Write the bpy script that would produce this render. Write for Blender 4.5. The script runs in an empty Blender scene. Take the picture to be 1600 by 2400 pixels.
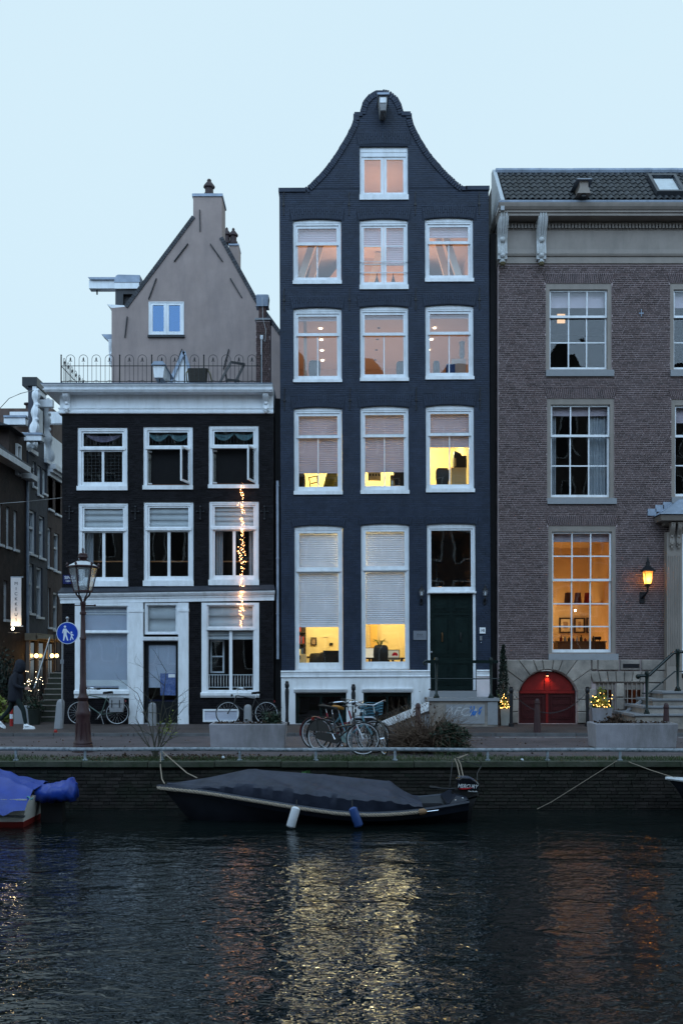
import bpy, bmesh, math, random
from math import sin, cos, pi, radians as rad
from mathutils import Vector as V, Matrix
from mathutils.geometry import tessellate_polygon
R = random.Random(11)
sc = bpy.context.scene
col = sc.collection
# ---------------------------------------------------------------- camera, sky, sun, exposure
CD = 29.16                                   # metres from the lens to the house fronts (y = 0)
cam = bpy.data.objects.new('camera', bpy.data.cameras.new('camera')); col.objects.link(cam)
cam.location = (0, -CD, 1.8); cam.rotation_euler = (rad(90), 0, 0)
cam.data.lens = 35; cam.data.sensor_width = 36; cam.data.shift_y = 0.147
cam.data.clip_end = 2000; sc.camera = cam
world = bpy.data.worlds.new('World'); sc.world = world; world.use_nodes = True
wn = world.node_tree.nodes; wl = world.node_tree.links; wn.clear()
wo = wn.new('ShaderNodeOutputWorld'); wb = wn.new('ShaderNodeBackground')
sky = wn.new('ShaderNodeTexSky'); sky.sky_type = 'NISHITA'; sky.sun_disc = False
sky.sun_elevation = rad(30); sky.sun_rotation = rad(180); sky.dust_density = 4; sky.air_density = 1.5
scl = wn.new('ShaderNodeMix'); scl.data_type = 'RGBA'; scl.inputs[0].default_value = .9   # blanket of cloud over the clear sky
lift = wn.new('ShaderNodeMix'); lift.data_type = 'RGBA'; lift.blend_type = 'MULTIPLY'; lift.inputs[0].default_value = 1
lift.inputs[7].default_value = (.09, .09, .09, 1)
wl.new(sky.outputs[0], lift.inputs[6]); wl.new(lift.outputs[2], scl.inputs[6])
wtc = wn.new('ShaderNodeTexCoord'); wnz = wn.new('ShaderNodeTexNoise'); wnz.inputs['Scale'].default_value = 1.1; wnz.inputs['Detail'].default_value = 3
wrm = wn.new('ShaderNodeValToRGB'); wl.new(wtc.outputs['Generated'], wnz.inputs['Vector']); wl.new(wnz.outputs[0], wrm.inputs[0])
wrm.color_ramp.elements[0].position = .3; wrm.color_ramp.elements[1].position = .7
wrm.color_ramp.elements[0].color = (.65, .865, 1.01, 1); wrm.color_ramp.elements[1].color = (.71, .91, 1.02, 1)
wl.new(wrm.outputs[0], scl.inputs[7]); wl.new(scl.outputs[2], wb.inputs[0]); wl.new(wb.outputs[0], wo.inputs[0])
wb.inputs[1].default_value = .72
sun = bpy.data.objects.new('sun', bpy.data.lights.new('sun', 'SUN')); col.objects.link(sun)
sun.data.energy = 1.5; sun.data.angle = rad(70); sun.data.color = (.38, .645, 1.0)
sun.rotation_euler = (rad(60), 0, rad(-8))    # soft light from the sky behind the camera
vs = sc.view_settings; vs.view_transform = 'Standard'; vs.look = 'None'; vs.exposure = .5; vs.gamma = 1; vs.use_curve_mapping = False
cy = sc.cycles; cy.max_bounces = 8; cy.diffuse_bounces = 3; cy.glossy_bounces = 4; cy.transmission_bounces = 6; cy.transparent_max_bounces = 24
cy.caustics_reflective = False; cy.caustics_refractive = False; cy.sample_clamp_indirect = 6; cy.use_denoising = True

def X(px, D=CD): return (px-800)*D/2333.3            # survey: measured position -> metres at distance D
def Z(py, D=CD): return 1.8+(1553-py)*D/2333.3

# ---------------------------------------------------------------- materials
MATS = {}
def nd(t, k, **kw):
    n = t.nodes.new(k)
    for a, b in kw.items():
        try: n.inputs[a].default_value = b
        except Exception: setattr(n, a, b)
    return n
def mat(name, c, rough=.6, var=.14, scale=5., bump=0., bscale=60., metal=0., spec=.3, rnd=0., dirt=None, dscale=1.2, damt=.5, emit=None, estr=0., coat=0., streak=0.):
    if name in MATS: return MATS[name]
    m = bpy.data.materials.new(name); m.use_nodes = True; t = m.node_tree; L = t.links
    b = t.nodes['Principled BSDF']; b.inputs['Roughness'].default_value = rough; b.inputs['Metallic'].default_value = metal
    b.inputs['Specular IOR Level'].default_value = spec
    if coat: b.inputs['Coat Weight'].default_value = coat
    tc = nd(t, 'ShaderNodeTexCoord'); src = tc.outputs['Object']
    nz = nd(t, 'ShaderNodeTexNoise', Scale=scale, Detail=6., Roughness=.6); L.new(src, nz.inputs['Vector'])
    mr = nd(t, 'ShaderNodeMapRange'); mr.inputs[1].default_value = .3; mr.inputs[2].default_value = .7
    mr.inputs[3].default_value = 1-var; mr.inputs[4].default_value = 1+var; L.new(nz.outputs[0], mr.inputs[0])
    fac = mr.outputs[0]
    if rnd:
        g = nd(t, 'ShaderNodeNewGeometry'); oi = nd(t, 'ShaderNodeObjectInfo')
        ad = nd(t, 'ShaderNodeMath', operation='ADD'); L.new(g.outputs['Random Per Island'], ad.inputs[0]); L.new(oi.outputs['Random'], ad.inputs[1])
        fr = nd(t, 'ShaderNodeMath', operation='FRACT'); L.new(ad.outputs[0], fr.inputs[0])
        m2 = nd(t, 'ShaderNodeMapRange'); m2.inputs[3].default_value = 1-rnd; m2.inputs[4].default_value = 1+rnd; L.new(fr.outputs[0], m2.inputs[0])
        mu = nd(t, 'ShaderNodeMath', operation='MULTIPLY'); L.new(fac, mu.inputs[0]); L.new(m2.outputs[0], mu.inputs[1]); fac = mu.outputs[0]
    vm = nd(t, 'ShaderNodeVectorMath', operation='SCALE'); vm.inputs[0].default_value = c[:3]; L.new(fac, vm.inputs['Scale'])
    out = vm.outputs[0]
    if dirt:
        n2 = nd(t, 'ShaderNodeTexNoise', Scale=dscale, Detail=8., Roughness=.7); L.new(src, n2.inputs['Vector'])
        if streak:
            mp = nd(t, 'ShaderNodeMapping'); mp.inputs['Scale'].default_value = (1, 1, streak); L.new(src, mp.inputs[0]); L.new(mp.outputs[0], n2.inputs['Vector'])
        m3 = nd(t, 'ShaderNodeMapRange'); m3.inputs[1].default_value = .45; m3.inputs[2].default_value = .7; m3.inputs[4].default_value = damt; L.new(n2.outputs[0], m3.inputs[0])
        mx = nd(t, 'ShaderNodeMix', data_type='RGBA'); L.new(m3.outputs[0], mx.inputs[0]); L.new(out, mx.inputs[6]); mx.inputs[7].default_value = (*dirt, 1); out = mx.outputs[2]
    L.new(out, b.inputs['Base Color'])
    if bump:
        n4 = nd(t, 'ShaderNodeTexNoise', Scale=bscale, Detail=5.); L.new(src, n4.inputs['Vector'])
        bp = nd(t, 'ShaderNodeBump', Strength=bump, Distance=.02); L.new(n4.outputs[0], bp.inputs['Height']); L.new(bp.outputs[0], b.inputs['Normal'])
    if emit: b.inputs['Emission Color'].default_value = (*emit, 1); b.inputs['Emission Strength'].default_value = estr
    MATS[name] = m; return m
def glass(name, refl=1.5, tint=(.93, .95, .96), wob=.0, wscale=1.5, haze=0., hz=(.5, .55, .6), gc=(1, 1, 1)):
    m = bpy.data.materials.new(name); m.use_nodes = True; t = m.node_tree; L = t.links; t.nodes.clear()
    o = nd(t, 'ShaderNodeOutputMaterial'); tr = nd(t, 'ShaderNodeBsdfTransparent', Color=(*tint, 1)); gl = nd(t, 'ShaderNodeBsdfGlossy', Roughness=.015, Color=(*gc, 1))
    fr = nd(t, 'ShaderNodeFresnel'); mx = nd(t, 'ShaderNodeMixShader'); ge = nd(t, 'ShaderNodeNewGeometry'); io = nd(t, 'ShaderNodeMapRange'); io.inputs[3].default_value = refl; io.inputs[4].default_value = 1/refl
    L.new(ge.outputs['Backfacing'], io.inputs[0]); L.new(io.outputs[0], fr.inputs['IOR'])   # both faces of a thin pane reflect alike
    L.new(fr.outputs[0], mx.inputs[0]); L.new(tr.outputs[0], mx.inputs[1]); L.new(gl.outputs[0], mx.inputs[2]); last = mx.outputs[0]
    if wob:
        tc = nd(t, 'ShaderNodeTexCoord'); nz = nd(t, 'ShaderNodeTexNoise', Scale=wscale, Detail=1.); L.new(tc.outputs['Object'], nz.inputs['Vector'])
        bp = nd(t, 'ShaderNodeBump', Strength=wob, Distance=.1); L.new(nz.outputs[0], bp.inputs['Height']); L.new(bp.outputs[0], gl.inputs['Normal'])
    if haze:
        df = nd(t, 'ShaderNodeBsdfDiffuse', Color=(*hz, 1)); m2 = nd(t, 'ShaderNodeMixShader'); m2.inputs[0].default_value = haze
        L.new(last, m2.inputs[1]); L.new(df.outputs[0], m2.inputs[2]); last = m2.outputs[0]
    L.new(last, o.inputs[0]); MATS[name] = m; return m
def shade(name, c, trans=.5, rough=.8):           # woven blind: lit from both sides
    m = bpy.data.materials.new(name); m.use_nodes = True; t = m.node_tree; L = t.links; t.nodes.clear()
    o = nd(t, 'ShaderNodeOutputMaterial'); d = nd(t, 'ShaderNodeBsdfDiffuse', Color=(*c, 1)); tr = nd(t, 'ShaderNodeBsdfTranslucent', Color=(*c, 1)); mx = nd(t, 'ShaderNodeMixShader')
    tc = nd(t, 'ShaderNodeTexCoord'); nz = nd(t, 'ShaderNodeTexNoise', Scale=2.5, Detail=4.); L.new(tc.outputs['Object'], nz.inputs['Vector'])
    mr = nd(t, 'ShaderNodeMapRange'); mr.inputs[3].default_value = .8; mr.inputs[4].default_value = 1.15; L.new(nz.outputs[0], mr.inputs[0])
    vm = nd(t, 'ShaderNodeVectorMath', operation='SCALE'); vm.inputs[0].default_value = c; L.new(mr.outputs[0], vm.inputs['Scale'])
    L.new(vm.outputs[0], d.inputs[0]); L.new(vm.outputs[0], tr.inputs[0])
    mx.inputs[0].default_value = trans; L.new(d.outputs[0], mx.inputs[1]); L.new(tr.outputs[0], mx.inputs[2]); L.new(mx.outputs[0], o.inputs[0]); MATS[name] = m; return m
def glow(name, c, s):
    m = bpy.data.materials.new(name); m.use_nodes = True; t = m.node_tree; t.nodes.clear()
    o = nd(t, 'ShaderNodeOutputMaterial'); e = nd(t, 'ShaderNodeEmission', Color=(*c, 1), Strength=s*.72); t.links.new(e.outputs[0], o.inputs[0]); MATS[name] = m; return m

WHITE = mat('white_paint', (.78, .81, .85), .45, .05, 3, bump=.05, bscale=25, dirt=(.44, .45, .45), dscale=5, damt=.45, streak=.25)
WHITE2 = mat('white_plaster', (.74, .76, .79), .7, .06, 2, bump=.1, bscale=30, dirt=(.42, .42, .41), dscale=3, damt=.55, streak=.22)
BLUE = mat('blue_black_painted_brick', (.0145, .0235, .046), .55, .22, 1.6, bump=.25, bscale=45, rnd=.16, dirt=(.034, .046, .074), dscale=2.6, damt=.45, streak=.5)
BLUEM = mat('blue_black_painted_joint', (.010, .0165, .032), .7, .2, 3)
BLACKB = mat('black_tarred_brick', (.008, .0072, .009), .6, .3, 3, bump=.3, bscale=40, spec=.1, rnd=.4, dirt=(.022, .021, .026), dscale=4, damt=.35)
BLACKM = mat('black_joint', (.012, .011, .012), .8, .2, 3)
RED = mat('purple_brown_brick', (.068, .045, .044), .75, .2, 9, bump=.3, bscale=70, rnd=.42, dirt=(.10, .075, .08), dscale=1.3, damt=.5, streak=.45)
REDM = mat('pale_mortar', (.40, .32, .32), .9, .18, 5)
TAN = mat('tan_render', (.315, .25, .232), .85, .12, 1.1, bump=.2, bscale=12, dirt=(.22, .18, .175), dscale=1.5, damt=.75, streak=.25)
CREAM = mat('olive_cream_paint', (.25, .215, .19), .5, .08, 2, dirt=(.15, .13, .115), dscale=3, damt=.5, streak=.3)
LEAD = mat('lead_sheet', (.27, .32, .40), .5, .22, 3, metal=.25, bump=.15, bscale=6, dirt=(.16, .19, .24), dscale=2.5, damt=.6)
STONE = mat('weathered_limestone', (.30, .265, .235), .8, .2, 2.2, bump=.35, bscale=30, rnd=.14, dirt=(.10, .095, .09), dscale=1.7, damt=.75)
BSTONE = mat('blue_grey_stone', (.27, .28, .30), .7, .14, 2, bump=.2, bscale=30, dirt=(.13, .13, .13), dscale=2, damt=.5, rnd=.08)
TILE = mat('dark_clay_tile', (.032, .035, .040), .55, .3, 8, bump=.3, bscale=30, rnd=.4, dirt=(.040, .044, .046), dscale=3, damt=.6)
GREEN = mat('canal_green_paint', (.008, .016, .015), .25, .2, 4, bump=.03)
IRON = mat('black_iron', (.012, .013, .016), .4, .2, 8)
STEEL = mat('scratched_steel', (.35, .37, .40), .35, .2, 12, metal=.8)
CHROME = mat('bike_chrome', (.6, .62, .65), .22, .1, 12, metal=1)
RUBBER = mat('tyre_rubber', (.015, .015, .016), .8, .1)
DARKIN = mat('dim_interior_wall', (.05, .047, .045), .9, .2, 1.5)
CREAMW = mat('cream_interior_wall', (.75, .62, .36), .9, .04, 1.5)
PEACHW = mat('peach_interior_wall', (.66, .52, .42), .9, .05, 1.5)
ORANW = mat('amber_interior_wall', (.62, .44, .24), .9, .12, 1.2)
WOODF = mat('floor_boards', (.12, .07, .04), .5, .2, 3)
BLACKP = mat('black_plastic', (.012, .012, .013), .45, .1)
GLASS = glass('window_glass', 1.5, wob=.03, wscale=1.2)
OLDG = glass('old_wavy_glass', 1.42, wob=.05, wscale=1.1)
LAMPG = glass('lantern_glass', 1.45, haze=.12, hz=(.8, .8, .8))
PSHADE = shade('grey_pleated_blind', (.60, .50, .55), .13)
WSHADE = shade('white_pleated_blind', (.92, .87, .90), .02)
ROMAN = shade('white_roman_blind', (.82, .84, .86), .2)
CURT = shade('grey_curtain', (.50, .52, .55), .3)

# ---------------------------------------------------------------- mesh builders
ORG = {}
class MB:
    def __init__(s): s.v = []; s.f = []
    def add(s, vs, fs):
        o = len(s.v); s.v += [tuple(v) for v in vs]; s.f += [tuple(i+o for i in f) for f in fs]; return s
    def box(s, x0, x1, y0, y1, z0, z1):
        return s.add([(x0,y0,z0),(x1,y0,z0),(x1,y1,z0),(x0,y1,z0),(x0,y0,z1),(x1,y0,z1),(x1,y1,z1),(x0,y1,z1)],
                     [(0,3,2,1),(4,5,6,7),(0,1,5,4),(1,2,6,5),(2,3,7,6),(3,0,4,7)])
    def obox(s, p, q, w, h, up=(0,0,1)):           # beam of section w x h from p to q
        p, q = V(p), V(q); d = (q-p).normalized(); u = V(up)
        if abs(d.dot(u)) > .98: u = V((1,0,0))
        a = d.cross(u).normalized(); b = a.cross(d)
        c = [p+a*i*w/2+b*j*h/2 for i, j in ((-1,-1),(1,-1),(1,1),(-1,1))]+[q+a*i*w/2+b*j*h/2 for i, j in ((-1,-1),(1,-1),(1,1),(-1,1))]
        return s.add(c, [(0,1,2,3),(7,6,5,4),(0,4,5,1),(1,5,6,2),(2,6,7,3),(3,7,4,0)])
    def prism(s, poly, a0, a1, axis='y'):
        f = {'y': lambda p, a: (p[0], a, p[1]), 'x': lambda p, a: (a, p[0], p[1]), 'z': lambda p, a: (p[0], p[1], a)}[axis]
        n = len(poly)
        return s.add([f(p, a0) for p in poly]+[f(p, a1) for p in poly],
                     [tuple(range(n)), tuple(range(2*n-1, n-1, -1))]+[(i, i+n, (i+1) % n+n, (i+1) % n) for i in range(n)])
    def loft(s, rings, closed=True, cap=True):
        n = len(rings[0]); vs = [p for r in rings for p in r]; fs = []
        for k in range(len(rings)-1):
            for i in range(n if closed else n-1):
                j = (i+1) % n; fs.append((k*n+i, k*n+j, (k+1)*n+j, (k+1)*n+i))
        if cap and closed: fs += [tuple(range(n-1, -1, -1)), tuple(range((len(rings)-1)*n, len(rings)*n))]
        return s.add(vs, fs)
    def tube(s, pts, r, n=6, closed=False):
        pts = [V(p) for p in pts]; m = len(pts); rs = r if isinstance(r, (list, tuple)) else [r]*m; rings = []; pa = None
        for i, p in enumerate(pts):
            if closed: d = pts[(i+1) % m]-pts[i-1]
            else: d = pts[min(i+1, m-1)]-pts[max(i-1, 0)]
            d = d.normalized() if d.length > 1e-9 else V((0,0,1))
            if pa is None:
                u = V((0,0,1)) if abs(d.z) < .9 else V((1,0,0)); pa = d.cross(u).normalized()
            else:
                pa = (pa-d*pa.dot(d)); pa = pa.normalized() if pa.length > 1e-6 else d.orthogonal().normalized()
            b = d.cross(pa); rings.append([p+(pa*cos(2*pi*k/n)+b*sin(2*pi*k/n))*rs[i] for k in range(n)])
        if closed: rings.append(rings[0]); return s.loft(rings, True, False)
        return s.loft(rings)
    def lathe(s, prof, n=12, c=(0,0,0), ph=0.):
        return s.loft([[(c[0]+r*cos(2*pi*k/n+ph), c[1]+r*sin(2*pi*k/n+ph), c[2]+z) for k in range(n)] for r, z in prof])
    def ball(s, c, r, n=8, sz=1.):
        return s.lathe([(max(r*sin(pi*i/(n//2+1)), r*.02), -r*cos(pi*i/(n//2+1))*sz) for i in range(n//2+2)], n, c)
    def ring(s, x0, x1, z0, z1, l, r, b, t, y0, y1):    # rectangular frame in the xz plane
        o = [(x0,z0),(x1,z0),(x1,z1),(x0,z1)]; i = [(x0+l,z0+b),(x1-r,z0+b),(x1-r,z1-t),(x0+l,z1-t)]
        vs = [(p[0], y, p[1]) for y in (y0, y1) for p in o+i]; fs = []
        for k in range(4):
            j = (k+1) % 4; fs += [(k,j,j+4,k+4), (k+8,k+12,j+12,j+8), (k,k+8,j+8,j), (k+4,j+4,j+12,k+12)]
        return s.add(vs, fs)
    def rot(s, M, a=0):
        s.v[a:] = [tuple(M @ V(v)) for v in s.v[a:]]; return s
    def build(s, name, m, parent=None, smooth=False, loc=None, fix=True, **props):
        root = parent
        while root is not None and root.parent is not None: root = root.parent
        o = V(loc) if loc is not None else (ORG[root.name] if root else V((0,0,0)))
        me = bpy.data.meshes.new(name); me.from_pydata([(v[0]-o.x, v[1]-o.y, v[2]-o.z) for v in s.v], [], s.f)
        if fix:
            bm = bmesh.new(); bm.from_mesh(me); bmesh.ops.recalc_face_normals(bm, faces=bm.faces); bm.to_mesh(me); bm.free()
        me.materials.append(m)
        if smooth:
            me.polygons.foreach_set('use_smooth', [True]*len(me.polygons))
            if smooth != 2:
                me.set_sharp_from_angle(angle=rad(38))
        ob = bpy.data.objects.new(name, me); col.objects.link(ob)
        if parent is None: ob.location = o; ORG[ob.name] = o
        else: ob.parent = parent
        for k, v in props.items(): ob[k] = v
        return ob
def bx(*a): return MB().box(*a)
def thing(name, label, cat, loc=(0,0,0), group=None, rz=0.):
    o = bpy.data.objects.new(name, None); col.objects.link(o); o.location = loc; o.rotation_euler = (0, 0, rz); o.empty_display_size = .2
    o['label'] = label; o['category'] = cat; ORG[o.name] = V(loc)
    if group: o['group'] = group
    return o
def copy_tree(o, parent=None):
    c = o.copy(); col.objects.link(c); c.parent = parent
    for ch in list(o.children): copy_tree(ch, c)
    return c
def again(o, label, loc=None, rz=None):
    c = copy_tree(o); c['label'] = label
    if loc is not None: c.location = loc
    if rz is not None: c.rotation_euler = (0, 0, rz)
    return c
def link_mesh(name, me, parent, loc=(0,0,0), rot=(0,0,0), scale=(1,1,1)):
    o = bpy.data.objects.new(name, me); col.objects.link(o); o.parent = parent; o.location = loc; o.rotation_euler = rot; o.scale = scale; return o
def text(body, size, m, parent, at, rot=(pi/2, 0, 0), ext=.002, name='lettering', sx=1., shear=0., vert=False, align='CENTER'):
    cu = bpy.data.curves.new('t', 'FONT'); cu.body = '\n'.join(body) if vert else body; cu.size = size; cu.extrude = ext; cu.align_x = align; cu.align_y = 'CENTER'; cu.shear = shear
    if vert: cu.space_line = 1.0
    to = bpy.data.objects.new('t', cu); col.objects.link(to); dg = bpy.context.evaluated_depsgraph_get()
    me = bpy.data.meshes.new_from_object(to.evaluated_get(dg)); bpy.data.objects.remove(to); bpy.data.curves.remove(cu)
    me.materials.clear(); me.materials.append(m)
    root = parent
    while root.parent is not None: root = root.parent
    return link_mesh(name, me, parent, V(at)-ORG[root.name], rot, (sx, 1, 1))
def lamp(name, at, power, c, parent=None, r=.12, kind='POINT', size=None, rot=(0,0,0)):
    d = bpy.data.lights.new(name, kind); d.energy = power*.72; d.color = c
    if kind == 'AREA': d.shape = 'RECTANGLE'; d.size, d.size_y = size
    else: d.shadow_soft_size = r
    o = bpy.data.objects.new(name, d); col.objects.link(o); o.rotation_euler = rot
    if parent is not None:
        root = parent
        while root.parent is not None: root = root.parent
        o.parent = parent; o.location = V(at)-ORG[root.name]
    else: o.location = at
    return o
def arch_poly(x0, x1, z0, z1, rise, n=6):
    p = [(x0, z0), (x1, z0), (x1, z1)]
    if rise: p += [(x1+(x0-x1)*i/n, z1+rise*(1-(2*i/n-1)**2)) for i in range(1, n)]
    return p+[(x0, z1)]
def wall(outline, holes, y0, y1):
    """slab with real openings; outline and holes are (x, z) polygons"""
    m = MB(); loops = [outline]+holes; flat = [p for l in loops for p in l]
    tri = tessellate_polygon([[V((p[0], p[1], 0)) for p in l] for l in loops]); n = len(flat)
    m.add([(p[0], y0, p[1]) for p in flat]+[(p[0], y1, p[1]) for p in flat], [tuple(t) for t in tri]+[tuple(i+n for i in t) for t in tri])
    o = 0
    for l in loops:
        k = len(l); m.f += [(o+i, o+(i+1) % k, o+(i+1) % k+n, o+i+n) for i in range(k)]; o += k
    return m
def courses(span, holes, z0, z1, ch, L, rr, gap=.012):
    """brick rectangles in running courses, kept out of the holes (x0,x1,z0,z1)"""
    out = []; k = 0; z = z0
    while z+ch <= z1+1e-6:
        sp = span(z+ch/2)
        if sp:
            segs = [sp]
            for h in holes:
                if h[2] < z+ch*.8 and h[3] > z+ch*.2:
                    ns = []
                    for a, b in segs:
                        if h[1] <= a or h[0] >= b: ns.append((a, b)); continue
                        if h[0] > a: ns.append((a, h[0]))
                        if h[1] < b: ns.append((h[1], b))
                    segs = ns
            for a, b in segs:
                x = math.floor(a/L)*L+L*(0, .37, .12, .66, .25, .83, .5, .04)[k*5 % 8]-L
                i = 0
                while x < b:
                    w = L if (i+k) % 3 else L*.5+.001
                    xa, xb = max(x, a), min(x+w, b)
                    if xb-xa > .03: out.append((xa+gap*.32, xb-gap*.32, z+gap/2, z+ch-gap/2))
                    x += w; i += 1
        z += ch; k += 1
    return out
def brick_mesh(bl, y, proud, rr, jit=.002, tilt=0.):
    m = MB()
    for a, b, c, d in bl:
        f = y-proud+rr.uniform(-jit, jit); e = rr.uniform(-.002, .002)
        m.v += [(a,y+.01,c),(b,y+.01,c),(b,y+.01,d),(a,y+.01,d),(a+e,f,c),(b,f+rr.uniform(-tilt,tilt),c+e),(b-e,f,d),(a,f,d)]
        o = len(m.v)-8; m.f += [(o+4,o+5,o+6,o+7),(o,o+1,o+5,o+4),(o+1,o+2,o+6,o+5),(o+2,o+3,o+7,o+6),(o+3,o,o+4,o+7)]
    return m
def fan(x0, x1, zb, h, splay, n, rise=0.):
    """flat arch: n splayed columns of brick as corner lists [(x,z)x4]"""
    out = []
    for i in range(n):
        a, b = i/n, (i+1)/n
        def P(t, s): return (x0+(x1-x0)*t+(t*2-1)*splay*s, zb+rise*(1-(2*t-1)**2)+h*s)
        cut = .38 if i % 2 else .62
        for s0, s1 in ((.02, cut-.02), (cut+.02, .98)):
            e = .15/n; out.append([P(a+e, s0), P(b-e, s0), P(b-e, s1), P(a+e, s1)])
    return out
# ---------------------------------------------------------------- ground, street, quay, water
def brickmat(name, c1, c2, mortar, sx, scale, rough=.75, moss=None):
    m = bpy.data.materials.new(name); m.use_nodes = True; t = m.node_tree; L = t.links; b = t.nodes['Principled BSDF']; b.inputs['Roughness'].default_value = rough
    b.inputs['Specular IOR Level'].default_value = .3
    tc = nd(t, 'ShaderNodeTexCoord'); mp = nd(t, 'ShaderNodeMapping'); mp.inputs['Scale'].default_value = (sx, 1, 1); L.new(tc.outputs['Object'], mp.inputs[0])
    br = nd(t, 'ShaderNodeTexBrick', Scale=scale); br.inputs['Color1'].default_value = (*c1, 1); br.inputs['Color2'].default_value = (*c2, 1); br.inputs['Mortar'].default_value = (*mortar, 1)
    br.inputs['Mortar Size'].default_value = .03; L.new(mp.outputs[0], br.inputs[0])
    nz = nd(t, 'ShaderNodeTexNoise', Scale=.8, Detail=8., Roughness=.65); L.new(tc.outputs['Object'], nz.inputs[0])
    mr = nd(t, 'ShaderNodeMapRange'); mr.inputs[1].default_value = .3; mr.inputs[2].default_value = .7; mr.inputs[3].default_value = .6; mr.inputs[4].default_value = 1.35; L.new(nz.outputs[0], mr.inputs[0])
    vm = nd(t, 'ShaderNodeVectorMath', operation='SCALE'); L.new(br.outputs[0], vm.inputs[0]); L.new(mr.outputs[0], vm.inputs['Scale']); out = vm.outputs[0]
    if moss:
        n2 = nd(t, 'ShaderNodeTexNoise', Scale=1.9, Detail=9., Roughness=.7); L.new(tc.outputs['Object'], n2.inputs[0])
        m3 = nd(t, 'ShaderNodeMapRange'); m3.inputs[1].default_value = .42; m3.inputs[2].default_value = .62; L.new(n2.outputs[0], m3.inputs[0])
        mx = nd(t, 'ShaderNodeMix', data_type='RGBA'); L.new(m3.outputs[0], mx.inputs[0]); L.new(out, mx.inputs[6]); mx.inputs[7].default_value = (*moss, 1); out = mx.outputs[2]
    L.new(out, b.inputs['Base Color']); bp = nd(t, 'ShaderNodeBump', Strength=.5, Distance=.01); L.new(br.outputs['Fac'], bp.inputs['Height']); bp.invert = True; L.new(bp.outputs[0], b.inputs['Normal'])
    MATS[name] = m; return m
PAVE = brickmat('brick_paving', (.06, .047, .045), (.08, .06, .056), (.035, .03, .03), 1, 4.6)
ROADM = brickmat('asphalt_coloured_paving', (.09, .073, .08), (.105, .085, .09), (.065, .055, .06), 1, 5)
VERGE = brickmat('mossy_verge', (.09, .075, .065), (.07, .06, .05), (.04, .04, .03), 1, 4.6, moss=(.030, .050, .015))
CAPM = mat('mossy_capstone', (.055, .06, .045), .85, .3, 3, bump=.5, bscale=25, rnd=.15, dirt=(.018, .034, .012), dscale=2.2, damt=.95)
QB = mat('wet_mossy_brick', (.022, .018, .016), .6, .35, 4, bump=.4, bscale=40, rnd=.5, dirt=(.013, .024, .012), dscale=1.6, damt=.8)
QM = mat('wet_dark_joint', (.007, .008, .007), .8, .3, 4, dirt=(.02, .03, .014), dscale=2, damt=.7)
QE = -10.86                                       # quay edge
bx(-70, 70, -3.72, 160, -.3, 0).build('pavement', PAVE, kind='structure')
bx(-70, 70, -9.75, -3.86, -.3, -.075).build('road', ROADM, kind='structure')
bx(-70, 70, QE+.42, -9.75, -.3, -.03).build('quay_verge', VERGE, kind='structure')
kerb = bpy.data.objects.new('kerb', None); col.objects.link(kerb); kerb['kind'] = 'structure'; ORG['kerb'] = V((0, 0, 0))
km = None
for i in range(24):
    x = -12.4+i*1.02
    if km is None:
        k0 = bx(0, 1.005, -3.86, -3.722, -.3, .006).build('kerb_stone', mat('worn_kerb_stone', (.10, .10, .105), .8, .2, 3, rnd=.2, bump=.2), kerb); km = k0.data; k0.location.x = x
    else: link_mesh('kerb_stone', km, kerb, (x, R.uniform(-.004, .004), R.uniform(-.006, .004)))
# old painted lines on the road
LINE = mat('worn_road_paint', (.34, .34, .35), .7, .3, 14, dirt=(.12, .11, .11), dscale=9, damt=.95)
for a, b, D in ((26, 150, 21.75), (215, 345, 21.9), (1075, 1130, 24.9), (1160, 1268, 24.9), (1275, 1392, 24.9), (1190, 1330, 21.5), (1588, 1680, 24.9)):
    y = D-CD; bx(X(a, D), X(b, D), y-.035, y+.035, -.0745, -.0705).build('road_line', LINE, kind='structure')
# quay wall: joint face, capstones and bricks
quay = bpy.data.objects.new('quay_wall', None); col.objects.link(quay); quay['kind'] = 'structure'; ORG['quay_wall'] = V((0, 0, 0))
bx(-30, 30, QE+.03, QE+.5, -3, -.115).build('wall_core', QM, quay)
cap = None
for i in range(22):
    x = -13.3+i*1.22
    if cap is None: c0 = bx(0, 1.205, QE-.045, QE+.42, -.115, -.022).build('capstone', CAPM, quay); cap = c0.data; c0.location.x = x
    else: link_mesh('capstone', cap, quay, (x, R.uniform(-.012, .012), R.uniform(-.008, .008)))
qb = courses(lambda z: (-9, 9), [], -1.14, -.12, .064, .235, R, .013)
near = sorted(qb, key=lambda b: -((b[1]-b[0]) > .2)*10+abs((b[0]+b[1])/2-2)+abs(b[2]+.5)*2)
keep = set(near[:300]); bm0 = {}
for b in near[:300]:
    w = round(b[1]-b[0], 2)
    if w not in bm0: o_ = brick_mesh([(0, b[1]-b[0], 0, b[3]-b[2])], 0, .022, R, 0).build('brick', QB, quay); bm0[w] = o_.data; bpy.data.objects.remove(o_)
    link_mesh('brick', bm0[w], quay, (b[0], QE+.03+R.uniform(-.008, .006), b[2]), (0, R.uniform(-.006, .006), 0))
brick_mesh([b for b in qb if b not in keep], QE+.03, .022, R, .009, .006).build('brick_field', QB, quay, kind='stuff')
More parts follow.
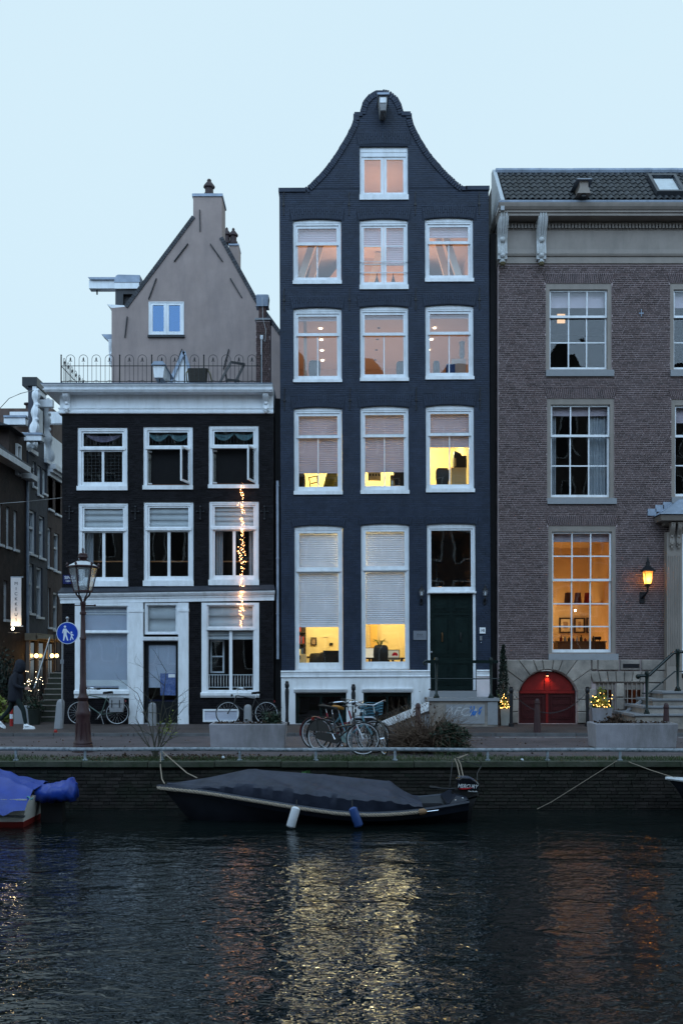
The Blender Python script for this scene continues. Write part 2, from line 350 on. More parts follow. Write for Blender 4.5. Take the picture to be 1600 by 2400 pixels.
# low steel rail along the quay edge
rail = thing('quay_rail', 'weathered grey steel pipe rail running low along the quay edge', 'rail', (0, QE+.2, 0))
RAILM = mat('flaking_grey_rail_paint', (.26, .30, .34), .5, .25, 9, dirt=(.035, .05, .06), dscale=14, damt=.95)
pts = [(x, QE+.2+.004*sin(x), .195-.0015*(x+8)+.006*sin(x*1.7)) for x in [-11+.5*i for i in range(45)]]
MB().tube(pts, .036, 8).build('pipe', RAILM, rail, True)
for px in (38, 200, 562, 740, 925, 1142, 1282, 1452, 380):
    MB().lathe([(.05, -.022), (.05, 0), (.026, .01), (.026, .17)], 8, (X(px, 18.5), QE+.2, 0)).build('post', RAILM, rail, True)
# canal
wm = bpy.data.materials.new('canal_water'); wm.use_nodes = True; t = wm.node_tree; L = t.links; b = t.nodes['Principled BSDF']
b.inputs['Base Color'].default_value = (.004, .007, .007, 1); b.inputs['Roughness'].default_value = .02; b.inputs['IOR'].default_value = 1.33; b.inputs['Specular IOR Level'].default_value = .5
tc = nd(t, 'ShaderNodeTexCoord'); prev = None
cm = nd(t, 'ShaderNodeTexNoise', Scale=.35, Detail=2.); L.new(tc.outputs['Object'], cm.inputs[0]); ca = nd(t, 'ShaderNodeMapRange'); ca.inputs[1].default_value = .35; ca.inputs[2].default_value = .65; ca.inputs[3].default_value = .45; ca.inputs[4].default_value = 1.; L.new(cm.outputs[0], ca.inputs[0])   # calm and ruffled patches
for sxy, st, dist, det in (((.8, 1.3), 1., .05, 1.), ((5., 8.), 1., .025, 2.), ((13, 19), 1., .003, 1.)):
    mp = nd(t, 'ShaderNodeMapping'); mp.inputs['Scale'].default_value = (*sxy, 1); mp.inputs['Rotation'].default_value = (0, 0, .18); L.new(tc.outputs['Object'], mp.inputs[0])
    nz = nd(t, 'ShaderNodeTexNoise', Scale=1., Detail=det, Roughness=.55, Distortion=.6); L.new(mp.outputs[0], nz.inputs[0])
    bp = nd(t, 'ShaderNodeBump', Strength=st, Distance=dist); L.new(nz.outputs[0], bp.inputs['Height'])
    if prev: L.new(prev.outputs[0], bp.inputs['Normal']); L.new(ca.outputs[0], bp.inputs['Strength'])
    prev = bp
L.new(prev.outputs[0], b.inputs['Normal'])
bx(-70, 70, -28.2, QE+.05, -3, -.9).build('canal_water', wm, kind='structure')
bx(-70, 70, -60, -28.2, -3, -.05).build('far_quay', PAVE, kind='structure')

# ---------------------------------------------------------------- window kit
def window(h, x0, x1, z0, z1, rise, jw, head, bot, m, y0=.07, y1=.19, name='window'):
    b = MB().ring(x0, x1, z0, z1, jw, jw, bot, head, y0, y1)
    if rise:
        p = arch_poly(x0, x1, z0, z1, rise)[2:]; b.prism(p, y0, y1)
    b.box(x0+jw*.55, x1-jw*.55, y0-.012, y0+.002, z1-head*.55, z1-head*.28)      # bead on the head
    return b.build(name, m, h)
def sash(w, x0, x1, z0, z1, cols, rows, st, top, bot, y, m=None, g=None, mw=.03, d=.045, rowf=None):
    m = m or WHITE; g = g or GLASS
    b = MB().ring(x0, x1, z0, z1, st, st, bot, top, y, y+d)
    ix0, ix1, iz0, iz1 = x0+st, x1-st, z0+bot, z1-top; cw = (ix1-ix0)/cols; rh = (iz1-iz0)/rows
    for i in range(1, cols): b.box(ix0+cw*i-mw/2, ix0+cw*i+mw/2, y+.004, y+d-.004, iz0-.004, iz1+.004)
    for j in range(1, rows): b.box(ix0-.004, ix1+.004, y+.006, y+d-.006, iz0+rh*j-mw/2, iz0+rh*j+mw/2)
    b.build('sash', m, w)
    for i in range(cols):
        for j in range(rows):
            a, c = ix0+cw*i, iz0+rh*j; t1, t2 = R.uniform(-.003, .003), R.uniform(-.003, .003); ym = y+d*.6
            p = MB().box(a, a+cw, ym, ym+.004, c, c+rh)
            p.v = [(v[0], v[1]+(t1 if v[2] > c+rh/2 else -t1)*.5+(t2 if v[0] > a+cw/2 else -t2)*.5, v[2]) for v in p.v]
            p.build('pane', g, w)
def pleats(w, x0, x1, z0, z1, y, m, p=.062, d=.016, name='blind', rail=True):
    n = max(2, int((z1-z0)/p)*2); b = MB()
    vs = []; fs = []
    for i in range(n+1):
        z = z1+(z0-z1)*i/n; yy = y+(d if i % 2 else 0); vs += [(x0, yy, z), (x1, yy, z)]
        if i: fs.append((2*i-2, 2*i-1, 2*i+1, 2*i))
    b.add(vs, fs); o = b.build(name, m, w, fix=False)
    if rail: bx(x0, x1, y-.006, y+.016, z0-.022, z0).build('blind_rail', m, w)
    return o
def roman(w, x0, x1, z0, z1, y, n, m, name='blind'):
    vs = []; fs = []; k = 0; prof = []
    for i in range(n):
        a = z1+(z0-z1)*i/n; c = z1+(z0-z1)*(i+1)/n; prof += [(y, a), (y-.008, a*.5+c*.5), (y-.022, c+.012), (y-.004, c)]
    for yy, z in prof: vs += [(x0, yy, z), (x0*.5+x1*.5, yy-.006, z-.004), (x1, yy, z)]
    for i in range(len(prof)-1):
        for j in (0, 1): fs.append((3*i+j, 3*i+j+1, 3*i+4+j, 3*i+3+j))
    return MB().add(vs, fs).build(name, m, w, 2, fix=False)
def drape(w, x0, x1, z0, z1, y, m, folds=5, amp=.03, name='curtain'):
    n = folds*8; vs = []; fs = []
    for i in range(n+1):
        t = i/n; x = x0+(x1-x0)*t; yy = y+amp*sin(t*folds*2*pi)+amp*.4*sin(t*13)
        vs += [(x, yy, z0), (x, yy*.5+y*.5, z1)]
        if i: fs.append((2*i-2, 2*i, 2*i+1, 2*i-1))
    return MB().add(vs, fs).build(name, m, w, 2, fix=False)
def room(h, x0, x1, y0, y1, z0, z1, m, cm=None, fm=None, skip=()):
    """inside faces of a room behind the facade"""
    b = MB(); b.add([(x0,y0,z0),(x0,y1,z0),(x0,y1,z1),(x0,y0,z1)], [(0,1,2,3)]); b.add([(x1,y0,z0),(x1,y1,z0),(x1,y1,z1),(x1,y0,z1)], [(0,1,2,3)])
    b.add([(x0,y1,z0),(x1,y1,z0),(x1,y1,z1),(x0,y1,z1)], [(0,1,2,3)])
    o = b.build('room', m, h, fix=False)
    MB().add([(x0,y0,z1),(x1,y0,z1),(x1,y1,z1),(x0,y1,z1)], [(0,1,2,3)]).build('ceiling', cm or m, o, fix=False)
    MB().add([(x0,y0,z0),(x1,y0,z0),(x1,y1,z0),(x0,y1,z0)], [(0,1,2,3)]).build('floor', fm or WOODF, o, fix=False)
    return o

# ---------------------------------------------------------------- the blue-black house with the neck gable
BX0, BX1 = X(660), X(1150)
bh = thing('canal_house', 'tall blue black brick house with curved neck gable and lit windows', 'house', ((BX0+BX1)/2, 0, 0), 'canal houses in the row')
bh.rotation_euler = (0, -.0045, 0)
def lx(px, py): return X(px+.0045*(1697-py))
gp = [(654,444.5),(714.7,445),(723,440),(740,423.5),(757.8,405.6),(775,384),(792,359),(812.9,324.6),(826.6,297),(831.8,283),(831.8,267.8),(847.3,267.8),(848.5,257.5),(854,240),(868,224.8),(881.7,217.5),(896,215.5),(911,218),(926.5,230),(937,249),(941,262.6),(942,267),(960,267),(961,280),(966,297),(981.6,328),(998.8,355.6),(1016,378),(1033,397),(1050,415),(1067.7,431),(1083,442.5),(1092,441.7),(1142,441.7)]
gable = [(lx(a, b), Z(b)) for a, b in gp]; gable[0] = (BX0, gable[0][1]); gable[-1] = (BX1, gable[-1][1])
outline = [(BX0, 0), (BX1, 0)]+gable[::-1]
CL, CM_, CR = 748, 904, 1057; HW = 56.5
specs = [(CL,516,566.5,657,666),(CR,514,565,653.5,662),(CL,723,780,889,896),(CM_,720,779.5,886,894),(CR,718,778,883,891),
         (CL,957,1020,1150,1159),(CM_,955,1018.5,1149,1158),(CR,953,1016,1146,1155)]
tall = [(CL,1234,1333,1553,1571.5),(CM_,1231,1331,1551,1570)]
RI = .05
holes = [arch_poly(X(c-HW), X(c+HW), Z(d), Z(a), RI) for c, a, _, _, d in specs+tall]
holes += [arch_poly(X(CM_-HW), X(CM_+HW), Z(679), Z(516), RI), arch_poly(X(905-HW), X(905+HW), Z(469), Z(343), 0)]
holes += [[(X(1003), Z(1700)+.02), (X(1115), Z(1700)+.02), (X(1115), Z(1230)), (X(1003), Z(1230))]]
holes[-1] = arch_poly(X(1002), X(1116), Z(1630), Z(1230), .03)
cell = [(X(692), X(812), .02, Z(1623)), (X(851), X(964), Z(1695), Z(1623))]
holes += [arch_poly(a, b, c, d, 0) for a, b, c, d in cell]
wall(outline, holes, 0, .30).build('wall', BLUEM, bh)
gz = sorted([(z, x) for x, z in gable])
def bspan(z):
    if z < Z(445): return (BX0+.002, BX1-.002)
    xs = []
    for (xa, za), (xb, zb) in zip(gable, gable[1:]):
        if (za-z)*(zb-z) <= 0 and za != zb: xs.append(xa+(xb-xa)*(z-za)/(zb-za))
    return (min(xs)+.03, max(xs)-.03) if len(xs) > 1 else None
allw = specs+[(a, b, c, d, e) for a, b, c, d, e in tall]+[(CM_,516,0,0,679),(905,343,0,0,469)]
bh_holes = [(X(c-HW), X(c+HW), Z(d), Z(a)+RI*.7) for c, a, _, _, d in allw]+[(X(1002), X(1116), 0, Z(1227))]
AH = .33; fans = []
for c, a, *_ in specs+[(CM_,516),(905,341),(CL,1234),(CM_,1231),(1059,1230)]:
    fans.append((X(c-HW)-.03, X(c+HW)+.03, Z(a)+.012, AH if a != 1230 and a < 1200 else .2)); x0, x1, zb, hh = fans[-1]
    bh_holes.append((x0-.06, x1+.06, zb-.03, zb+hh))
bl = courses(bspan, bh_holes, Z(1572), Z(216), .0615, .21, R, .009)
mb = brick_mesh(bl, 0, .0065, R, .0022, .002)
for x0, x1, zb, hh in fans:
    for q in fan(x0, x1, zb, hh, .06, 24, RI): mb.prism(q, -.007+R.uniform(-.002, .002), .006)
mb.build('brick_field', BLUE, bh, kind='stuff')
# coping of upright bricks following the gable line
cop = MB(); cc = MB()
for (xa, za), (xb, zb) in zip(gable, gable[1:]):
    Ls = math.hypot(xb-xa, zb-za)
    flat = abs(zb-za) < .03
    if flat and Ls > .1:
        cc.box(min(xa, xb)-.02, max(xa, xb)+.02, -.05, .36, za-.07, za+.045); continue
    n = max(1, int(Ls/.062)); dx, dz = (xb-xa)/Ls, (zb-za)/Ls; nx, nz_ = -dz, dx
    if nz_ < 0 or (abs(nz_) < .3 and (nx > 0) != ((xa+xb)/2 > X(904))): nx, nz_ = -nx, -nz_
    for i in range(n):
        s = (i+.5)*Ls/n; px_, pz_ = xa+dx*s, za+dz*s; o = R.uniform(-.004, .005); e = .0285
        q = [(px_-dx*e-nx*.12, pz_-dz*e-nz_*.12), (px_+dx*e-nx*.12, pz_+dz*e-nz_*.12), (px_+dx*e+nx*(.05+o), pz_+dz*e+nz_*(.05+o)), (px_-dx*e+nx*(.05+o), pz_-dz*e+nz_*(.05+o))]
        cop.prism(q, -.045+R.uniform(-.008, .008), .34)
cop.build('coping_bricks', BLUE, bh, kind='stuff'); cc.build('coping_slab', BLUE, bh)
# body behind the front: side walls and pitched roof
b = MB(); b.box(BX0+.02, BX0+.3, .31, 11, 0, Z(447)); b.box(BX1-.3, BX1-.02, .31, 11, 0, Z(447)); b.box(BX0+.3, BX1-.3, 10.7, 11, 0, Z(447)); b.build('side_wall', BLUEM, bh)
MB().prism([(BX0+.3, Z(449)), (BX1-.3, Z(449)), (X(904), Z(300))], 3.3, 11).build('roof', TILE, bh)
# windows
for c, a, r, s, d in specs:
    x0, x1 = X(c-HW), X(c+HW); zt, zs, zr = Z(a), Z(s), Z(r)
    w = window(bh, x0+.003, x1-.003, zs-.002, zt, RI-.004, .075, .12, .012, WHITE)
    sash(w, x0+.078, x1-.078, zr-.055, zt-.122, 1, 1, .062, .075, .07, .10)
    sash(w, x0+.078, x1-.078, zs+.012, zr+.045, 2, 1, .058, .05, .135, .148)
    bx(x0-.01, x1+.01, -.05, .09, Z(d), zs-.004).build('sill', WHITE, w)
    if a > 900:                                     # pleated blinds on the second floor
        zb = {CL: 1104, CM_: 1102, CR: 1044}[c]
        pleats(w, x0+.085, x1-.085, Z(zb), zt-.14, .215, PSHADE)
    elif a < 520: pleats(w, x0+.085, x1-.085, Z(561 if c == CL else 549), zt-.14, .215, PSHADE)
    elif a < 730: pleats(w, x0+.085, x1-.085, zt-.27, zt-.14, .215, PSHADE)
x0, x1 = X(CM_-HW), X(CM_+HW)                       # tall casement on the third floor
w = window(bh, x0+.003, x1-.003, Z(668)-.004, Z(516), RI-.004, .05, .13, .05, WHITE)
xm = X(CM_)
for a, c in ((x0+.053, xm-.004), (xm+.004, x1-.053)):
    sash(w, a, c, Z(664), Z(516)-.133, 1, 3, .075, .06, .07, .10); pleats(w, a+.07, c-.07, Z(570 if a < xm-.3 else 615), Z(530), .2, PSHADE)
bx(x0-.01, x1+.01, -.05, .09, Z(679), Z(668)-.006).build('sill', WHITE, w)
for yb in (612, 637.5): MB().tube([(x0+.01, .045, Z(yb)), (x1-.01, .045, Z(yb))], .012, 6).build('guard_bar', WHITE, w, True)
x0, x1 = X(905-HW), X(905+HW); xm = X(905)          # hoist loft casement
w = window(bh, x0+.003, x1-.003, Z(457), Z(343), 0, .05, .27, .03, WHITE)
for a, c in ((x0+.053, xm-.004), (xm+.004, x1-.053)): sash(w, a, c, Z(455), Z(343)-.273, 1, 1, .085, .07, .09, .10)
bx(x0-.01, x1+.01, -.05, .09, Z(469.5), Z(457)-.004).build('sill', WHITE, w)
for c, a, r, s, d in tall:
    x0, x1 = X(c-HW), X(c+HW); zt, zr, zd = Z(a), Z(r), Z(d)
    w = window(bh, x0+.003, x1-.003, zd+.003, zt, RI-.004, .07, .10, .06, WHITE)
    sash(w, x0+.073, x1-.073, zr-.02, zt-.102, 1, 1, .07, .075, .075, .085)
    bx(x0+.04, x1-.04, .05, .15, zr-.075, zr-.024).build('transom', WHITE, w)
    sash(w, x0+.073, x1-.073, zd+.064, zr-.078, 1, 1, .055, .04, .175, .115)
    pleats(w, x0+.1, x1-.1, zr-.01, zt-.16, .2, WSHADE); pleats(w, x0+.1, x1-.1, Z(1467 if c == CL else 1461), zr-.06, .2, WSHADE)
# front door with its tall fanlight
zl, zt = Z(1389), Z(1230); x0, x1 = X(1002.5), X(1115.5)
w = window(bh, x0, x1, zl+.03, zt, .026, .075, .11, .08, WHITE, name='fanlight'); sash(w, x0+.078, x1-.078, zl+.113, zt-.112, 1, 1, .045, .05, .05, .1)
b = MB(); b.box(x0, x0+.075, .05, .25, Z(1619), zl-.035); b.box(x1-.075, x1, .05, .25, Z(1619), zl-.035); b.box(x0-.01, x1+.01, -.02, .2, zl-.034, zl+.029); b.box(x0+.03, x1-.03, -.045, .05, zl-.02, zl+.012)
b.build('door_frame', WHITE, bh)
dx0, dx1, dz0, dz1 = x0+.077, x1-.077, Z(1619)+.004, zl-.036
dr = bx(dx0, dx1, .14, .2, dz0, dz1).build('door', GREEN, bh)
dm = (dx0+dx1)/2
def panel(xa, xb, za, zb):
    b = MB().ring(xa, xb, za, zb, .035, .035, .035, .035, .122, .141); b.ring(xa+.055, xb-.055, za+.055, zb-.055, .02, .02, .02, .02, .128, .141); b.box(xa+.09, xb-.09, .126, .141, za+.09, zb-.09)
    b.build('door_panel', GREEN, dr)
for s in (-1, 1):
    a, c = sorted((dm+s*.045, dm+s*.57))
    panel(a, c, Z(1434), Z(1398)); panel(a, c, Z(1540), Z(1440)); panel(a, c, Z(1606), Z(1552))
    MB().tube([(dm+s*.27, .12, Z(1484)), (dm+s*.27, .08, Z(1487)), (dm+s*.27, .085, Z(1500)), (dm+s*.27, .12, Z(1504))], .022, 8).build('door_pull', mat('worn_brass', (.16, .085, .04), .4, .2, metal=.7) if s < 0 else mat('dark_pull', (.035, .04, .04), .4, metal=.5), dr, True)
bx(dx0, dx1, .125, .142, Z(1548), Z(1543)).build('lock_rail', GREEN, dr)
MB().ball((dx0+.045, .105, Z(1529)), .035).build('door_knob', STEEL, dr, True)
# white plinth with moulded cap, basement windows
pz = Z(1571)
pl = wall([(BX0-.005, -.06), (lx(1008, 1640), -.06), (lx(1008, 1640), pz-.2), (BX0-.005, pz-.2)], [arch_poly(a+.006, c-.006, z0 if z0 > 0 else .01, z1-.006, 0) for a, c, z0, z1 in [(cell[0][0], cell[0][1], .02, cell[0][3]), cell[1]]], -.06, -.003).build('plinth', WHITE2, bh)
prof = [(-.003, pz), (-.11, pz), (-.125, pz-.03), (-.10, pz-.065), (-.085, pz-.15), (-.10, pz-.165), (-.10, pz-.19), (-.062, pz-.2), (-.003, pz-.2)]
MB().prism(prof, BX0-.015, lx(1007, 1640), 'x').build('plinth_moulding', WHITE, bh)
MB().prism(prof, lx(1116, 1640), BX1+.01, 'x').build('plinth_moulding', WHITE, bh); bx(lx(1116, 1640), BX1+.005, -.06, -.003, .3, pz-.2).build('plinth', mat('pinkish_white_plaster', (.72, .66, .68), .7, .06), bh)
for (a, c, z0, z1), nm in zip(cell, 'ab'):
    w = MB().ring(a+.008, c-.008, z0+.005, z1-.01, .05, .05, .04, .05, .03, .11).build('basement_window', GREEN, bh)
    sash(w, a+.06, c-.06, z0+.048, z1-.064, 2, 1, .05, .05, .05, .06, GREEN, GLASS, .05)
    MB().prism([(-.062, z1+.13), (-.14, z1+.12), (-.14, z1+.09), (-.10, z1+.02), (-.062, z1-.002)], a-.03, c+.03, 'x').build('window_hood', WHITE2, w)
# wall anchors
an = None
for yy in (480, 703, 938):
    for px in (670, 823, 978, 1127):
        x, z = X(px), Z(yy)
        if an is None:
            an = MB().obox((x, -.022, z-.31), (x, -.022, z+.30), .028, .02); an.box(x-.032, x+.032, -.045, -.01, z-.03, z+.03); an.obox((x, -.03, z+.30), (x+.02, -.03, z+.36), .02, .02)
            an.v = [(v[0]-x, v[1], v[2]-z) for v in an.v]; an = an.build('wall_anchor', IRON, bh, loc=(0, 0, 0)); me = an.data; an.location = V((x, 0, z))-ORG[bh.name]; continue
        link_mesh('wall_anchor', me, bh, V((x, 0, z))-ORG[bh.name])
# hoist beam end in the gable top
hx = X(902)
hb = MB(); hb.prism([(hx-.13, Z(250)), (hx+.13, Z(250)), (hx+.08, Z(283)), (hx-.08, Z(283))], -.55, .1); hb.build('hoist_beam', mat('grey_weathered_timber', (.22, .22, .23), .7, .25, 10), bh)
bx(hx-.17, hx+.17, -.62, .1, Z(249.5), Z(245)).build('hoist_cap', LEAD, bh)
bx(hx-.09, hx+.09, -.568, -.552, Z(266), Z(254)).build('hoist_plate', WHITE, bh)
MB().tube([(hx, -.4, Z(283)), (hx, -.4, Z(289)), (hx+.03, -.4, Z(292)), (hx+.05, -.4, Z(288))], .012, 6).build('hoist_hook', IRON, bh, True)
# rooms behind the lit windows
I0, I1 = BX0+.31, BX1-.31
def downlights(rm, spots, z, r=.05, nm='downlight', st=14, c=(1, .78, .5)):
    g = MATS.get('downlight_glow') or glow('downlight_glow', c, st)
    for x, y in spots: MB().lathe([(r, 0), (r, .012), (r*.6, .014)], 10, (x, y, z-.022)).build(nm, g, rm)
WARM = (1, .56, .33); YEL = (1, .86, .46)
g0 = room(bh, I0, X(985), .31, 5.2, Z(1600), Z(1222), CREAMW, CREAMW)
bx(X(880), X(898), 4.6, 5.19, Z(1600), Z(1222)).build('wall_pier', mat('ochre_wall', (.60, .36, .10), .9, .05), g0)
MB().ring(X(748), X(766), Z(1598), Z(1480), .03, .03, .0, .03, 5.16, 5.19).build('back_door_frame', CREAMW, g0)
for x in (X(725), X(935)): lamp('unseen_room_light', (x, 3.9, 3.5), 66, YEL, g0, .5)
lamp('unseen_room_light', (X(830), 1.6, Z(1300)), 260, YEL, g0, .25)
h0 = room(bh, X(990), I1, .31, 5, Z(1619), Z(1222), mat('dim_hall_wall', (.20, .16, .13), .9, .1), None, BSTONE)
lamp('hall_lamp', (X(1052), 2.3, Z(1383)), 3, (1, .5, .2), h0, .05); MB().ball((X(1056), 2.2, Z(1376)), .045).build('hall_bulb', glow('hall_bulb_glow', (1, .7, .4), 9), h0, True)
MB().lathe([(.02, 1.0), (.02, .25), (.12, .24), (.16, .05), (.19, 0), (.19, -.02)], 12, (X(1034), 1.4, Z(1366))).build('hall_pendant', BLACKP, h0, True)
r2 = room(bh, I0, I1, .31, 6, Z(1172), Z(945), CREAMW, CREAMW)
for x in (X(735), X(885), X(1020)): lamp('unseen_room_light', (x, 4.6, Z(962)), 190, YEL, r2, .3)
g2 = glow('ceiling_panel_glow', (1, .86, .6), 7)
for cx_ in (752, 898, 1047):
    for k in range(5): bx(X(cx_)-.19, X(cx_)+.19, .75+k*.95, .87+k*.95, Z(945)-.03, Z(945)-.003).build('ceiling_light', g2, r2)
r3 = room(bh, I0, I1, .31, 6.5, Z(905), Z(712), PEACHW, PEACHW)
lamp('unseen_room_light', (X(904), 3.4, Z(904)), 54, WARM, r3, kind='AREA', size=(5.3, 5.8), rot=(pi, 0, 0))  # added uplight at floor level, out of sight, for an even ceiling glow
for cx_ in (752, 1038): downlights(r3, [(X(cx_), 1.0+k*1.1) for k in range(5)], Z(712))
for k in range(5): MB().lathe([(.05, 0), (.05, .012)], 10, (X(898), 1.0+k*1.1, Z(712)-.014)).build('downlight', BLACKP, r3)
bx(X(713), X(720), .9, 1.6, Z(905), Z(712)).build('cupboard', PEACHW, r3)
r4 = room(bh, I0, I1, .31, 6, Z(672), Z(508), PEACHW, PEACHW)
lamp('unseen_room_light', (X(905), 2.0, Z(671)), 66, WARM, r4, kind='AREA', size=(4., 2.), rot=(pi, 0, 0))  # unseen uplight added on the floor to brighten ceiling and beams
WB = mat('white_beam', (.74, .68, .58), .7, .05)
for a, c, y in (((692, 668), (745, 512), .9), ((712, 668), (756, 512), 1.6), ((1102, 668), (1052, 512), .9), ((1084, 668), (1042, 512), 1.6), ((860, 668), (900, 512), 2.5)):
    MB().obox((X(a[0]), y, Z(a[1])), (X(c[0]), y, Z(c[1])), .2, .14, (0, 1, 0)).build('roof_beam', WB, r4)
MB().add([(I0, 3, Z(672)), (I0+1.6, 3, Z(508)), (I1-1.6, 3, Z(508)), (I1, 3, Z(672))], [(0, 1, 2, 3)]).build('sloped_ceiling', PEACHW, r4, fix=False)
r5 = room(bh, X(845), X(965), .31, 3, Z(463), Z(352), mat('loft_wall', (.60, .46, .38), .9, .05))
lamp('unseen_room_light', (X(905), 1.6, Z(462)), 16, WARM, r5, kind='AREA', size=(1., 1.5), rot=(pi, 0, 0))  # unseen uplight added at the loft floor
cb = room(bh, I0, X(985), .31, 3, -.6, Z(1612), DARKIN)
def mould(prof, x0, x1, y1, left=1, right=1, yb=0.):
    return MB().loft([[(x0-o*left, yb-o, z), (x1+o*right, yb-o, z), (x1+o*right, y1, z), (x0-o*left, y1, z)] for o, z in prof])
def scroll(x, y0, z0, z1, w, dep, m, parent, name='console', n=26):
    """carved scroll bracket, thick at the top, curling in below, with leaf ribs and a drop"""
    h = z1-z0; side = []
    for i in range(n+1):
        t = i/n; d = dep*(.28+.72*(1-t)**1.4)+dep*.16*sin(t*pi*2.6)*(1 if t < .9 else .3); side.append((y0-d, z1-h*.86*t))
    poly = [(y0, z1)]+side+[(y0, z1-h*.86)]
    b = MB().prism(poly, x-w/2, x+w/2, 'x'); o = b.build(name, m, parent)
    r = MB()
    for k in (-1, 0, 1): r.tube([(x+k*w*.28*(1-abs(q[1]-z1)/h*.4), q[0]-.006, q[1]) for q in side[1:-2]], w*.11, 5)
    r.box(x-w*.62, x+w*.62, y0-dep*1.06, y0-.002, z1-.002, z1+h*.05); r.ball((x, side[15][0]-.01, side[15][1]), w*.34, 8); r.ball((x, side[-3][0]-.012, side[-3][1]), w*.3, 8)
    r.build('carving', m, o, True)
    d = MB().lathe([(w*.1, h*.14), (w*.34, h*.1), (w*.3, h*.05), (w*.12, 0)], 8, (x, y0-dep*.3, z0)); d.build('drop', m, o, True)
    return o
# ---------------------------------------------------------------- the low black brick corner house
LX0, LX1 = X(146), X(641)
lh = thing('corner_house', 'low black brick corner house with white cornice and roof terrace', 'house', ((LX0+LX1)/2, 0, 0), 'canal houses in the row')
colsA = [(182, 299), (336, 452), (489, 606)]
rowA = [(1002, 1140, 1150), (1000, 1138, 1148), (998, 1136, 1145)]
rowB = [(1179, 1362, 1375), (1177, 1361, 1374), (1175, 1359, 1372)]
hol = []
for (a, c), (t_, s_, b_) in list(zip(colsA, rowA))+list(zip([(184, 300.5), (337, 453.5), (490, 606.5)], rowB)): hol.append((X(a), X(c), Z(b_), Z(t_)))
shop = [(X(177), X(313), Z(1637), Z(1412)), (X(340), X(419), Z(1699)+.03, Z(1412)), (X(473), X(607), Z(1634), Z(1412)), (X(476), X(560), .06, Z(1662))]
zt = 9.86
wall([(LX0, 0), (LX1, 0), (LX1, 9.62), (LX0, 9.62)], [arch_poly(*h, 0) for h in hol+shop], 0, .3).build('wall', BLACKM, lh)
bl = courses(lambda z: (LX0+.002, LX1-.002), hol+[(h[0]-.02, h[1]+.02, h[2], h[3]) for h in shop]+[(X(312), X(442), 0, Z(1408)), (LX0, LX1, Z(1412), Z(1380))], .0, 9.08, .0635, .215, R, .011)
mb = brick_mesh(bl, 0, .009, R, .0045, .006)
mb.build('brick_field', BLACKB, lh, kind='stuff')
# side wall along the lane, terrace deck
wall([(0.01, 0), (7.2, 0), (7.2, 9.62), (.01, 9.62)], [[(1.2, .02), (2.2, .02), (2.2, 3.6), (1.2, 3.6)]], 0, .3)
b = MB(); b.box(LX0+.001, LX0+.3, .302, 7.2, 0, 9.62); b.box(LX1-.3, LX1-.001, .302, 7.2, 0, 9.62); b.build('side_wall', BLACKM, lh)
bx(LX0+.05, LX1-.05, .05, 7.15, 9.63, zt+.02).build('terrace_deck', LEAD, lh)
mould([(.05, 9.245), (.05, 9.62), (.07, 9.622), (.40, 9.632), (.40, 9.66), (.43, 9.67), (.44, 9.71), (.40, 9.73), (.42, 9.76), (.46, 9.80), (.47, 9.83), (.03, 9.845)], LX0, LX1, 7.1, 1, .0).build('cornice', WHITE, lh)
mould([(.0, 9.075), (.09, 9.08), (.10, 9.13), (.07, 9.15), (.07, 9.2), (.09, 9.215), (.095, 9.243), (.05, 9.245)], LX0, LX1, 7.1, 1, 0).build('architrave', WHITE, lh)
mould([(.0, 9.846), (.485, 9.835), (.49, 9.86), (.0, 9.885)], LX0, LX1, 7.1, 1, .0).build('gutter_lead', LEAD, lh)
for px in (160, 624): scroll(X(px), -.055, Z(971), Z(926), .17, .26, WHITE, lh)
LDARK = mat('leaded_glass_frame', (.05, .055, .06), .5)
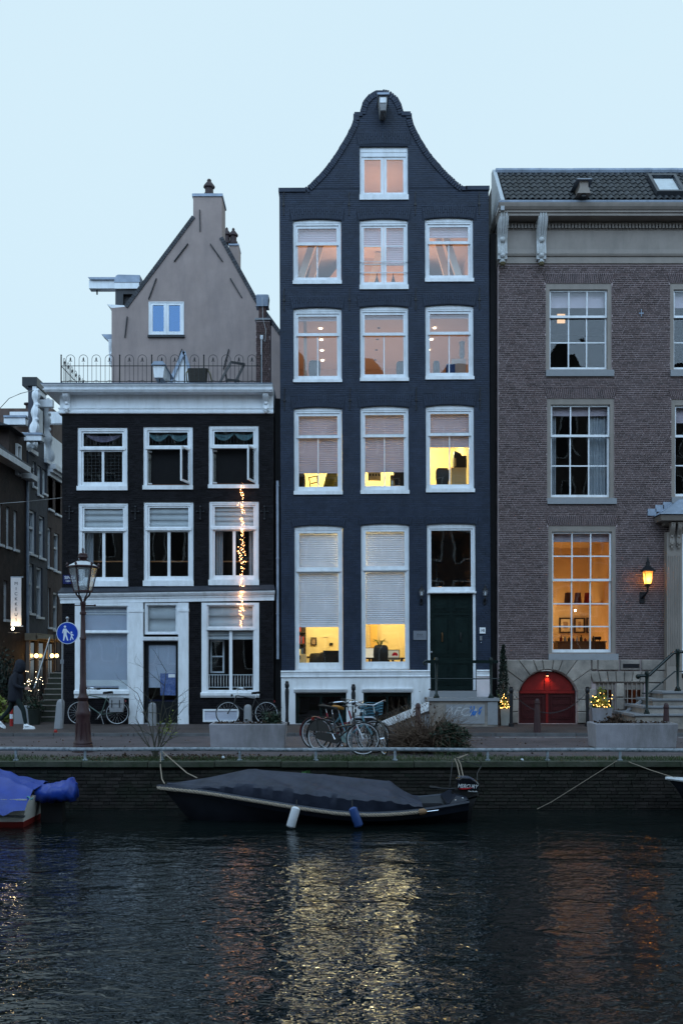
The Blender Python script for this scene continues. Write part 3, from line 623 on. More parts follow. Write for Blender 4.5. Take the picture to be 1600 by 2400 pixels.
def lwin(i, a, c, t_, s_, b_, row):
    x0, x1 = X(a), X(c)
    w = window(lh, x0+.003, x1-.003, Z(s_)+.002, Z(t_)-.003, 0, .105, .1, .03, WHITE, .03, .16)
    bx(x0-.012, x1+.012, -.06, .06, Z(b_), Z(s_)-.002).build('sill', WHITE, w)
    zr = Z(t_+46.5) if row == 0 else Z(t_+60); zi = Z(t_)-.106; xa, xb = x0+.112, x1-.112
    sash(w, xa, xb, zr, zi, 1, 1, .05, .05, .04, .06, WHITE, OLDG)
    bx(x0+.06, x1-.06, .0, .13, zr-.075, zr-.004).build('transom', WHITE, w)
    if row == 0:
        # lead lattice and swag behind the upper light
        lt = MB()
        for k in range(1, 12): lt.box(xa+.05+(xb-xa-.1)*k/12-.004, xa+.05+(xb-xa-.1)*k/12+.004, .1, .106, zr+.04, zi-.05)
        lt.build('lead_cames', LDARK, w)
        sw = MB(); ms = mat('faded_swag_'+'abc'[i], [(.20, .17, .24), (.12, .22, .24), (.12, .22, .24)][i], .9, .25, 9)
        for hx, hw_ in (((0.5, .42),), ((.25, .24), (.75, .24)), ((.25, .24), (.75, .24)))[i]:
            for k in range(4):
                q = [(xa+(xb-xa)*(hx+hw_*t), .17, zi-.08-(.20-.045*k)*(1-(t)**2)) for t in [-1+.2*j for j in range(11)]]; sw.tube(q, .022, 5)
        sw.build('curtain_swag', ms, w, 2)
        zl0, zl1 = Z(s_)+.035, zr-.08
        if i == 0:
            sash(w, xa, xb, zl0, zl1, 2, 1, .05, .035, .10, .06, WHITE, OLDG, .07)
            lt = MB()
            for k in range(1, 10): xx = xa+.05+(xb-xa-.1)*k/10; lt.box(xx-.004, xx+.004, .1, .106, zl0+.1, zl1-.03)
            for k in range(1, 9): zz = zl0+.1+(zl1-zl0-.14)*k/9; lt.box(xa+.05, xb-.05, .107, .112, zz-.004, zz+.004)
            lt.build('lead_cames', LDARK, w)
        else:
            bx(xa+.03, xb-.03, .22, .24, zl0, zl1).build('black_screen', mat('black_fabric', (.006, .006, .007), .95, .2), w)
            for s, ang in ((1, 74), (-1, 86 if i == 1 else 89)):
                wd = (xb-xa)/2-.01; hx = xb if s > 0 else xa
                lf = MB().ring(0, wd, zl0+.01, zl1-.01, .055, .055, .06, .05, 0, .04); gp_ = MB().box(.055, wd-.055, .018, .022, zl0+.07, zl1-.06)
                M = Matrix.Translation((hx, .02, 0)) @ (Matrix.Rotation(rad(180-ang if s < 0 else 0), 4, 'Z') if False else Matrix.Identity(4))
                d = V((-cos(rad(ang))*s, -sin(rad(ang)), 0)); nrm = V((-d.y, d.x, 0))
                f = lambda v: tuple(V((hx, .03, 0))+d*v[0]+nrm*(v[1]*s)+V((0, 0, v[2])))
                if s < 0: f = lambda v, d=V((cos(rad(40)), sin(rad(40)), 0)): tuple(V((hx, .13, 0))+d*v[0]*.28+V((-d.y, d.x, 0))*v[1]+V((0, 0, v[2])))
                lf.v = [f(v) for v in lf.v]; gp_.v = [f(v) for v in gp_.v]
                cs = lf.build('casement', WHITE, w); gp_.build('pane', OLDG, w)
            bx(xa, xb, .02, .2, zl0-.03, zl0).build('inner_sill', mat('brown_wood', (.10, .04, .02), .6, .2), w)
    else:
        sash(w, xa, xb, Z(s_)+.035, zr-.08, 2, 1, .05, .035, .10 if i else .085, .075, WHITE, GLASS, .085)
        roman(w, xa+.04, xb-.04, zr+.045, zi-.03, .15, 3 if i < 2 else 4, ROMAN)
        MB().tube([(xa-.05, .42, Z(1313)), (xb+.05, .42, Z(1313))], .022, 6).build('curtain_rail', mat('orange_wood', (.38, .16, .06), .6, .2), w, True)
        if i != 1: drape(w, xa+.0, xa+.26, Z(s_)+.1, zr-.1, .3, CURT, 3)
        if i == 2: drape(w, xb-.2, xb+.04, Z(s_)+.1, zr-.1, .3, CURT, 3)
for i, ((a, c), (t_, s_, b_)) in enumerate(zip(colsA, rowA)): lwin(i, a, c, t_, s_, b_, 0)
for i, ((a, c), (t_, s_, b_)) in enumerate(zip([(184, 300.5), (337, 453.5), (490, 606.5)], rowB)): lwin(i, a, c, t_, s_, b_, 1)
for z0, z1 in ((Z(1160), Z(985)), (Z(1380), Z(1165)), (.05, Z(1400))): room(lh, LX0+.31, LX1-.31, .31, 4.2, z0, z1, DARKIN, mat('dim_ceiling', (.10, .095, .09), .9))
for px in (164, 318, 470, 620):                  # iron rosette anchors
    an = MB(); x, z = X(px), Z(1203)
    an.obox((x, -.03, z-.16), (x, -.03, z+.16), .04, .03); an.obox((x-.09, -.028, z+.04), (x+.09, -.028, z+.04), .03, .02); an.ball((x, -.03, z+.18), .04, 6); an.ball((x-.1, -.03, z+.04), .03, 6); an.ball((x+.1, -.03, z+.04), .03, 6); an.ball((x, -.03, z-.18), .035, 6)
    an.build('wall_anchor', IRON, lh)
# shop front
sl = lambda x: (x-LX1)*-.014*0+(LX1-x)*-.0145       # the cornice has settled to the left
def tiltx(b): b.v = [(v[0], v[1], v[2]+sl(v[0])) for v in b.v]; return b
czr = Z(1383)
tiltx(mould([(.0, czr-.31), (.06, czr-.308), (.06, czr-.20), (.085, czr-.19), (.085, czr-.16), (.13, czr-.12), (.17, czr-.06), (.17, czr-.025), (.0, czr)], LX0-.02, LX1+.01, .05, .3, .2)).build('shop_cornice', WHITE, lh)
tiltx(mould([(.0, czr+.004), (.19, czr-.018), (.19, czr+.006), (.0, czr+.16)], LX0-.02, LX1+.01, .05, .3, .2)).build('cornice_flashing', mat('tarred_lead', (.03, .034, .045), .5, .2), lh)
def rnd_(b, nm, m=None): return b.build(nm, m or WHITE, lh)
ztop = Z(1413)
rnd_(MB().box(X(304.5), X(337), -.09, .1, 0.002, ztop).box(X(303), X(338.5), -.11, .1, Z(1435), Z(1428)).box(X(303.5), X(338), -.105, .1, .002, .25), 'pilaster')
rnd_(MB().box(X(419), X(443), -.09, .1, 0.002, ztop).box(X(417.5), X(444), -.11, .1, Z(1434), Z(1427)).box(X(418), X(443.5), -.105, .1, .002, .25), 'pilaster')
w = MB().ring(X(177), X(304.4), Z(1622), ztop, .2, .045, .05, .09, -.05, .12).build('shop_window', WHITE, lh)
x0, x1 = X(177)+.203, X(304.4)-.048
sash(w, x0, x1, Z(1480.5), ztop-.093, 1, 1, .035, .03, .04, .0, WHITE, GLASS); bx(x0-.03, x1+.03, -.06, .1, Z(1484), Z(1480.6)).build('transom', WHITE, w)
sash(w, x0, x1, Z(1622)+.052, Z(1484.2), 1, 1, .03, .02, .03, .02, WHITE, GLASS)
MB().prism([(-.05, Z(1617)), (-.11, Z(1619)), (-.12, Z(1626)), (-.08, Z(1630)), (-.07, Z(1636)), (-.02, Z(1637)), (-.02, Z(1617))], X(176), X(304.3), 'x').build('sill', WHITE, w)
FROST = mat('frosted_film', (.46, .50, .60), .7, .10, 1.5, dirt=(.52, .46, .52), dscale=1.3, damt=.4)
bx(x0-.02, x1+.02, .13, .14, Z(1612), ztop).build('paper_screen', FROST, w); bx(x0-.02, x1+.02, .115, .128, Z(1608), Z(1594)).build('paper_roll', ROMAN, w)
bx(X(277), X(301), .1, .112, Z(1617), Z(1594)).build('notice', ROMAN, w)
for px_, a_ in ((1440, 0), (1434, 1)): bx(x0-.01, x1+.01, .11, .125, Z(px_), Z(px_-3)).build('blind_bar', ROMAN, w)
# shop door
w = MB().ring(X(340), X(419), Z(1487), ztop, .06, .06, .05, .06, -.02, .12).build('fanlight', WHITE, lh)
sash(w, X(340)+.062, X(419)-.062, Z(1487)+.052, ztop-.062, 1, 1, .03, .03, .03, .03, WHITE, GLASS); roman(w, X(341)+.08, X(418)-.08, Z(1484), ztop-.05, .14, 2, ROMAN)
MB().prism([(-.1, Z(1493)), (-.13, Z(1494)), (-.12, Z(1501)), (-.06, Z(1503)), (-.02, Z(1503)), (-.02, Z(1493))], X(337.2), X(418.8), 'x').build('door_hood', WHITE, lh)
dk = mat('black_green_door', (.010, .012, .014), .3, .1)
dr = MB().ring(X(340)+.01, X(419)-.01, .03, Z(1503.5), .085, .08, .62, .1, .05, .12).build('shop_door', dk, lh)
bx(X(347.5), X(411.5), .07, .078, Z(1645), Z(1512)).build('door_pane', GLASS, dr); bx(X(347), X(412), .09, .1, Z(1612), Z(1511)).build('door_blind', FROST, dr)
po = bx(X(375.3), X(411), .062, .066, Z(1630), Z(1578.5)).build('poster', mat('blue_poster', (.05, .09, .24), .5, .35, 16, dirt=(.25, .30, .45), dscale=9, damt=.6), dr)
bx(X(394), X(410), .058, .0615, Z(1588), Z(1580)).build('poster_title', ROMAN, dr)
bx(X(340.5), X(418.5), -.12, .2, .0, .03).build('door_step', BSTONE, lh)
# right shop window with open ironwork
w = MB().ring(X(473), X(607.5), Z(1624), ztop, .16, .15, .05, .07, -.05, .12).build('shop_window', WHITE, lh)
x0, x1 = X(473)+.163, X(607.5)-.153
sash(w, x0, x1, Z(1471), ztop-.073, 1, 1, .035, .03, .03, .0, WHITE, GLASS); bx(x0-.06, x1+.06, -.06, .1, Z(1477), Z(1471.2)).build('transom', WHITE, w)
sash(w, x0, x1, Z(1624)+.052, Z(1477.2), 2, 1, .03, .02, .03, .02, WHITE, GLASS, .09)
MB().prism([(-.05, Z(1623)), (-.11, Z(1624)), (-.11, Z(1630)), (-.07, Z(1635)), (-.02, Z(1635)), (-.02, Z(1623))], X(471), X(608.5), 'x').build('sill', WHITE, w)
roman(w, x0+.02, x1-.02, Z(1470), ztop-.06, .11, 2, ROMAN); roman(w, x0+.02, x1-.02, Z(1499), Z(1480), .15, 2, ROMAN)
sash(w, x0+.02, X(521), Z(1578), Z(1500), 1, 2, .05, .04, .05, .5, WHITE, GLASS, .04)
gr = MB(); gr.tube([(x0+.03, .075, Z(1582)), (x1-.03, .075, Z(1582))], .012, 5); gr.tube([(x0+.03, .075, Z(1611)), (x1-.03, .075, Z(1611))], .012, 5)
gr.build('grille_rail', ROMAN, w)
for k in range(16):
    gx = x0+.06+(x1-x0-.12)*k/15
    MB().tube([(gx, .075-.03*sin(j/6*pi), Z(1582)+(Z(1611)-Z(1582))*j/6) for j in range(7)], .0085, 5).build('grille_bar', ROMAN, w)
w = MB().ring(X(476), X(560), .062, Z(1662)-.002, .05, .05, .05, .05, -.03, .06).build('basement_window', WHITE, lh)
bx(X(476)+.05, X(560)-.05, .0, .006, .112, Z(1662)-.05).build('pane', FROST, w)
# downpipe in the gap
dp = thing('downpipe', 'grey blue zinc downpipe in the gap between black and blue houses', 'pipe', (X(650), .05, 0))
MB().tube([(X(650), .02, Z(1127)), (X(650.5), .02, Z(1300)), (X(651), .02, 1.9)], .04, 8).build('pipe', LEAD, dp, True)
for yy in (1140, 1310, 1440): MB().lathe([(.05, 0), (.05, .04)], 8, (X(650.5), .02, Z(yy))).build('bracket', LEAD, dp)
bx(LX1+.03, BX0-.03, .25, .4, 0, 9.6).build('gap_shade_strip', BLACKM, label='dark strip for the shade in the narrow gap between the two houses', category='shade strip')  # dark strip set in place of the deep shade in the gap
# ---------------------------------------------------------------- roof terrace
DT = 29.0; TZ = 9.88
tr = thing('terrace_railing', 'black iron hoop railing along the corner house roof terrace', 'railing', (LX0, -.16, TZ))
yr_ = DT-CD
def hoop(cx, y, along='x'):
    hw_ = .125; P = (lambda a, z: (cx+a, y, z)) if along == 'x' else (lambda a, z: (cx, y+a, z)); b = MB()
    b.tube([P(-hw_, TZ+.02), P(-hw_, TZ+.74)]+[P(-hw_*cos(q*pi/8), TZ+.76+hw_*sin(q*pi/8)) for q in range(9)]+[P(hw_, TZ+.74), P(hw_, TZ+.02)], .008, 5)
    b.tube([P(0, TZ+.02), P(0, TZ+.66)], .007, 5); b.build('hoop', IRON, tr)
    s = MB(); s.lathe([(.004, .86-.74), (.026, .80-.74), (.012, .75-.74), (.012, 0)], 6, P(0, TZ+.70)); s.obox(P(-.05, TZ+.70), P(.05, TZ+.70), .014, .018); s.build('spade_finial', IRON, tr)
    MB().tube([P(-.2*cos(q*pi/8)*.5, TZ+.02+.12*sin(q*pi/8)) for q in range(9)], .006, 4).build('foot_arc', IRON, tr)
for px in (165.7, 196, 226, 257, 303.6, 334, 379.5, 410, 456, 499.6, 530, 560, 590.6): hoop(X(px, DT), yr_)
for k in range(7): hoop(X(144, DT), yr_+.35+k*.42, 'y')
for px in (144, 281, 356, 433, 478, 611):
    MB().tube([(X(px, DT), yr_, TZ), (X(px, DT), yr_, TZ+.84)], .02, 6).ball((X(px, DT), yr_, TZ+.87), .026, 6).build('post', IRON, tr)
MB().tube([(X(144, DT), yr_+3.2, TZ), (X(144, DT), yr_+3.2, TZ+.84)], .02, 6).build('post', IRON, tr)
for z in (TZ+.56, TZ+.11):
    MB().tube([(X(144, DT), yr_, z), (X(612, DT), yr_, z)], .012, 5).build('rail', IRON, tr); MB().tube([(X(144, DT), yr_, z), (X(144, DT), yr_+3.3, z)], .012, 5).build('rail', IRON, tr)
# hoist beam stub poking over the cornice
hbm = MB().prism([(X(371), Z(899)), (X(391), Z(899)), (X(395), Z(871)), (X(368), Z(871))], -.62, .4)
hbt = thing('hoist_housing', 'white wooden hoist beam stub with zinc cap on the corner house cornice', 'hoist beam', (X(381), -.2, TZ))
hbm.build('beam', WHITE, hbt); MB().prism([(X(365), Z(871.2)), (X(398), Z(871.2)), (X(392), Z(863)), (X(371), Z(863))], -.68, .8).build('zinc_cap', LEAD, hbt); MB().tube([(X(381), -.45, Z(898)), (X(381), -.45, Z(906))], .015, 6).build('hook', IRON, hbt)
def ladderchair():
    t = thing('wicker_chair', 'dark wicker armchair on the roof terrace behind the railing', 'chair', (X(466, 30.6), 1.45, TZ))
    cx, cy = X(466, 30.6), 1.45; wk = mat('dark_wicker', (.025, .022, .018), .7, .4, 30, bump=.5, bscale=80)
    MB().loft([[(cx+a*(.27+.05*z), cy-.25+.06*z*(1 if abs(a) > .8 else 0), TZ+.42+z*.48) for a in (-1, -.8, 0, .8, 1)]+[(cx+a*(.27+.05*z), cy-.19, TZ+.42+z*.48) for a in (1, 0, -1)] for z in (0, .5, .9, 1)]).build('backrest', wk, t)
    bx(cx-.28, cx+.28, cy-.25, cy+.3, TZ+.36, TZ+.42).build('seat', wk, t)
    for s in (-1, 1):
        MB().tube([(cx+s*.27, cy-.2, TZ+.88), (cx+s*.36, cy-.15, TZ+.78), (cx+s*.38, cy+.1, TZ+.62), (cx+s*.36, cy+.28, TZ+.5), (cx+s*.3, cy+.3, TZ)], .022, 6).build('arm', mat('pale_rattan', (.30, .26, .15), .6, .2), t, True)
        MB().tube([(cx+s*.26, cy-.22, TZ+.4), (cx+s*.29, cy-.26, TZ)], .02, 6).build('leg', wk, t, True)
ladderchair()
fc = thing('folding_deck_chair', 'grey timber folding deck chair frame propped on the roof terrace', 'chair', (X(555, 30.6), 1.4, TZ))
gw = mat('grey_teak', (.10, .095, .095), .7, .25, 14); q = lambda px, py, y=1.4: (X(px, CD+y), y, Z(py, CD+y))
for a, c, nm in ((q(514, 899), q(541, 850), 'leg'), (q(551, 897, 1.9), q(573, 853, 1.9), 'leg'), (q(528, 868), q(532, 897, 1.8), 'leg'), (q(541, 849), q(573, 854, 1.9), 'head_rail'), (q(530, 890), q(560, 893, 1.9), 'seat_rail')): MB().obox(a, c, .045, .07).build(nm, gw, fc)
rl = thing('roof_light', 'white pointed roof hatch on the terrace behind the railing', 'roof hatch', (X(430, 31.5), 2.3, TZ))
P = lambda px, py: (X(px, 31.4), Z(py, 31.4))
MB().prism([P(400, 902), P(432, 828), P(452, 902)], 2.2, 3.4).build('body', WHITE2, rl); MB().obox((*P(398, 902)[:1], 2.15, P(398, 902)[1]), (P(432, 826)[0], 2.15, P(432, 826)[1]), .05, .1).build('verge', LEAD, rl); MB().obox((P(432, 826)[0], 2.15, P(432, 826)[1]), (P(455, 902)[0], 2.15, P(455, 902)[1]), .05, .1).build('verge', LEAD, rl)
# brick chimney stack on the terrace
ck = thing('chimney_stack', 'brown brick chimney stack with lead cowl beside the roof terrace', 'chimney', (X(616, 31.6), 2.7, TZ))
cx0, cx1 = X(600, 31.6), X(633, 31.6); zz = Z(751, 31.6)
bx(cx0, cx1, 2.44, 2.9, TZ, zz).build('stack_core', REDM, ck)
CB = mat('chimney_brick', (.075, .045, .042), .8, .25, 9, rnd=.35)
brick_mesh(courses(lambda z: (cx0, cx1), [], TZ, zz-.05, .0635, .2, R, .01), 2.44, .008, R).build('bricks', CB, ck, kind='stuff')
bx(cx0-.03, cx1+.03, 2.38, 2.95, zz, zz+.06).build('cap', BSTONE, ck); bx(X(606, 31.6), X(623, 31.6), 2.5, 2.8, zz+.06, Z(717, 31.6)).build('flue', CB, ck)
MB().lathe([(.29, 0), (.25, .03), (.29, .34), (.24, .38)], 4, (X(614.5, 31.6), 2.65, Z(717, 31.6)), pi/4).build('cowl', LEAD, ck)
MB().tube([(X(611, 31.2), 2.36, Z(785, 31.4)), (X(611, 31.2), 2.36, TZ)], .015, 5).build('conduit', WHITE, ck); bx(X(608.5, 31.3), X(615, 31.3), 2.36, 2.42, Z(789, 31.3), Z(780, 31.3)).build('socket_box', WHITE, ck)
MB().tube([(X(613, 31.3), 2.38, Z(690, 31.3)), (X(615, 31.3), 2.38, Z(740, 31.3)), (X(622, 31.3), 2.38, Z(770, 31.3)), (X(620, 31.3), 2.38, Z(795, 31.3)), (X(614, 31.3), 2.38, Z(790, 31.3))], .006, 4).build('cable', ROMAN, ck)
# ---------------------------------------------------------------- tan rendered gable house behind
TD = CD+7.2; ty = 7.2
T = lambda px, py: (X(px, TD), Z(py, TD))
th = thing('gable_house', 'tan rendered gable end rising behind the roof terrace', 'house', (X(450, TD), ty, 0), 'canal houses in the row')
ol = [(262, 1697), (700, 1697), (700, 838), (660, 783), (600, 700), (520, 556), (520, 461), (453, 461), (453, 507), (294, 719), (262, 722)]
ol = [T(*p) for p in ol]; ol[0] = (ol[0][0], 0); ol[1] = (ol[1][0], 0)
tw = [T(349, 786)[0], T(431.5, 786)[0], T(0, 786)[1], T(0, 707.5)[1]]
wall(ol, [arch_poly(*tw, 0)], ty, ty+.3).build('gable_wall', TAN, th)
MB().prism([ol[0], ol[1], ol[2], ol[3], ol[4], ol[5], ol[8], ol[9], ol[10]], ty+.31, ty+9).build('body', TILE, th)
bx(T(453, 0)[0], T(520, 0)[0], ty+.31, ty+1.1, T(0, 560)[1], T(0, 461)[1]).build('chimney', TAN, th)
bx(T(452, 0)[0]-.02, T(521, 0)[0]+.02, ty-.04, ty+1.15, T(0, 461)[1], T(0, 461)[1]+.1).build('chimney_cap', LEAD, th)
PT = mat('dark_red_clay_pot', (.045, .03, .032), .6, .2)
def pot(px, py, D, par): MB().lathe([(.17, 0), (.17, .1), (.13, .13), (.13, .3), (.19, .33), (.19, .38), (.1, .5), (.05, .56), (.06, .6), (.02, .66)], 10, (X(px, D), D-CD, Z(py, D))).build('chimney_pot', PT, par, True)
pot(489, 461, TD+.6, th); pot(492, 461, TD+.9, th)
bx(X(537, TD+3), X(559.5, TD+3), ty+3, ty+3.8, Z(640, TD+3), Z(576, TD+3)).build('rear_chimney', TAN, th); bx(X(536, TD+3), X(560, TD+3), ty+2.96, ty+3.84, Z(576, TD+3), Z(572, TD+3)).build('rear_chimney_cap', LEAD, th)
pot(531.5, 572, TD+3.3, th); pot(547, 573, TD+3.3, th)
vb = MB()
for (a, c) in (((294, 719), (453, 507)), ((520, 556), (600, 700)), ((600, 700), (660, 783))):
    p, q_ = T(*a), T(*c); n = int(math.hypot(q_[0]-p[0], q_[1]-p[1])/.1)
    for i in range(n):
        f0, f1 = (i+.06)/n, (i+.94)/n; dx, dz = q_[0]-p[0], q_[1]-p[1]; l = math.hypot(dx, dz); nx, nz_ = -dz/l, dx/l
        if nz_ < 0: nx, nz_ = -nx, -nz_
        A = (p[0]+dx*f0, p[1]+dz*f0); B = (p[0]+dx*f1, p[1]+dz*f1)
        vb.prism([(A[0]-nx*.1, A[1]-nz_*.1), (B[0]-nx*.1, B[1]-nz_*.1), (B[0]+nx*.04, B[1]+nz_*.04), (A[0]+nx*.04, A[1]+nz_*.04)], ty-.04, ty+.36)
vb.build('verge_bricks', mat('slate_grey_brick', (.05, .052, .06), .7, .2, rnd=.25), th, kind='stuff')
for a, c in (((468.5, 493), (469.5, 543)), ((441, 572), (408.5, 614)), ((493, 572.5), (522, 613.5)), ((367, 653.5), (349, 702)), ((540, 653.5), (567, 698.5)), ((299, 743), (293.5, 792)), ((427, 819), (416, 850)), ((536.5, 819), (524, 866))):
    p, q_ = T(*a), T(*c); MB().obox((p[0], ty-.03, p[1]), (q_[0], ty-.03, q_[1]), .07, .03).build('wall_anchor', IRON, th)
w = window(th, tw[0]+.003, tw[1]-.003, tw[2]+.003, tw[3]-.003, 0, .05, .05, .05, WHITE, ty-.02, ty+.1)
xm = (tw[0]+tw[1])/2
SKYG = glass('sky_tinted_glass', 2.2, tint=(.3, .4, .6), gc=(.40, .66, 1))  # blue of the mirrored sky is put into the tint and gloss colour
for a, c in ((tw[0]+.055, xm-.003), (xm+.003, tw[1]-.055)): sash(w, a, c, tw[2]+.055, tw[3]-.055, 1, 1, .09, .07, .08, ty-.01, WHITE, SKYG)
bx(tw[0]-.03, tw[1]+.03, ty-.08, ty+.0, tw[2]-.09, tw[2]-.003).build('sill', IRON, w)
room(th, tw[0]-1, tw[1]+1, ty+.31, ty+3, tw[2]-.8, tw[3]+.4, DARKIN)
# its lane front seen edge-on: hoist beam, dormer, eaves cornice, bracket
bx(X(209, TD+1), X(300, TD+1), ty+1, ty+1.35, Z(676, TD+1), Z(657, TD+1)).build('hoist_beam', WHITE, th); MB().prism([(X(208, TD+1), Z(652, TD+1)), (X(300, TD+1), Z(652, TD+1)), (X(300, TD+1), Z(657.2, TD+1)), (X(214, TD+1), Z(657.2, TD+1))], ty+.9, ty+1.45).build('hoist_cap', LEAD, th)
MB().tube([(X(225, TD+1), ty+1.2, Z(676, TD+1)), (X(225, TD+1), ty+1.2, Z(686, TD+1))], .03, 6).build('hoist_hook', IRON, th)
bx(X(275, TD+.8), X(330, TD+.8), ty+.5, ty+1.9, Z(740, TD+.8), Z(670, TD+.8)).build('dormer', mat('dormer_dark', (.05, .05, .055), .6), th)
MB().prism([(X(273, TD+.7), Z(683, TD+.7)), (X(330, TD+.7), Z(683, TD+.7)), (X(330, TD+.7), Z(669, TD+.7)), (X(273, TD+.7), Z(669, TD+.7))], ty+.42, ty+1.95).build('dormer_cornice', WHITE, th)
MB().prism([(X(272, TD+.7), Z(668.8, TD+.7)), (X(276, TD+.7), Z(654, TD+.7)), (X(281, TD+.7), Z(651, TD+.7)), (X(332, TD+.7), Z(652, TD+.7)), (X(332, TD+.7), Z(668.8, TD+.7))], ty+.4, ty+2).build('dormer_roof', LEAD, th)
MB().prism([T(250, 711), T(296, 714), T(296, 722), T(263, 722), T(258, 718)], ty+.1, ty+8).build('eaves_cornice', WHITE, th)
MB().prism([T(232, 775), T(270, 775), T(272, 830), T(263, 832), T(259, 800), T(246, 788)], ty+.4, ty+.9).build('bracket', LEAD, th)
scroll(T(263, 0)[0]-.12, ty+.5, T(0, 852)[1], T(0, 790)[1], .2, .1, WHITE, th)
# ---------------------------------------------------------------- brown brick mansion on the right
RX0, RX1 = X(1167), X(1760)
rh = thing('brick_mansion', 'broad purple brown brick house with cream cornice and tiled roof', 'house', (X(1400), 0, 0), 'canal houses in the row')
rcol = [((1278, 1432), (1281, 1438), (1284, 1442)), ((1569, 1723), (1572, 1729), None)]
rw = []                                            # (surround x0 x1, top, sash bottom/sill top, sill bottom, rows)
for (a, c), t_, s_, b_, rr_ in (((1278, 1432), 664, 868, 883, (1, 2)), ((1281, 1438), 934, 1168, 1182, (1, 2)), ((1284, 1442), 1232, 1532, 1547, (2, 3)), ((1569, 1723), 664, 868, 883, (1, 2)), ((1572, 1729), 936, 1166, 1180, (1, 2))):
    rw.append((X(a), X(c), Z(t_), Z(s_), Z(b_), rr_))
zb0, zb1 = Z(1546), Z(619)
rhol = [(a, c, s_, t_) for a, c, t_, s_, b_, rr_ in rw]; dhole = (X(1596), X(1700), .9, Z(1262))
ocx, orad, ocz = X(1282.2), 229/3.2667*.0125, Z(1641.4)
aw = X(1349.5)-X(1282.2)
doorp = [(ocx-aw, 0.01), (ocx+aw, .01)]+[(ocx+orad*cos(rad(q)), ocz+orad*sin(rad(q))) for q in [16+ (148/14)*i for i in range(15)]]
cellw = [(X(1395), X(1440), .35, Z(1600.5)), (X(1461), X(1508), .35, Z(1600.5))]
wall([(RX0, 0), (RX1, 0), (RX1, 14.9), (RX0, 14.9)], [arch_poly(*h, 0) for h in rhol+[dhole]+cellw]+[doorp], 0, .3).build('wall', REDM, rh)
RFH = .29; rf = []; rhb = list(rhol)+[dhole]
for a, c, t_, s_, b_, rr_ in rw:
    rf.append((a-.02, c+.02, t_+.004)); rhb += [(a-.035, c+.035, t_, t_+RFH-.03), (a+.0, c+.06, b_-.006, s_)]
bl = courses(lambda z: (RX0+.004, RX1-.004), rhb, zb0, zb1, .0555, .212, R, .0165)
ind = []
for x0, x1, zb in rf:
    if x0 > X(1560): continue
    for q in fan(x0, x1, zb, RFH, .085, 38): ind.append(q)
NI = 0
for q in ind[:300]: MB().prism(q, -.0125, .004).build('brick', RED, rh); NI += 1
vis = sorted([b for b in bl if b[1] < X(1590) and b[1]-b[0] > .19], key=lambda b: abs((b[0]+b[1])/2-X(1500))+abs(b[2]-4)*.4)[:300-NI]
vs_ = set(vis); me = None
for b in vis:
    if me is None: o_ = brick_mesh([(0, b[1]-b[0], 0, b[3]-b[2])], 0, .0085, R, 0).build('brick', RED, rh, loc=(0, 0, 0)); me = o_.data; o_.location = V((b[0], 0, b[2]))-ORG[rh.name]
    else: link_mesh('brick', me, rh, V((b[0], R.uniform(-.002, .002), b[2]))-ORG[rh.name])
mb = brick_mesh([b for b in bl if b not in vs_], 0, .0085, R, .003, .002)
for x0, x1, zb in rf:
    if x0 > X(1560):
        for q in fan(x0, x1, zb, RFH, .085, 38): mb.prism(q, -.0125, .004)
mb.build('brick_field', RED, rh, kind='stuff')
bx(RX0+.001, RX0+.3, .302, 10, 0, 14.9).build('side_wall', mat('dark_party_brick', (.05, .042, .04), .8, .3, 4), rh)
# entablature
c0 = Z(619)
mould([(.0, c0), (.05, c0+.002), (.05, c0+.04), (.035, c0+.05), (.035, c0+.20), (.07, c0+.21), (.09, c0+.27), (.06, c0+.29), (.04, c0+.42)], RX0, RX1, 1, .3, 0).build('architrave', CREAM, rh)
f1 = c0+.421; sf = Z(507, 28.7)
mould([(.04, f1), (.04, Z(541)), (.06, Z(540.8)), (.06, Z(539)), (.045, Z(538.8)), (.045, sf+.08)], RX0, RX1, 1, .3, 0).build('frieze', CREAM, rh)
d0 = None
for i in range(62):
    x = RX0+.06+i*.098
    if d0 is None: d0 = bx(0, .062, -.125, -.044, 0, Z(528)-Z(539)).build('dentil', CREAM, rh, loc=(0, 0, 0)); dm_ = d0.data; d0.location = V((x, 0, Z(539)+.004))-ORG[rh.name]
    else: link_mesh('dentil', dm_, rh, V((x, 0, Z(539)+.004))-ORG[rh.name])
g0_ = sf+.09
mould([(.046, g0_-.09), (.46, g0_-.07), (.46, g0_), (.50, g0_+.012), (.50, g0_+.06), (.53, g0_+.08), (.58, g0_+.15), (.60, g0_+.22), (.60, g0_+.25), (.05, g0_+.26)], RX0+.02, RX1, 1.2, .15, 0).build('cornice', CREAM, rh)
mould([(.0, g0_+.262), (.605, g0_+.255), (.612, g0_+.30), (.56, g0_+.335), (.0, g0_+.345)], RX0+.02, RX1, 1.2, .15, 0).build('gutter', LEAD, rh)
GREYW = mat('grey_carved_paint', (.50, .51, .52), .6, .12, 6, dirt=(.24, .23, .20), dscale=7, damt=.6)
for px in (1174.5, 1265): scroll(X(px), -.05, Z(630), Z(509), .27, .40, GREYW, rh)
for px in (1174.5, 1265): MB().lathe([(.02, 0), (.07, .03), (.09, .09), (.07, .13)], 8, (X(px), -.18, Z(630)-.0)).build('pine_cone', mat('dull_gilt', (.10, .08, .04), .5, .3, 30), rh, True)
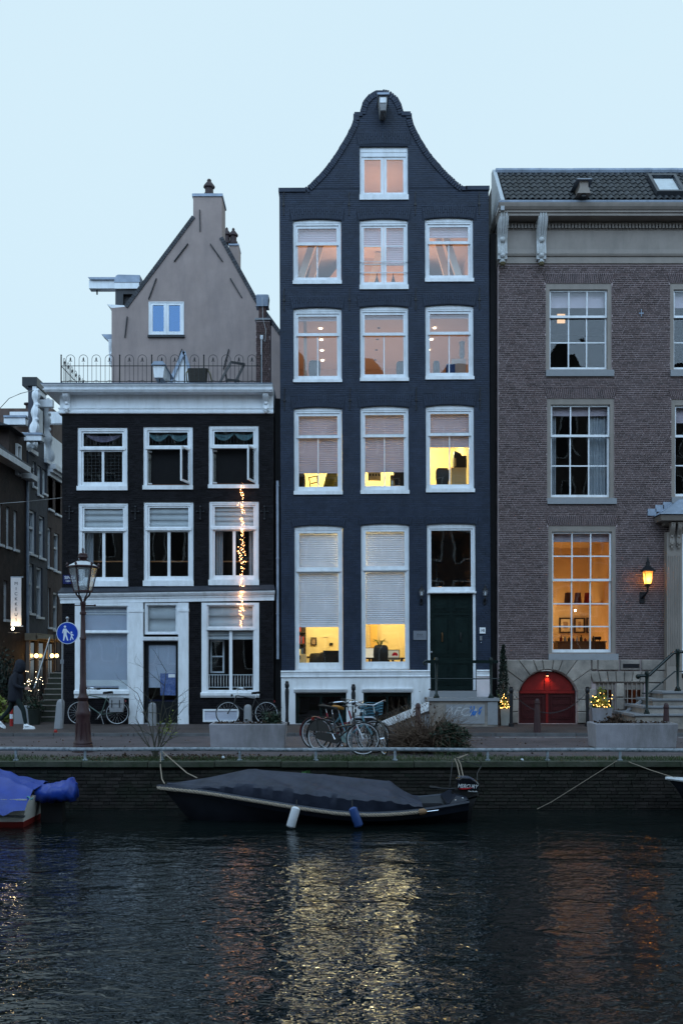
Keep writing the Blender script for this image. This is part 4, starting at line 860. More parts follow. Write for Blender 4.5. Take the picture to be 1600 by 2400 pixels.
# tiled roof slope
y0r, z0r, y1r, z1r = -.52, g0_+.345, .92, g0_+.345+1.50
sl_ = math.hypot(y1r-y0r, z1r-z0r); ang = math.atan2(z1r-z0r, y1r-y0r)
MB().prism([(y0r, z0r), (y1r, z1r), (y1r+3, z1r), (y1r+3, z0r)], RX0+.08, RX1, 'x').build('roof_deck', mat('dark_roof_felt', (.02, .02, .022), .9), rh)
def tile_mesh():
    w_, l_, n = .192, .315, 8; vs = []
    for k, (u, lift_) in enumerate(((0, .03), (l_, .004))):
        for i in range(n+1):
            t = i/n; hgt = .026*sin(t*2*pi-.6)+.012*(t > .85); vs.append((t*w_, u, hgt+lift_))
    for i in range(n+1): v = vs[i]; vs.append((v[0], v[1], v[2]-.018))
    fs = [(i, i+1, i+n+2, i+n+1) for i in range(n)]+[(i, i+2*n+2, i+2*n+3, i+1) for i in range(n)]
    b = MB().add(vs, fs); return b.build('roof_tile', TILE, rh, True, loc=(0, 0, 0))
o_ = tile_mesh(); tm = o_.data; bpy.data.objects.remove(o_)
nrow, ncol = 7, 32
for r_ in range(nrow):
    for c_ in range(ncol):
        x = RX0+.14+c_*.176; u = .04+r_*(sl_-.1)/nrow
        skyl = X(1519, 29.4)-.1 < x < X(1592, 29.4) and 1.0 < r_ < 6
        if skyl: continue
        link_mesh('roof_tile', tm, rh, V((x, y0r+cos(ang)*u-sin(ang)*.012, z0r+sin(ang)*u+cos(ang)*.012))-ORG[rh.name], (ang+R.uniform(-.02, .02), 0, R.uniform(-.012, .012)))
b = MB()
for i in range(9): b.tube([(RX0+.06+i*.78, y1r-.02, z1r+.03), (RX0+.06+i*.78+.775, y1r-.02, z1r+.03+R.uniform(-.01, .01))], .095, 8)
b.build('ridge_lead', LEAD, rh, True)
MB().prism([(y0r-.08, z0r-.02), (y1r+.05, z1r+.12), (y1r+.3, z1r+.12), (y1r+.3, z0r-.6), (y0r-.05, z0r-.3)], RX0-.02, RX0+.085, 'x').build('verge_board', mat('grey_white_verge', (.42, .45, .48), .6, .1), rh)
# hoist box on the gutter
hx = X(1364, 28.5); hz = z0r
MB().prism([(hx-.19, hz+.05), (hx+.19, hz+.05), (hx+.12, hz+.22), (hx-.12, hz+.22)], -.86, -.5).build('hoist_housing', CREAM, rh)
bx(hx-.12, hx+.12, -.84, .3, hz+.222, hz+.4).build('hoist_housing', CREAM, rh)
MB().loft([[(hx-.24, -.95, hz+.40), (hx+.24, -.95, hz+.40), (hx+.24, .5, hz+.40), (hx-.24, .5, hz+.40)], [(hx-.18, -.86, hz+.46), (hx+.18, -.86, hz+.46), (hx+.18, .5, hz+.46), (hx-.18, .5, hz+.46)], [(hx-.02, -.6, hz+.54), (hx+.02, -.6, hz+.54), (hx+.02, .5, hz+.54), (hx-.02, .5, hz+.54)]]).build('hoist_roof', LEAD, rh)
bx(hx-.06, hx+.06, -.8, -.6, hz-.02, hz+.05).build('hoist_bracket', IRON, rh)
# skylight lying in the tiles
M = Matrix.Translation((X(1556, 29.35), y0r+cos(ang)*.92, z0r+sin(ang)*.92+.0)) @ Matrix.Rotation(ang-pi/2, 4, 'X')
b = MB().ring(-.42, .42, -.66, .66, .09, .09, .1, .1, -.16, .03).rot(M); w = b.build('skylight', mat('anthracite_frame', (.05, .055, .065), .4), rh)
MB().box(-.33, .33, -.10, -.095, -.56, .56).rot(M).build('pane', GLASS, w)
MB().box(-.33, .33, -.05, -.045, -.56, .56).rot(M).build('roller_blind', mat('white_skylight_blind', (.62, .66, .70), .8), w)
# windows
for i, (a, c, t_, s_, b_, rows) in enumerate(rw):
    w = MB().ring(a+.003, c-.003, s_+.003, t_-.003, .11, .11, .03, .17, .02, .2).build('window', CREAM, rh)
    x0, x1, z1_, z0_ = a+.115, c-.115, t_-.175, s_+.035
    zm = z1_+(z0_-z1_)*rows[0]/(rows[0]+rows[1])-.0
    sash(w, x0, x1, zm-.03, z1_, 3, rows[0], .05, .05, .07, .09, WHITE, OLDG if i != 2 else GLASS, .036)
    sash(w, x0, x1, z0_, zm+.03, 3, rows[1], .05, .05, .09, .14, WHITE, OLDG if i != 2 else GLASS, .036)
    bx(a-.0, c+.06, -.07, .06, b_, s_-.004).build('sill', BSTONE, w)
    if i in (1, 3, 4): drape(w, x1-.55, x1+.05, z0_, z1_, .36, CURT, 6, .04)
    if i in (1,): drape(w, x0-.05, x0+.22, z0_, z1_, .36, CURT, 3, .04)
    if i != 2: bx(x0, x1, .26, .27, z1_-(.28 if i == 1 else .46), z1_).build('blind', PSHADE, w)
    if i == 2: bx(x0, x1, .26, .27, Z(1268), z1_).build('blind', PSHADE, w)
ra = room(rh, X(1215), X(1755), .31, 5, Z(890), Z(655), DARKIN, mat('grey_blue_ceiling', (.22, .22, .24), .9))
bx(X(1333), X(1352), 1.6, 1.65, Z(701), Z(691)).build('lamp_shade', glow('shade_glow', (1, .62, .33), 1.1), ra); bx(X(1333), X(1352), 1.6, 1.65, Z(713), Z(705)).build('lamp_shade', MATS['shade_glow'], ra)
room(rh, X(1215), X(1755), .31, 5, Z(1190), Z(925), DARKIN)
rb = room(rh, X(1235), X(1500), .31, 6.2, Z(1560), Z(1228), ORANW, ORANW)
lamp('unseen_room_light', (X(1365), 3.2, Z(1557)), 80, (1, .50, .14), rb, kind='AREA', size=(2., 3.), rot=(pi, 0, 0)); lamp('picture_lamp', (X(1360), 5.3, Z(1415)), 34, (1, .74, .38), rb, .1)  # the area light is an added uplight near the floor, out of sight
g_ = glow('spot_glow', (1, .8, .55), 25)
for px_, py_ in ((1347, 1431), (1393, 1431)): MB().ball((X(px_, CD+5.9), 5.9, Z(py_, CD+5.9)), .035, 6).build('ceiling_spot', g_, rb)
DK = mat('dark_frame_wood', (.03, .018, .012), .5); CRM = mat('cream_mount', (.62, .52, .36), .8); ART = mat('brown_drawing', (.30, .20, .12), .8, .5, 14)
for k, (a, c) in enumerate(((1309, 1338), (1344, 1369), (1373, 1401))):
    D = CD+6.15; x0, x1, z0_, z1_ = X(a, D), X(c, D), Z(1484, D), Z(1448, D)
    pf = thing('framed_picture', ['left of three dark framed pictures on the amber room wall', 'middle dark framed picture on the amber room wall', 'right of three dark framed pictures on the amber room wall'][k], 'picture', ((x0+x1)/2, 6.15, z0_), 'framed pictures in the amber room')
    MB().ring(x0, x1, z0_, z1_, .05, .05, .05, .05, 6.1, 6.16).build('frame', DK, pf); bx(x0+.05, x1-.05, 6.12, 6.13, z0_+.05, z1_-.05).build('mount', CRM, pf); bx(x0+.14, x1-.14, 6.11, 6.119, z0_+.16, z1_-.14).build('drawing', ART, pf)
sb_ = thing('sideboard', 'long dark sideboard with bottles behind the amber window', 'sideboard', (X(1355, CD+3), 3, Z(1560)))
D = CD+2.6; bx(X(1306, D), X(1418, D), 2.6, 3.2, Z(1560), Z(1506, D)).build('cabinet', DK, sb_); bx(X(1302, D), X(1420, D), 2.55, 3.25, Z(1506, D), Z(1503, D)).build('top', DK, sb_)
BOT = [mat('red_glass', (.25, .03, .02), .2, .1), mat('clear_bottle', (.45, .42, .32), .2, .1), mat('dark_bottle', (.03, .04, .02), .2, .1)]
for k in range(9):
    px_ = 1316+k*9.5; h_ = R.uniform(.1, .2)
    MB().lathe([(.045, 0), (.045, h_*.6), (.018, h_*.75), (.018, h_), (.012, h_+.005)], 8, (X(px_, D), 2.75, Z(1503, D)+.001)).build('bottle', BOT[k % 3], None, True, loc=(X(px_, D), 2.75, Z(1503, D)), label=['first', 'second', 'third', 'fourth', 'fifth', 'sixth', 'seventh', 'eighth', 'ninth'][k]+' bottle from the left on the dark sideboard, '+['red', 'clear', 'dark'][k % 3]+' glass', category='bottle', group='bottles on the sideboard')
cf = thing('dining_chair', 'black rail back chair beside the sideboard in amber room', 'chair', (X(1400, CD+2), 2, Z(1560)))
D = CD+1.7; MB().tube([(X(1391, D), 1.7, Z(1496, D)), (X(1407, D), 1.7, Z(1496, D))], .05, 8).build('back_roll', BLACKP, cf, True)
for px_ in (1394, 1404): MB().tube([(X(px_, D), 1.7, Z(1560)), (X(px_, D), 1.7, Z(1494, D))], .014, 5).build('back_post', BLACKP, cf)
bx(X(1390, D), X(1408, D), 1.5, 1.95, Z(1538), Z(1535)).build('seat', BLACKP, cf)
shf = bx(X(1305, CD+4.4), X(1412, CD+4.4), 4.2, 4.6, Z(1414, CD+4.4)-.06, Z(1414, CD+4.4)).build('mantel_shelf', mat('amber_wood', (.45, .2, .05), .5, .2), rb)
for k, (px_, cm_) in enumerate(((1330, (.09, .06, .09)), (1353, (.14, .06, .09)), (1376, (.30, .03, .02)))):
    MB().lathe([(.13, 0), (.10, .35), (.0, .36)], 14, (X(px_, CD+4.4), 4.4, Z(1414, CD+4.4)+.002)).build('lampshade', mat('vase_%d' % k, cm_, .6, .15), None, True, loc=(X(px_, CD+4.4), 4.4, Z(1414, CD+4.4)), label=['grey purple', 'dull mauve', 'dark red'][k]+' tapered vase on the shelf behind the amber window', category='vase', group='vases on the amber room shelf')
# rusticated stone base
PY = -.075
def pc(cx_, cy_): return (1120+cx_/3.2667, 1380+cy_/3.2667)
def block(poly, nm='stone_block', d=.075):
    n = len(poly); cx_, cz_ = sum(p[0] for p in poly)/n, sum(p[1] for p in poly)/n
    sh = lambda p, e: (p[0]+(cx_-p[0])*min(.35, e/max(.03, math.hypot(p[0]-cx_, p[1]-cz_))), p[1]+(cz_-p[1])*min(.35, e/max(.03, math.hypot(p[0]-cx_, p[1]-cz_))))
    f = PY+R.uniform(-.008, .004)
    b = MB().loft([[(q[0], -.004, q[1]) for q in [sh(p, .008) for p in poly]], [(q[0], f+.02, q[1]) for q in [sh(p, .012) for p in poly]], [(q[0], f, q[1]) for q in [sh(p, .04) for p in poly]]]); b.build(nm, STONE, base)
base = bx(RX0-.01, RX1, -.004, -.002, 0.002, .003).build('stone_base', STONE, rh)
def rect(a, b_, c, d): p, q = pc(a, b_), pc(c, d); return [(X(p[0]), Z(q[1])), (X(q[0]), Z(q[1])), (X(q[0]), Z(p[1])), (X(p[0]), Z(p[1]))]
def ray(deg):
    d = (cos(rad(deg)), sin(rad(deg))); xl, xr, zu = X(1172 if True else 0), X(1384), zb0-.005
    ts = [(zu-ocz)/d[1] if d[1] > 1e-4 else 9, ((xr if d[0] > 0 else X(1185))-ocx)/d[0] if abs(d[0]) > 1e-4 else 9]; t = min(x for x in ts if x > 0); return (ocx+d[0]*t, ocz+d[1]*t)
an_ = [16, 36, 54, 70, 82, 98, 110, 126, 144, 164]
cor = [(X(1384), zb0-.005), (X(1185), zb0-.005)]
for q0, q1 in zip(an_, an_[1:]):
    inner = [(ocx+(orad+.01)*cos(rad(q)), ocz+(orad+.01)*sin(rad(q))) for q in (q0, (q0+q1)/2, q1)]; o0, o1 = ray(q0), ray(q1); mid = []
    for cp in cor:
        aa = math.degrees(math.atan2(cp[1]-ocz, cp[0]-ocx))
        if q0 < aa < q1: mid = [cp]
    block([inner[0], o0]+mid+[o1, inner[2], inner[1]])
dl, drr = ocx-aw, ocx+aw
for k, (za, zb_) in enumerate(((.02, .36), (.36, .72), (.72, ray(164)[1]-.005))):
    block([(X(1172), za), (dl-.012, za), (dl-.012, zb_), (X(1172), zb_)]); block([(drr+.012, za), (X(1393), za), (X(1393), zb_-(.0 if k < 2 else .01)), (drr+.012, zb_)])
block([(X(1171), ray(164)[1]), (X(1184.5), ray(164)[1]), (X(1184.5), zb0-.005), (X(1171), zb0-.005)])
for a, c in ((1385, 1398), (1399, 1449), (1451, 1499), (1501, 1561)): block([(X(a), Z(1571)), (X(c), Z(1571)), (X(c), zb0-.005), (X(a), zb0-.005)])
nv = 7
for i in range(nv):
    a, c = 1388+i*(1514-1388)/nv, 1388+(i+1)*(1514-1388)/nv; s0, s1 = (i/nv-.5)*.22, ((i+1)/nv-.5)*.22
    block([(X(a), Z(1600)), (X(c), Z(1600)), (X(c)+s1, Z(1573)), (X(a)+s0, Z(1573))])
for za, zb_ in ((.02, .4), (.4, .78), (.78, Z(1601))): block([(X(1441), za), (X(1460), za), (X(1460), zb_), (X(1441), zb_)])
for za, zb_ in ((.02, .4), (.4, .80), (.80, Z(1601)), (Z(1600), Z(1572))): block([(X(1516), za), (X(1561), za), (X(1561), zb_), (X(1516), zb_)])
vt = MB().ring(X(1457), X(1495), Z(1565), Z(1556), .03, .03, .03, .03, PY-.02, PY+.02).build('vent', IRON, rh); bx(X(1459), X(1493), PY-.012, PY-.004, Z(1563.5), Z(1557.5)).build('vent_plate', IRON, vt)
bx(X(1560), RX1, -.08, -.003, .01, zb0-.4).build('base_plain', STONE, rh)
for a, c, z0_, z1_ in cellw:
    w = MB().ring(a+.004, c-.004, z0_+.004, z1_-.004, .05, .05, .05, .05, .03, .12).build('barred_window', CREAM, rh)
    bx(a+.05, c-.05, .06, .066, z0_+.05, z1_-.05).build('pane', GLASS, w)
    bx(a+.0, c-.0, .02, .05, z1_-.2, z1_-.06).build('head_board', CREAM, w)
    for k in range(4): MB().tube([(a+(c-a)*(k+.7)/4.4, -.02, z0_), (a+(c-a)*(k+.7)/4.4, -.02, z1_-.01)], .016, 6).build('window_bar', CREAM, w)
    MB().obox((a, -.02, z0_+.4), (c, -.02, z0_+.4), .012, .03).build('cross_bar', CREAM, w)
room(rh, X(1385), X(1520), .31, 2.5, .1, Z(1590), mat('amber_basement', (.35, .16, .06), .9)); lamp('basement_lamp', (X(1488), 1.5, 1.0), .6, (1, .42, .12), rh, .1)
# red arched door with a small lamp
RD = mat('deep_red_paint', (.17, .010, .009), .4, .2, 6); RD2 = mat('dark_red_paint', (.045, .006, .007), .45, .2, 6)
shp = lambda e: [(ocx-aw+e, .015), (ocx+aw-e, .015)]+[(ocx+(orad-e)*cos(rad(q)), ocz+(orad-e)*sin(rad(q))) for q in [18+144/14*i for i in range(15)]]
ad = MB().prism(shp(.01), .10, .16).build('arched_door', RD2, rh)
zc = Z(1623)
bx(ocx-aw+.04, ocx+aw-.04, .05, .1, zc-.03, zc+.05).build('door_rail', RD, ad)
lun = [(ocx+(orad-.03)*cos(rad(q)), ocz+(orad-.03)*sin(rad(q))) for q in [19+142/14*i for i in range(15)]]; lun = [p for p in lun if p[1] > zc+.06]
MB().prism([(lun[-1][0], zc+.055), (lun[0][0], zc+.055)]+lun, .085, .099).build('lunette', RD, ad)
b = MB().box(ocx-.07, ocx+.07, .06, .084, zc+.055, Z(1583)); b.box(ocx-.35, ocx-.075, .07, .084, zc+.06, zc+.1); b.box(ocx+.075, ocx+.35, .07, .084, zc+.06, zc+.1); b.build('lunette_post', RD, ad)
bx(ocx-.035, ocx+.035, .075, .1, .03, zc-.035).build('meeting_stile', RD, ad)
for s in (-1, 1):
    xa, xb = sorted((ocx+s*.1, ocx+s*(aw-.1)))
    b = MB().ring(xa, xb, .15, zc-.1, .04, .04, .04, .04, .075, .1); b.build('door_leaf_frame', RD2, ad)
    for k in range(4): MB().ring(xa+.05, xb-.05, .2+k*.19, .36+k*.19, .012, .012, .012, .012, .088, .1).build('door_panel', RD2, ad)
sp = thing('door_spotlight', 'small lit spotlight over the red arched door', 'lamp', (ocx, -.02, Z(1583)))
MB().lathe([(.035, 0), (.04, .06), (.015, .09)], 10, (ocx, .0, Z(1584))).build('housing', IRON, sp, True); MB().lathe([(.03, 0), (.03, .004)], 10, (ocx, .0, Z(1584)-.006)).build('lens', glow('spot_lens_glow', (1, .45, .2), 18), sp)
lp = lamp('spot_beam', (ocx, .0, Z(1584)-.02), 11, (1, .42, .18), sp, .03, 'SPOT'); lp.data.spot_size = rad(120); lp.data.spot_blend = .8
# entrance at the right edge: pilaster, door case, canopy
py_ = -.25
pil = bx(X(1555), X(1590), py_, -.003, Z(1700)+.85, Z(1250)).build('pilaster', CREAM, rh)
for k in range(6): MB().tube([(X(1560)+k*.064, py_-.004, Z(1560)), (X(1560)+k*.064, py_-.004, Z(1305))], .019, 6).build('flute', CREAM, pil)
bx(X(1552), X(1593), py_-.05, -.003, Z(1640), Z(1590)).build('pilaster_base', CREAM, rh)
for px_ in (1565, 1581): scroll(X(px_), py_, Z(1290), Z(1232), .12, .2, CREAM, rh)
bx(X(1591), RX1, -.1, -.003, Z(1252), Z(1232)).build('door_head', CREAM, rh); bx(X(1593), X(1598), -.08, .1, .9, Z(1252)).build('door_jamb', WHITE, rh)
bx(X(1598), X(1700), .12, .18, .9, Z(1252)).build('house_door', dk, rh)
mould([(.0, Z(1236)), (.25, Z(1234)), (.27, Z(1228)), (.55, Z(1226)), (.60, Z(1217)), (.62, Z(1214)), (.0, Z(1213))], X(1562), RX1, -.003, .62, 0).build('canopy_cornice', CREAM, rh)
MB().loft([[(X(1562)-.42, -.66, Z(1212.5)), (RX1, -.66, Z(1212.5)), (RX1, -.003, Z(1212.5)), (X(1562)-.42, -.003, Z(1212.5))], [(X(1590), -.1, Z(1172)), (RX1, -.1, Z(1172)), (RX1, -.003, Z(1172)), (X(1580), -.003, Z(1172))]]).build('canopy_lead', LEAD, rh)
for a, z_ in ((1516, 1193), (1534, 1184), (1552, 1177)): bx(X(a), X(a+20), -.03, -.004, Z(z_+16), Z(z_)).build('step_flashing', LEAD, rh)
# wall lantern
wlan = thing('wall_lantern', 'lit black wall lantern glowing amber on the brown brick wall', 'lamp', (X(1508), 0, Z(1410)))
lx_, ly_ = X(1508.5), -.34; lz0, lz1 = Z(1372), Z(1342)
MB().loft([[(lx_+s*cos(pi/4+k*pi/2), ly_+s*sin(pi/4+k*pi/2), z) for k in range(4)] for s, z in ((.105, lz0), (.165, lz1))], cap=False).build('lantern_glass', shade('amber_glass', (.9, .62, .30), .85), wlan)
MB().ball((lx_, ly_, lz0+.11), .055).build('bulb', glow('bulb_glow', (1, .55, .16), 30), wlan, True)
lamp('lantern_light', (lx_, ly_, lz0+.17), 7, (1, .45, .14), wlan, .06)
b = MB()
for k in range(4):
    a_ = pi/4+k*pi/2; b.tube([(lx_+.112*cos(a_), ly_+.112*sin(a_), lz0-.01), (lx_+.175*cos(a_), ly_+.175*sin(a_), lz1)], .009, 5)
b.lathe([(.12, 0), (.12, .02), (.06, -.06), (.03, -.1)][::-1], 4, (lx_, ly_, lz0-.01), pi/4); b.build('lantern_frame', IRON, wlan)
MB().lathe([(.225, 0), (.225, .02), (.15, .09), (.09, .14), (.09, .17), (.06, .17), (.06, .27), (.07, .28), (.03, .3), (.03, .36), (.005, .42)], 12, (lx_, ly_, lz1)).build('lantern_roof', IRON, wlan, True)
MB().tube([(lx_, ly_, lz0-.08), (lx_, ly_+.02, lz0-.2), (lx_-.05, ly_+.14, lz0-.3), (lx_-.07, -.06, lz0-.36), (lx_-.07, -.02, lz0-.3)], [.03, .03, .04, .05, .05], 8).build('bracket', IRON, wlan, True); bx(lx_-.14, lx_+.0, -.05, -.009, lz0-.52, lz0-.2).build('wall_plate', IRON, wlan)
MB().obox((X(1501), -.02, Z(735)-.1), (X(1501), -.02, Z(735)+.12), .03, .02).box(X(1501)-.07, X(1501)+.07, -.03, -.01, Z(735)-.015, Z(735)+.015).build('wall_anchor', LEAD, rh)
bx(BX1+.02, RX0-.03, .3, .4, 0, 14.5).build('gap_shade_strip', BLACKM, label='dark strip for the shade in the gap beside the brick mansion', category='shade strip')  # second dark strip, put where the gap is only shaded
# ---------------------------------------------------------------- houses along the lane on the left
XS = -12.4
def sd(px): return 12.4*2333.3/(800-px)
def sy(px): return sd(px)-CD
def sz(px, py): return Z(py, sd(px))
LB1 = mat('lane_brown_brick', (.075, .052, .045), .8, .3, 3, bump=.3, bscale=30, dirt=(.045, .04, .042), dscale=1, damt=.7)
LB2 = mat('lane_slate_blue_brick', (.06, .064, .082), .7, .25, 3, bump=.3, bscale=30)
LB3 = mat('lane_red_brown_brick', (.10, .068, .058), .8, .25, 3, bump=.3, bscale=30)
def lane_house(nm, label, pa, pb, top, m, wins):
    y0, y1 = sy(pa), sy(pb); h = thing(nm, label, 'house', (XS, (y0+y1)/2, 0), 'houses along the lane')
    hs = []
    for a, b, t0, t1 in wins:
        pm = (a+b)/2; hs.append((sy(a), sy(b), sz(pm, t1), sz(pm, t0)))
    f = wall([(y0, 0), (y1, 0), (y1, top), (y0, top)], [arch_poly(*q, 0) for q in hs], 0, .3); f.v = [(XS-v[1], v[0], v[2]) for v in f.v]; f.build('wall', m, h)
    # courses of brick told apart only close up: thin raised rows
    rows = courses(lambda z: (y0+.01, y1-.01), hs, 2.6, top, .075, .26, R, .016); bm_ = brick_mesh(rows, 0, .008, R); bm_.v = [(XS-v[1], v[0], v[2]) for v in bm_.v]
    bm_.v = [(XS+(XS-v[0])*-1 if False else v[0], v[1], v[2]) for v in bm_.v]; bm_.build('brick_field', m, h, kind='stuff')
    for a, b, z0, z1 in hs:
        g = MB().ring(a+.005, b-.005, z0+.005, z1-.005, .09, .09, .08, .09, .06, .2); g.box(a+.08, b-.08, .08, .16, z0+(z1-z0)*.58, z0+(z1-z0)*.58+.09); g.v = [(XS-v[1], v[0], v[2]) for v in g.v]; w = g.build('window', WHITE, h)
        for q0, q1 in ((z0+.085, z0+(z1-z0)*.58), (z0+(z1-z0)*.58+.09, z1-.095)): bx(XS-.14, XS-.136, a+.095, b-.095, q0, q1).build('pane', OLDG, w)
        bx(XS-.6, XS-.55, a-.1, b+.1, z0-.1, z1+.1).build('dark_room_backing', DARKIN, w); bx(XS-.05, XS+.09, a-.04, b+.04, z0-.09, z0).build('sill', WHITE, w)  # dark sheet behind the panes stands in for the unlit room
    bx(XS-7, XS-.8, y0+.05, y1-.05, 0, top-.1).build('body', LB1, h)
    return h, y0, y1
ha, y0, y1 = lane_house('lane_house', 'brown brick house nearest in the lane with tiled roof and hoist beams', -60, 66, 9.1, LB1, [(0, 6, 1180, 1276), (15, 24, 1188, 1282), (32.5, 41.5, 1197, 1288), (9, 19, 1361, 1452), (-14, -5, 1170, 1268)])
bx(XS-.2, XS+.45, y0, sy(46), 9.1, 9.32).build('eaves_cornice', WHITE, ha); bx(XS-.2, XS+.4, sy(51), sy(66), 8.95, 9.15).build('eaves_cornice', WHITE, ha)
MB().prism([(XS+.3, 9.34), (XS-3.4, 12.6), (XS-3.4, 9.34)], y0, y1-.1).build('roof_deck', TILE, ha)
rt = MB()
for r_ in range(11):
    for c_ in range(42):
        u = r_*.43; yv = y0+.1+c_*.24
        if yv < y1-.3: rt.tube([(XS+.3-u*.75, yv, 9.37+u*.66), (XS+.3-(u+.42)*.75, yv, 9.34+(u+.42)*.66)], .075, 5)
rt.build('tile_field', TILE, ha, True, kind='stuff')
bx(XS-2.5, XS+.02, sy(20), sy(62), 9.1, sz(45, 1010)).build('dormer', LB1, ha)
dmr = MB().ring(sy(35.5), sy(45), sz(40, 1115), sz(40, 1042), .07, .07, .07, .07, -.06, .05); dmr.box(sy(36), sy(44.6), -.05, .02, sz(40, 1080), sz(40, 1077)); dmr.v = [(XS+.02-v[1]*-1 if False else XS+.05-v[1], v[0], v[2]) for v in dmr.v]; dmr.build('dormer_window', WHITE, ha)
bx(XS+.03, XS+.034, sy(36), sy(44.5), sz(40, 1112), sz(40, 1044)).build('dormer_pane', OLDG, ha)
MB().prism([(XS+.25, sz(30, 1012)), (XS-2.6, sz(30, 1012)+.9), (XS-2.6, sz(30, 1012))], sy(8), sy(48)).build('dormer_roof', TILE, ha)
bx(XS-.1, XS+.7, sy(16), sy(22), sz(20, 998), sz(20, 982)).build('hoist_beam', WHITE, ha); bx(XS-.1, XS+.74, sy(15), sy(23), sz(20, 981.9), sz(20, 977)).build('hoist_cap', LEAD, ha)
bx(XS-.1, XS+.7, sy(56), sy(62), sz(58, 1034), sz(58, 1021)).build('hoist_beam', WHITE, ha); bx(XS-.1, XS+.74, sy(55), sy(63), sz(58, 1020.9), sz(58, 1016)).build('hoist_cap', LEAD, ha); MB().tube([(XS+.55, sy(59), sz(59, 1034)), (XS+.55, sy(59), sz(59, 1040)), (XS+.62, sy(59), sz(59, 1041))], .03, 5).build('hoist_hook', IRON, ha)
MB().tube([(XS+.06, sy(62), 9), (XS+.06, sy(62), 0)], .06, 6).build('downpipe', LEAD, ha, True)
hb_, y0, y1 = lane_house('lane_house', 'dark slate house in the lane with white scrolled neck gable', 66.2, 112, 10.2, LB2, [(77, 84.5, 1082, 1141), (88, 97.5, 1092, 1160), (100, 108.5, 1101, 1157), (69, 84.5, 1197, 1299), (92, 104.5, 1210, 1308), (64.5+2, 79.5, 1321, 1437), (86, 100, 1330, 1446)])
n0, n1 = sy(84), sy(104); zt_ = 13.0
bx(XS-.3, XS+.0, n0, n1, 10.21, zt_).build('neck_gable', LB2, hb_); bx(XS-.5, XS+.1, n0-.15, n1+.15, zt_, zt_+.35).build('gable_cap', IRON, hb_); bx(XS-.1, XS+.06, n0-.1, n1+.1, zt_-.2, zt_-.01).build('gable_moulding', WHITE, hb_)
bx(XS+.0, XS+.05, (n0+n1)/2-.25, (n0+n1)/2+.25, 10.9, 12.2).build('loft_hatch', WHITE, hb_)
for yy, s in ((n0, -1), (n1, 1)):
    sc_ = MB()
    cv = [(XS+.05, yy+s*(.1+.55*(k/24)**2.2), 12.8-2.4*k/24) for k in range(25)]; sc_.tube(cv, [.13+.05*sin(k*.9)+.05*(k/24) for k in range(25)], 8)
    for k in range(0, 25, 3): sc_.ball((cv[k][0]+.08, cv[k][1]+s*.05, cv[k][2]), .09+.03*sin(k*1.3), 6)
    sc_.tube([(XS+.08, yy+s*(.62+.2*cos(q*.6)*(1-q/14)), 10.55+.2*sin(q*.6)*(1-q/14)) for q in range(14)], .07, 6)
    sc_.build('scroll_carving', WHITE, hb_, True); bx(XS-.1, XS+.12, min(yy, yy+s*.95), max(yy, yy+s*.95), 10.16, 10.32).build('shoulder_moulding', WHITE, hb_)
bx(XS-.1, XS+.55, (n0+n1)/2-.12, (n0+n1)/2+.12, 12.3, 12.6).build('hoist_beam', WHITE, hb_)
hc_, y0, y1 = lane_house('lane_house', 'red brown house deepest in the lane under a white cornice', 112.2, 200, 9.7, LB3, [(113.5, 124, 1110, 1194), (130, 142, 1122, 1206), (110+2.5, 121, 1237, 1330), (127, 139, 1250, 1338), (113, 119, 1378, 1470), (125, 137, 1388, 1476)])
mc = MB()
for o, z0_, z1_ in ((.1, 9.7, 9.85), (.22, 9.86, 9.98), (.34, 9.99, 10.2)): mc.box(XS-.2, XS+o, y0, y1, z0_, z1_)
mc.build('cornice', WHITE, hc_); bx(XS-1.2, XS-.1, y0+.3, y1, 10.21, 11.6).build('attic_gable', WHITE, hc_); bx(XS-2, XS+.5, y0+1.2, y0+1.5, 12.2, 12.7).build('hoist_beam', WHITE, hc_); bx(XS-3.2, XS-.3, y0+1.8, y0+3.4, 10.2, 13.0).build('chimney', LB3, hc_)
for k in range(2): MB().lathe([(.12, 0), (.12, .3), (.2, .34), (.2, .4)], 8, (XS-.7-k*.9, y0+2.5, 13)).build('chimney_pot', PT, hc_, True)
bx(-40, -3, 75, 76, 0, 9.5).build('lane_end_wall', LB1, label='dark brick building closing the far end of the lane', category='house')
# lit shop front low in the lane
sf_ = thing('shop_front', 'dim lit shop front with pale awning low in the lane', 'shop front', (XS+.4, sy(95), 0))
bx(XS+.01, XS+.5, sy(58), sy(134), sz(90, 1503), sz(90, 1487)).build('fascia', mat('beige_fascia', (.30, .25, .18), .7), sf_)
bx(XS+.45, XS+1.5, sy(58), sy(130), sz(90, 1500), sz(90, 1492)).build('awning', mat('beige_awning', (.34, .29, .21), .8), sf_)
for a, b in ((62, 78), (84, 98), (104, 120)):
    bx(XS+.04, XS+.08, sy(a), sy(b), .9, sz(90, 1508)).build('shop_pane', mat('warm_shop_glass', (.03, .022, .012), .1, .1), sf_)
for p_ in (60, 80, 101, 122): bx(XS+.02, XS+.16, sy(p_), sy(p_+2.5), 0, sz(90, 1503)).build('pilaster', CREAM, sf_)
gl_ = glow('globe_glow', (1, .62, .22), 9)
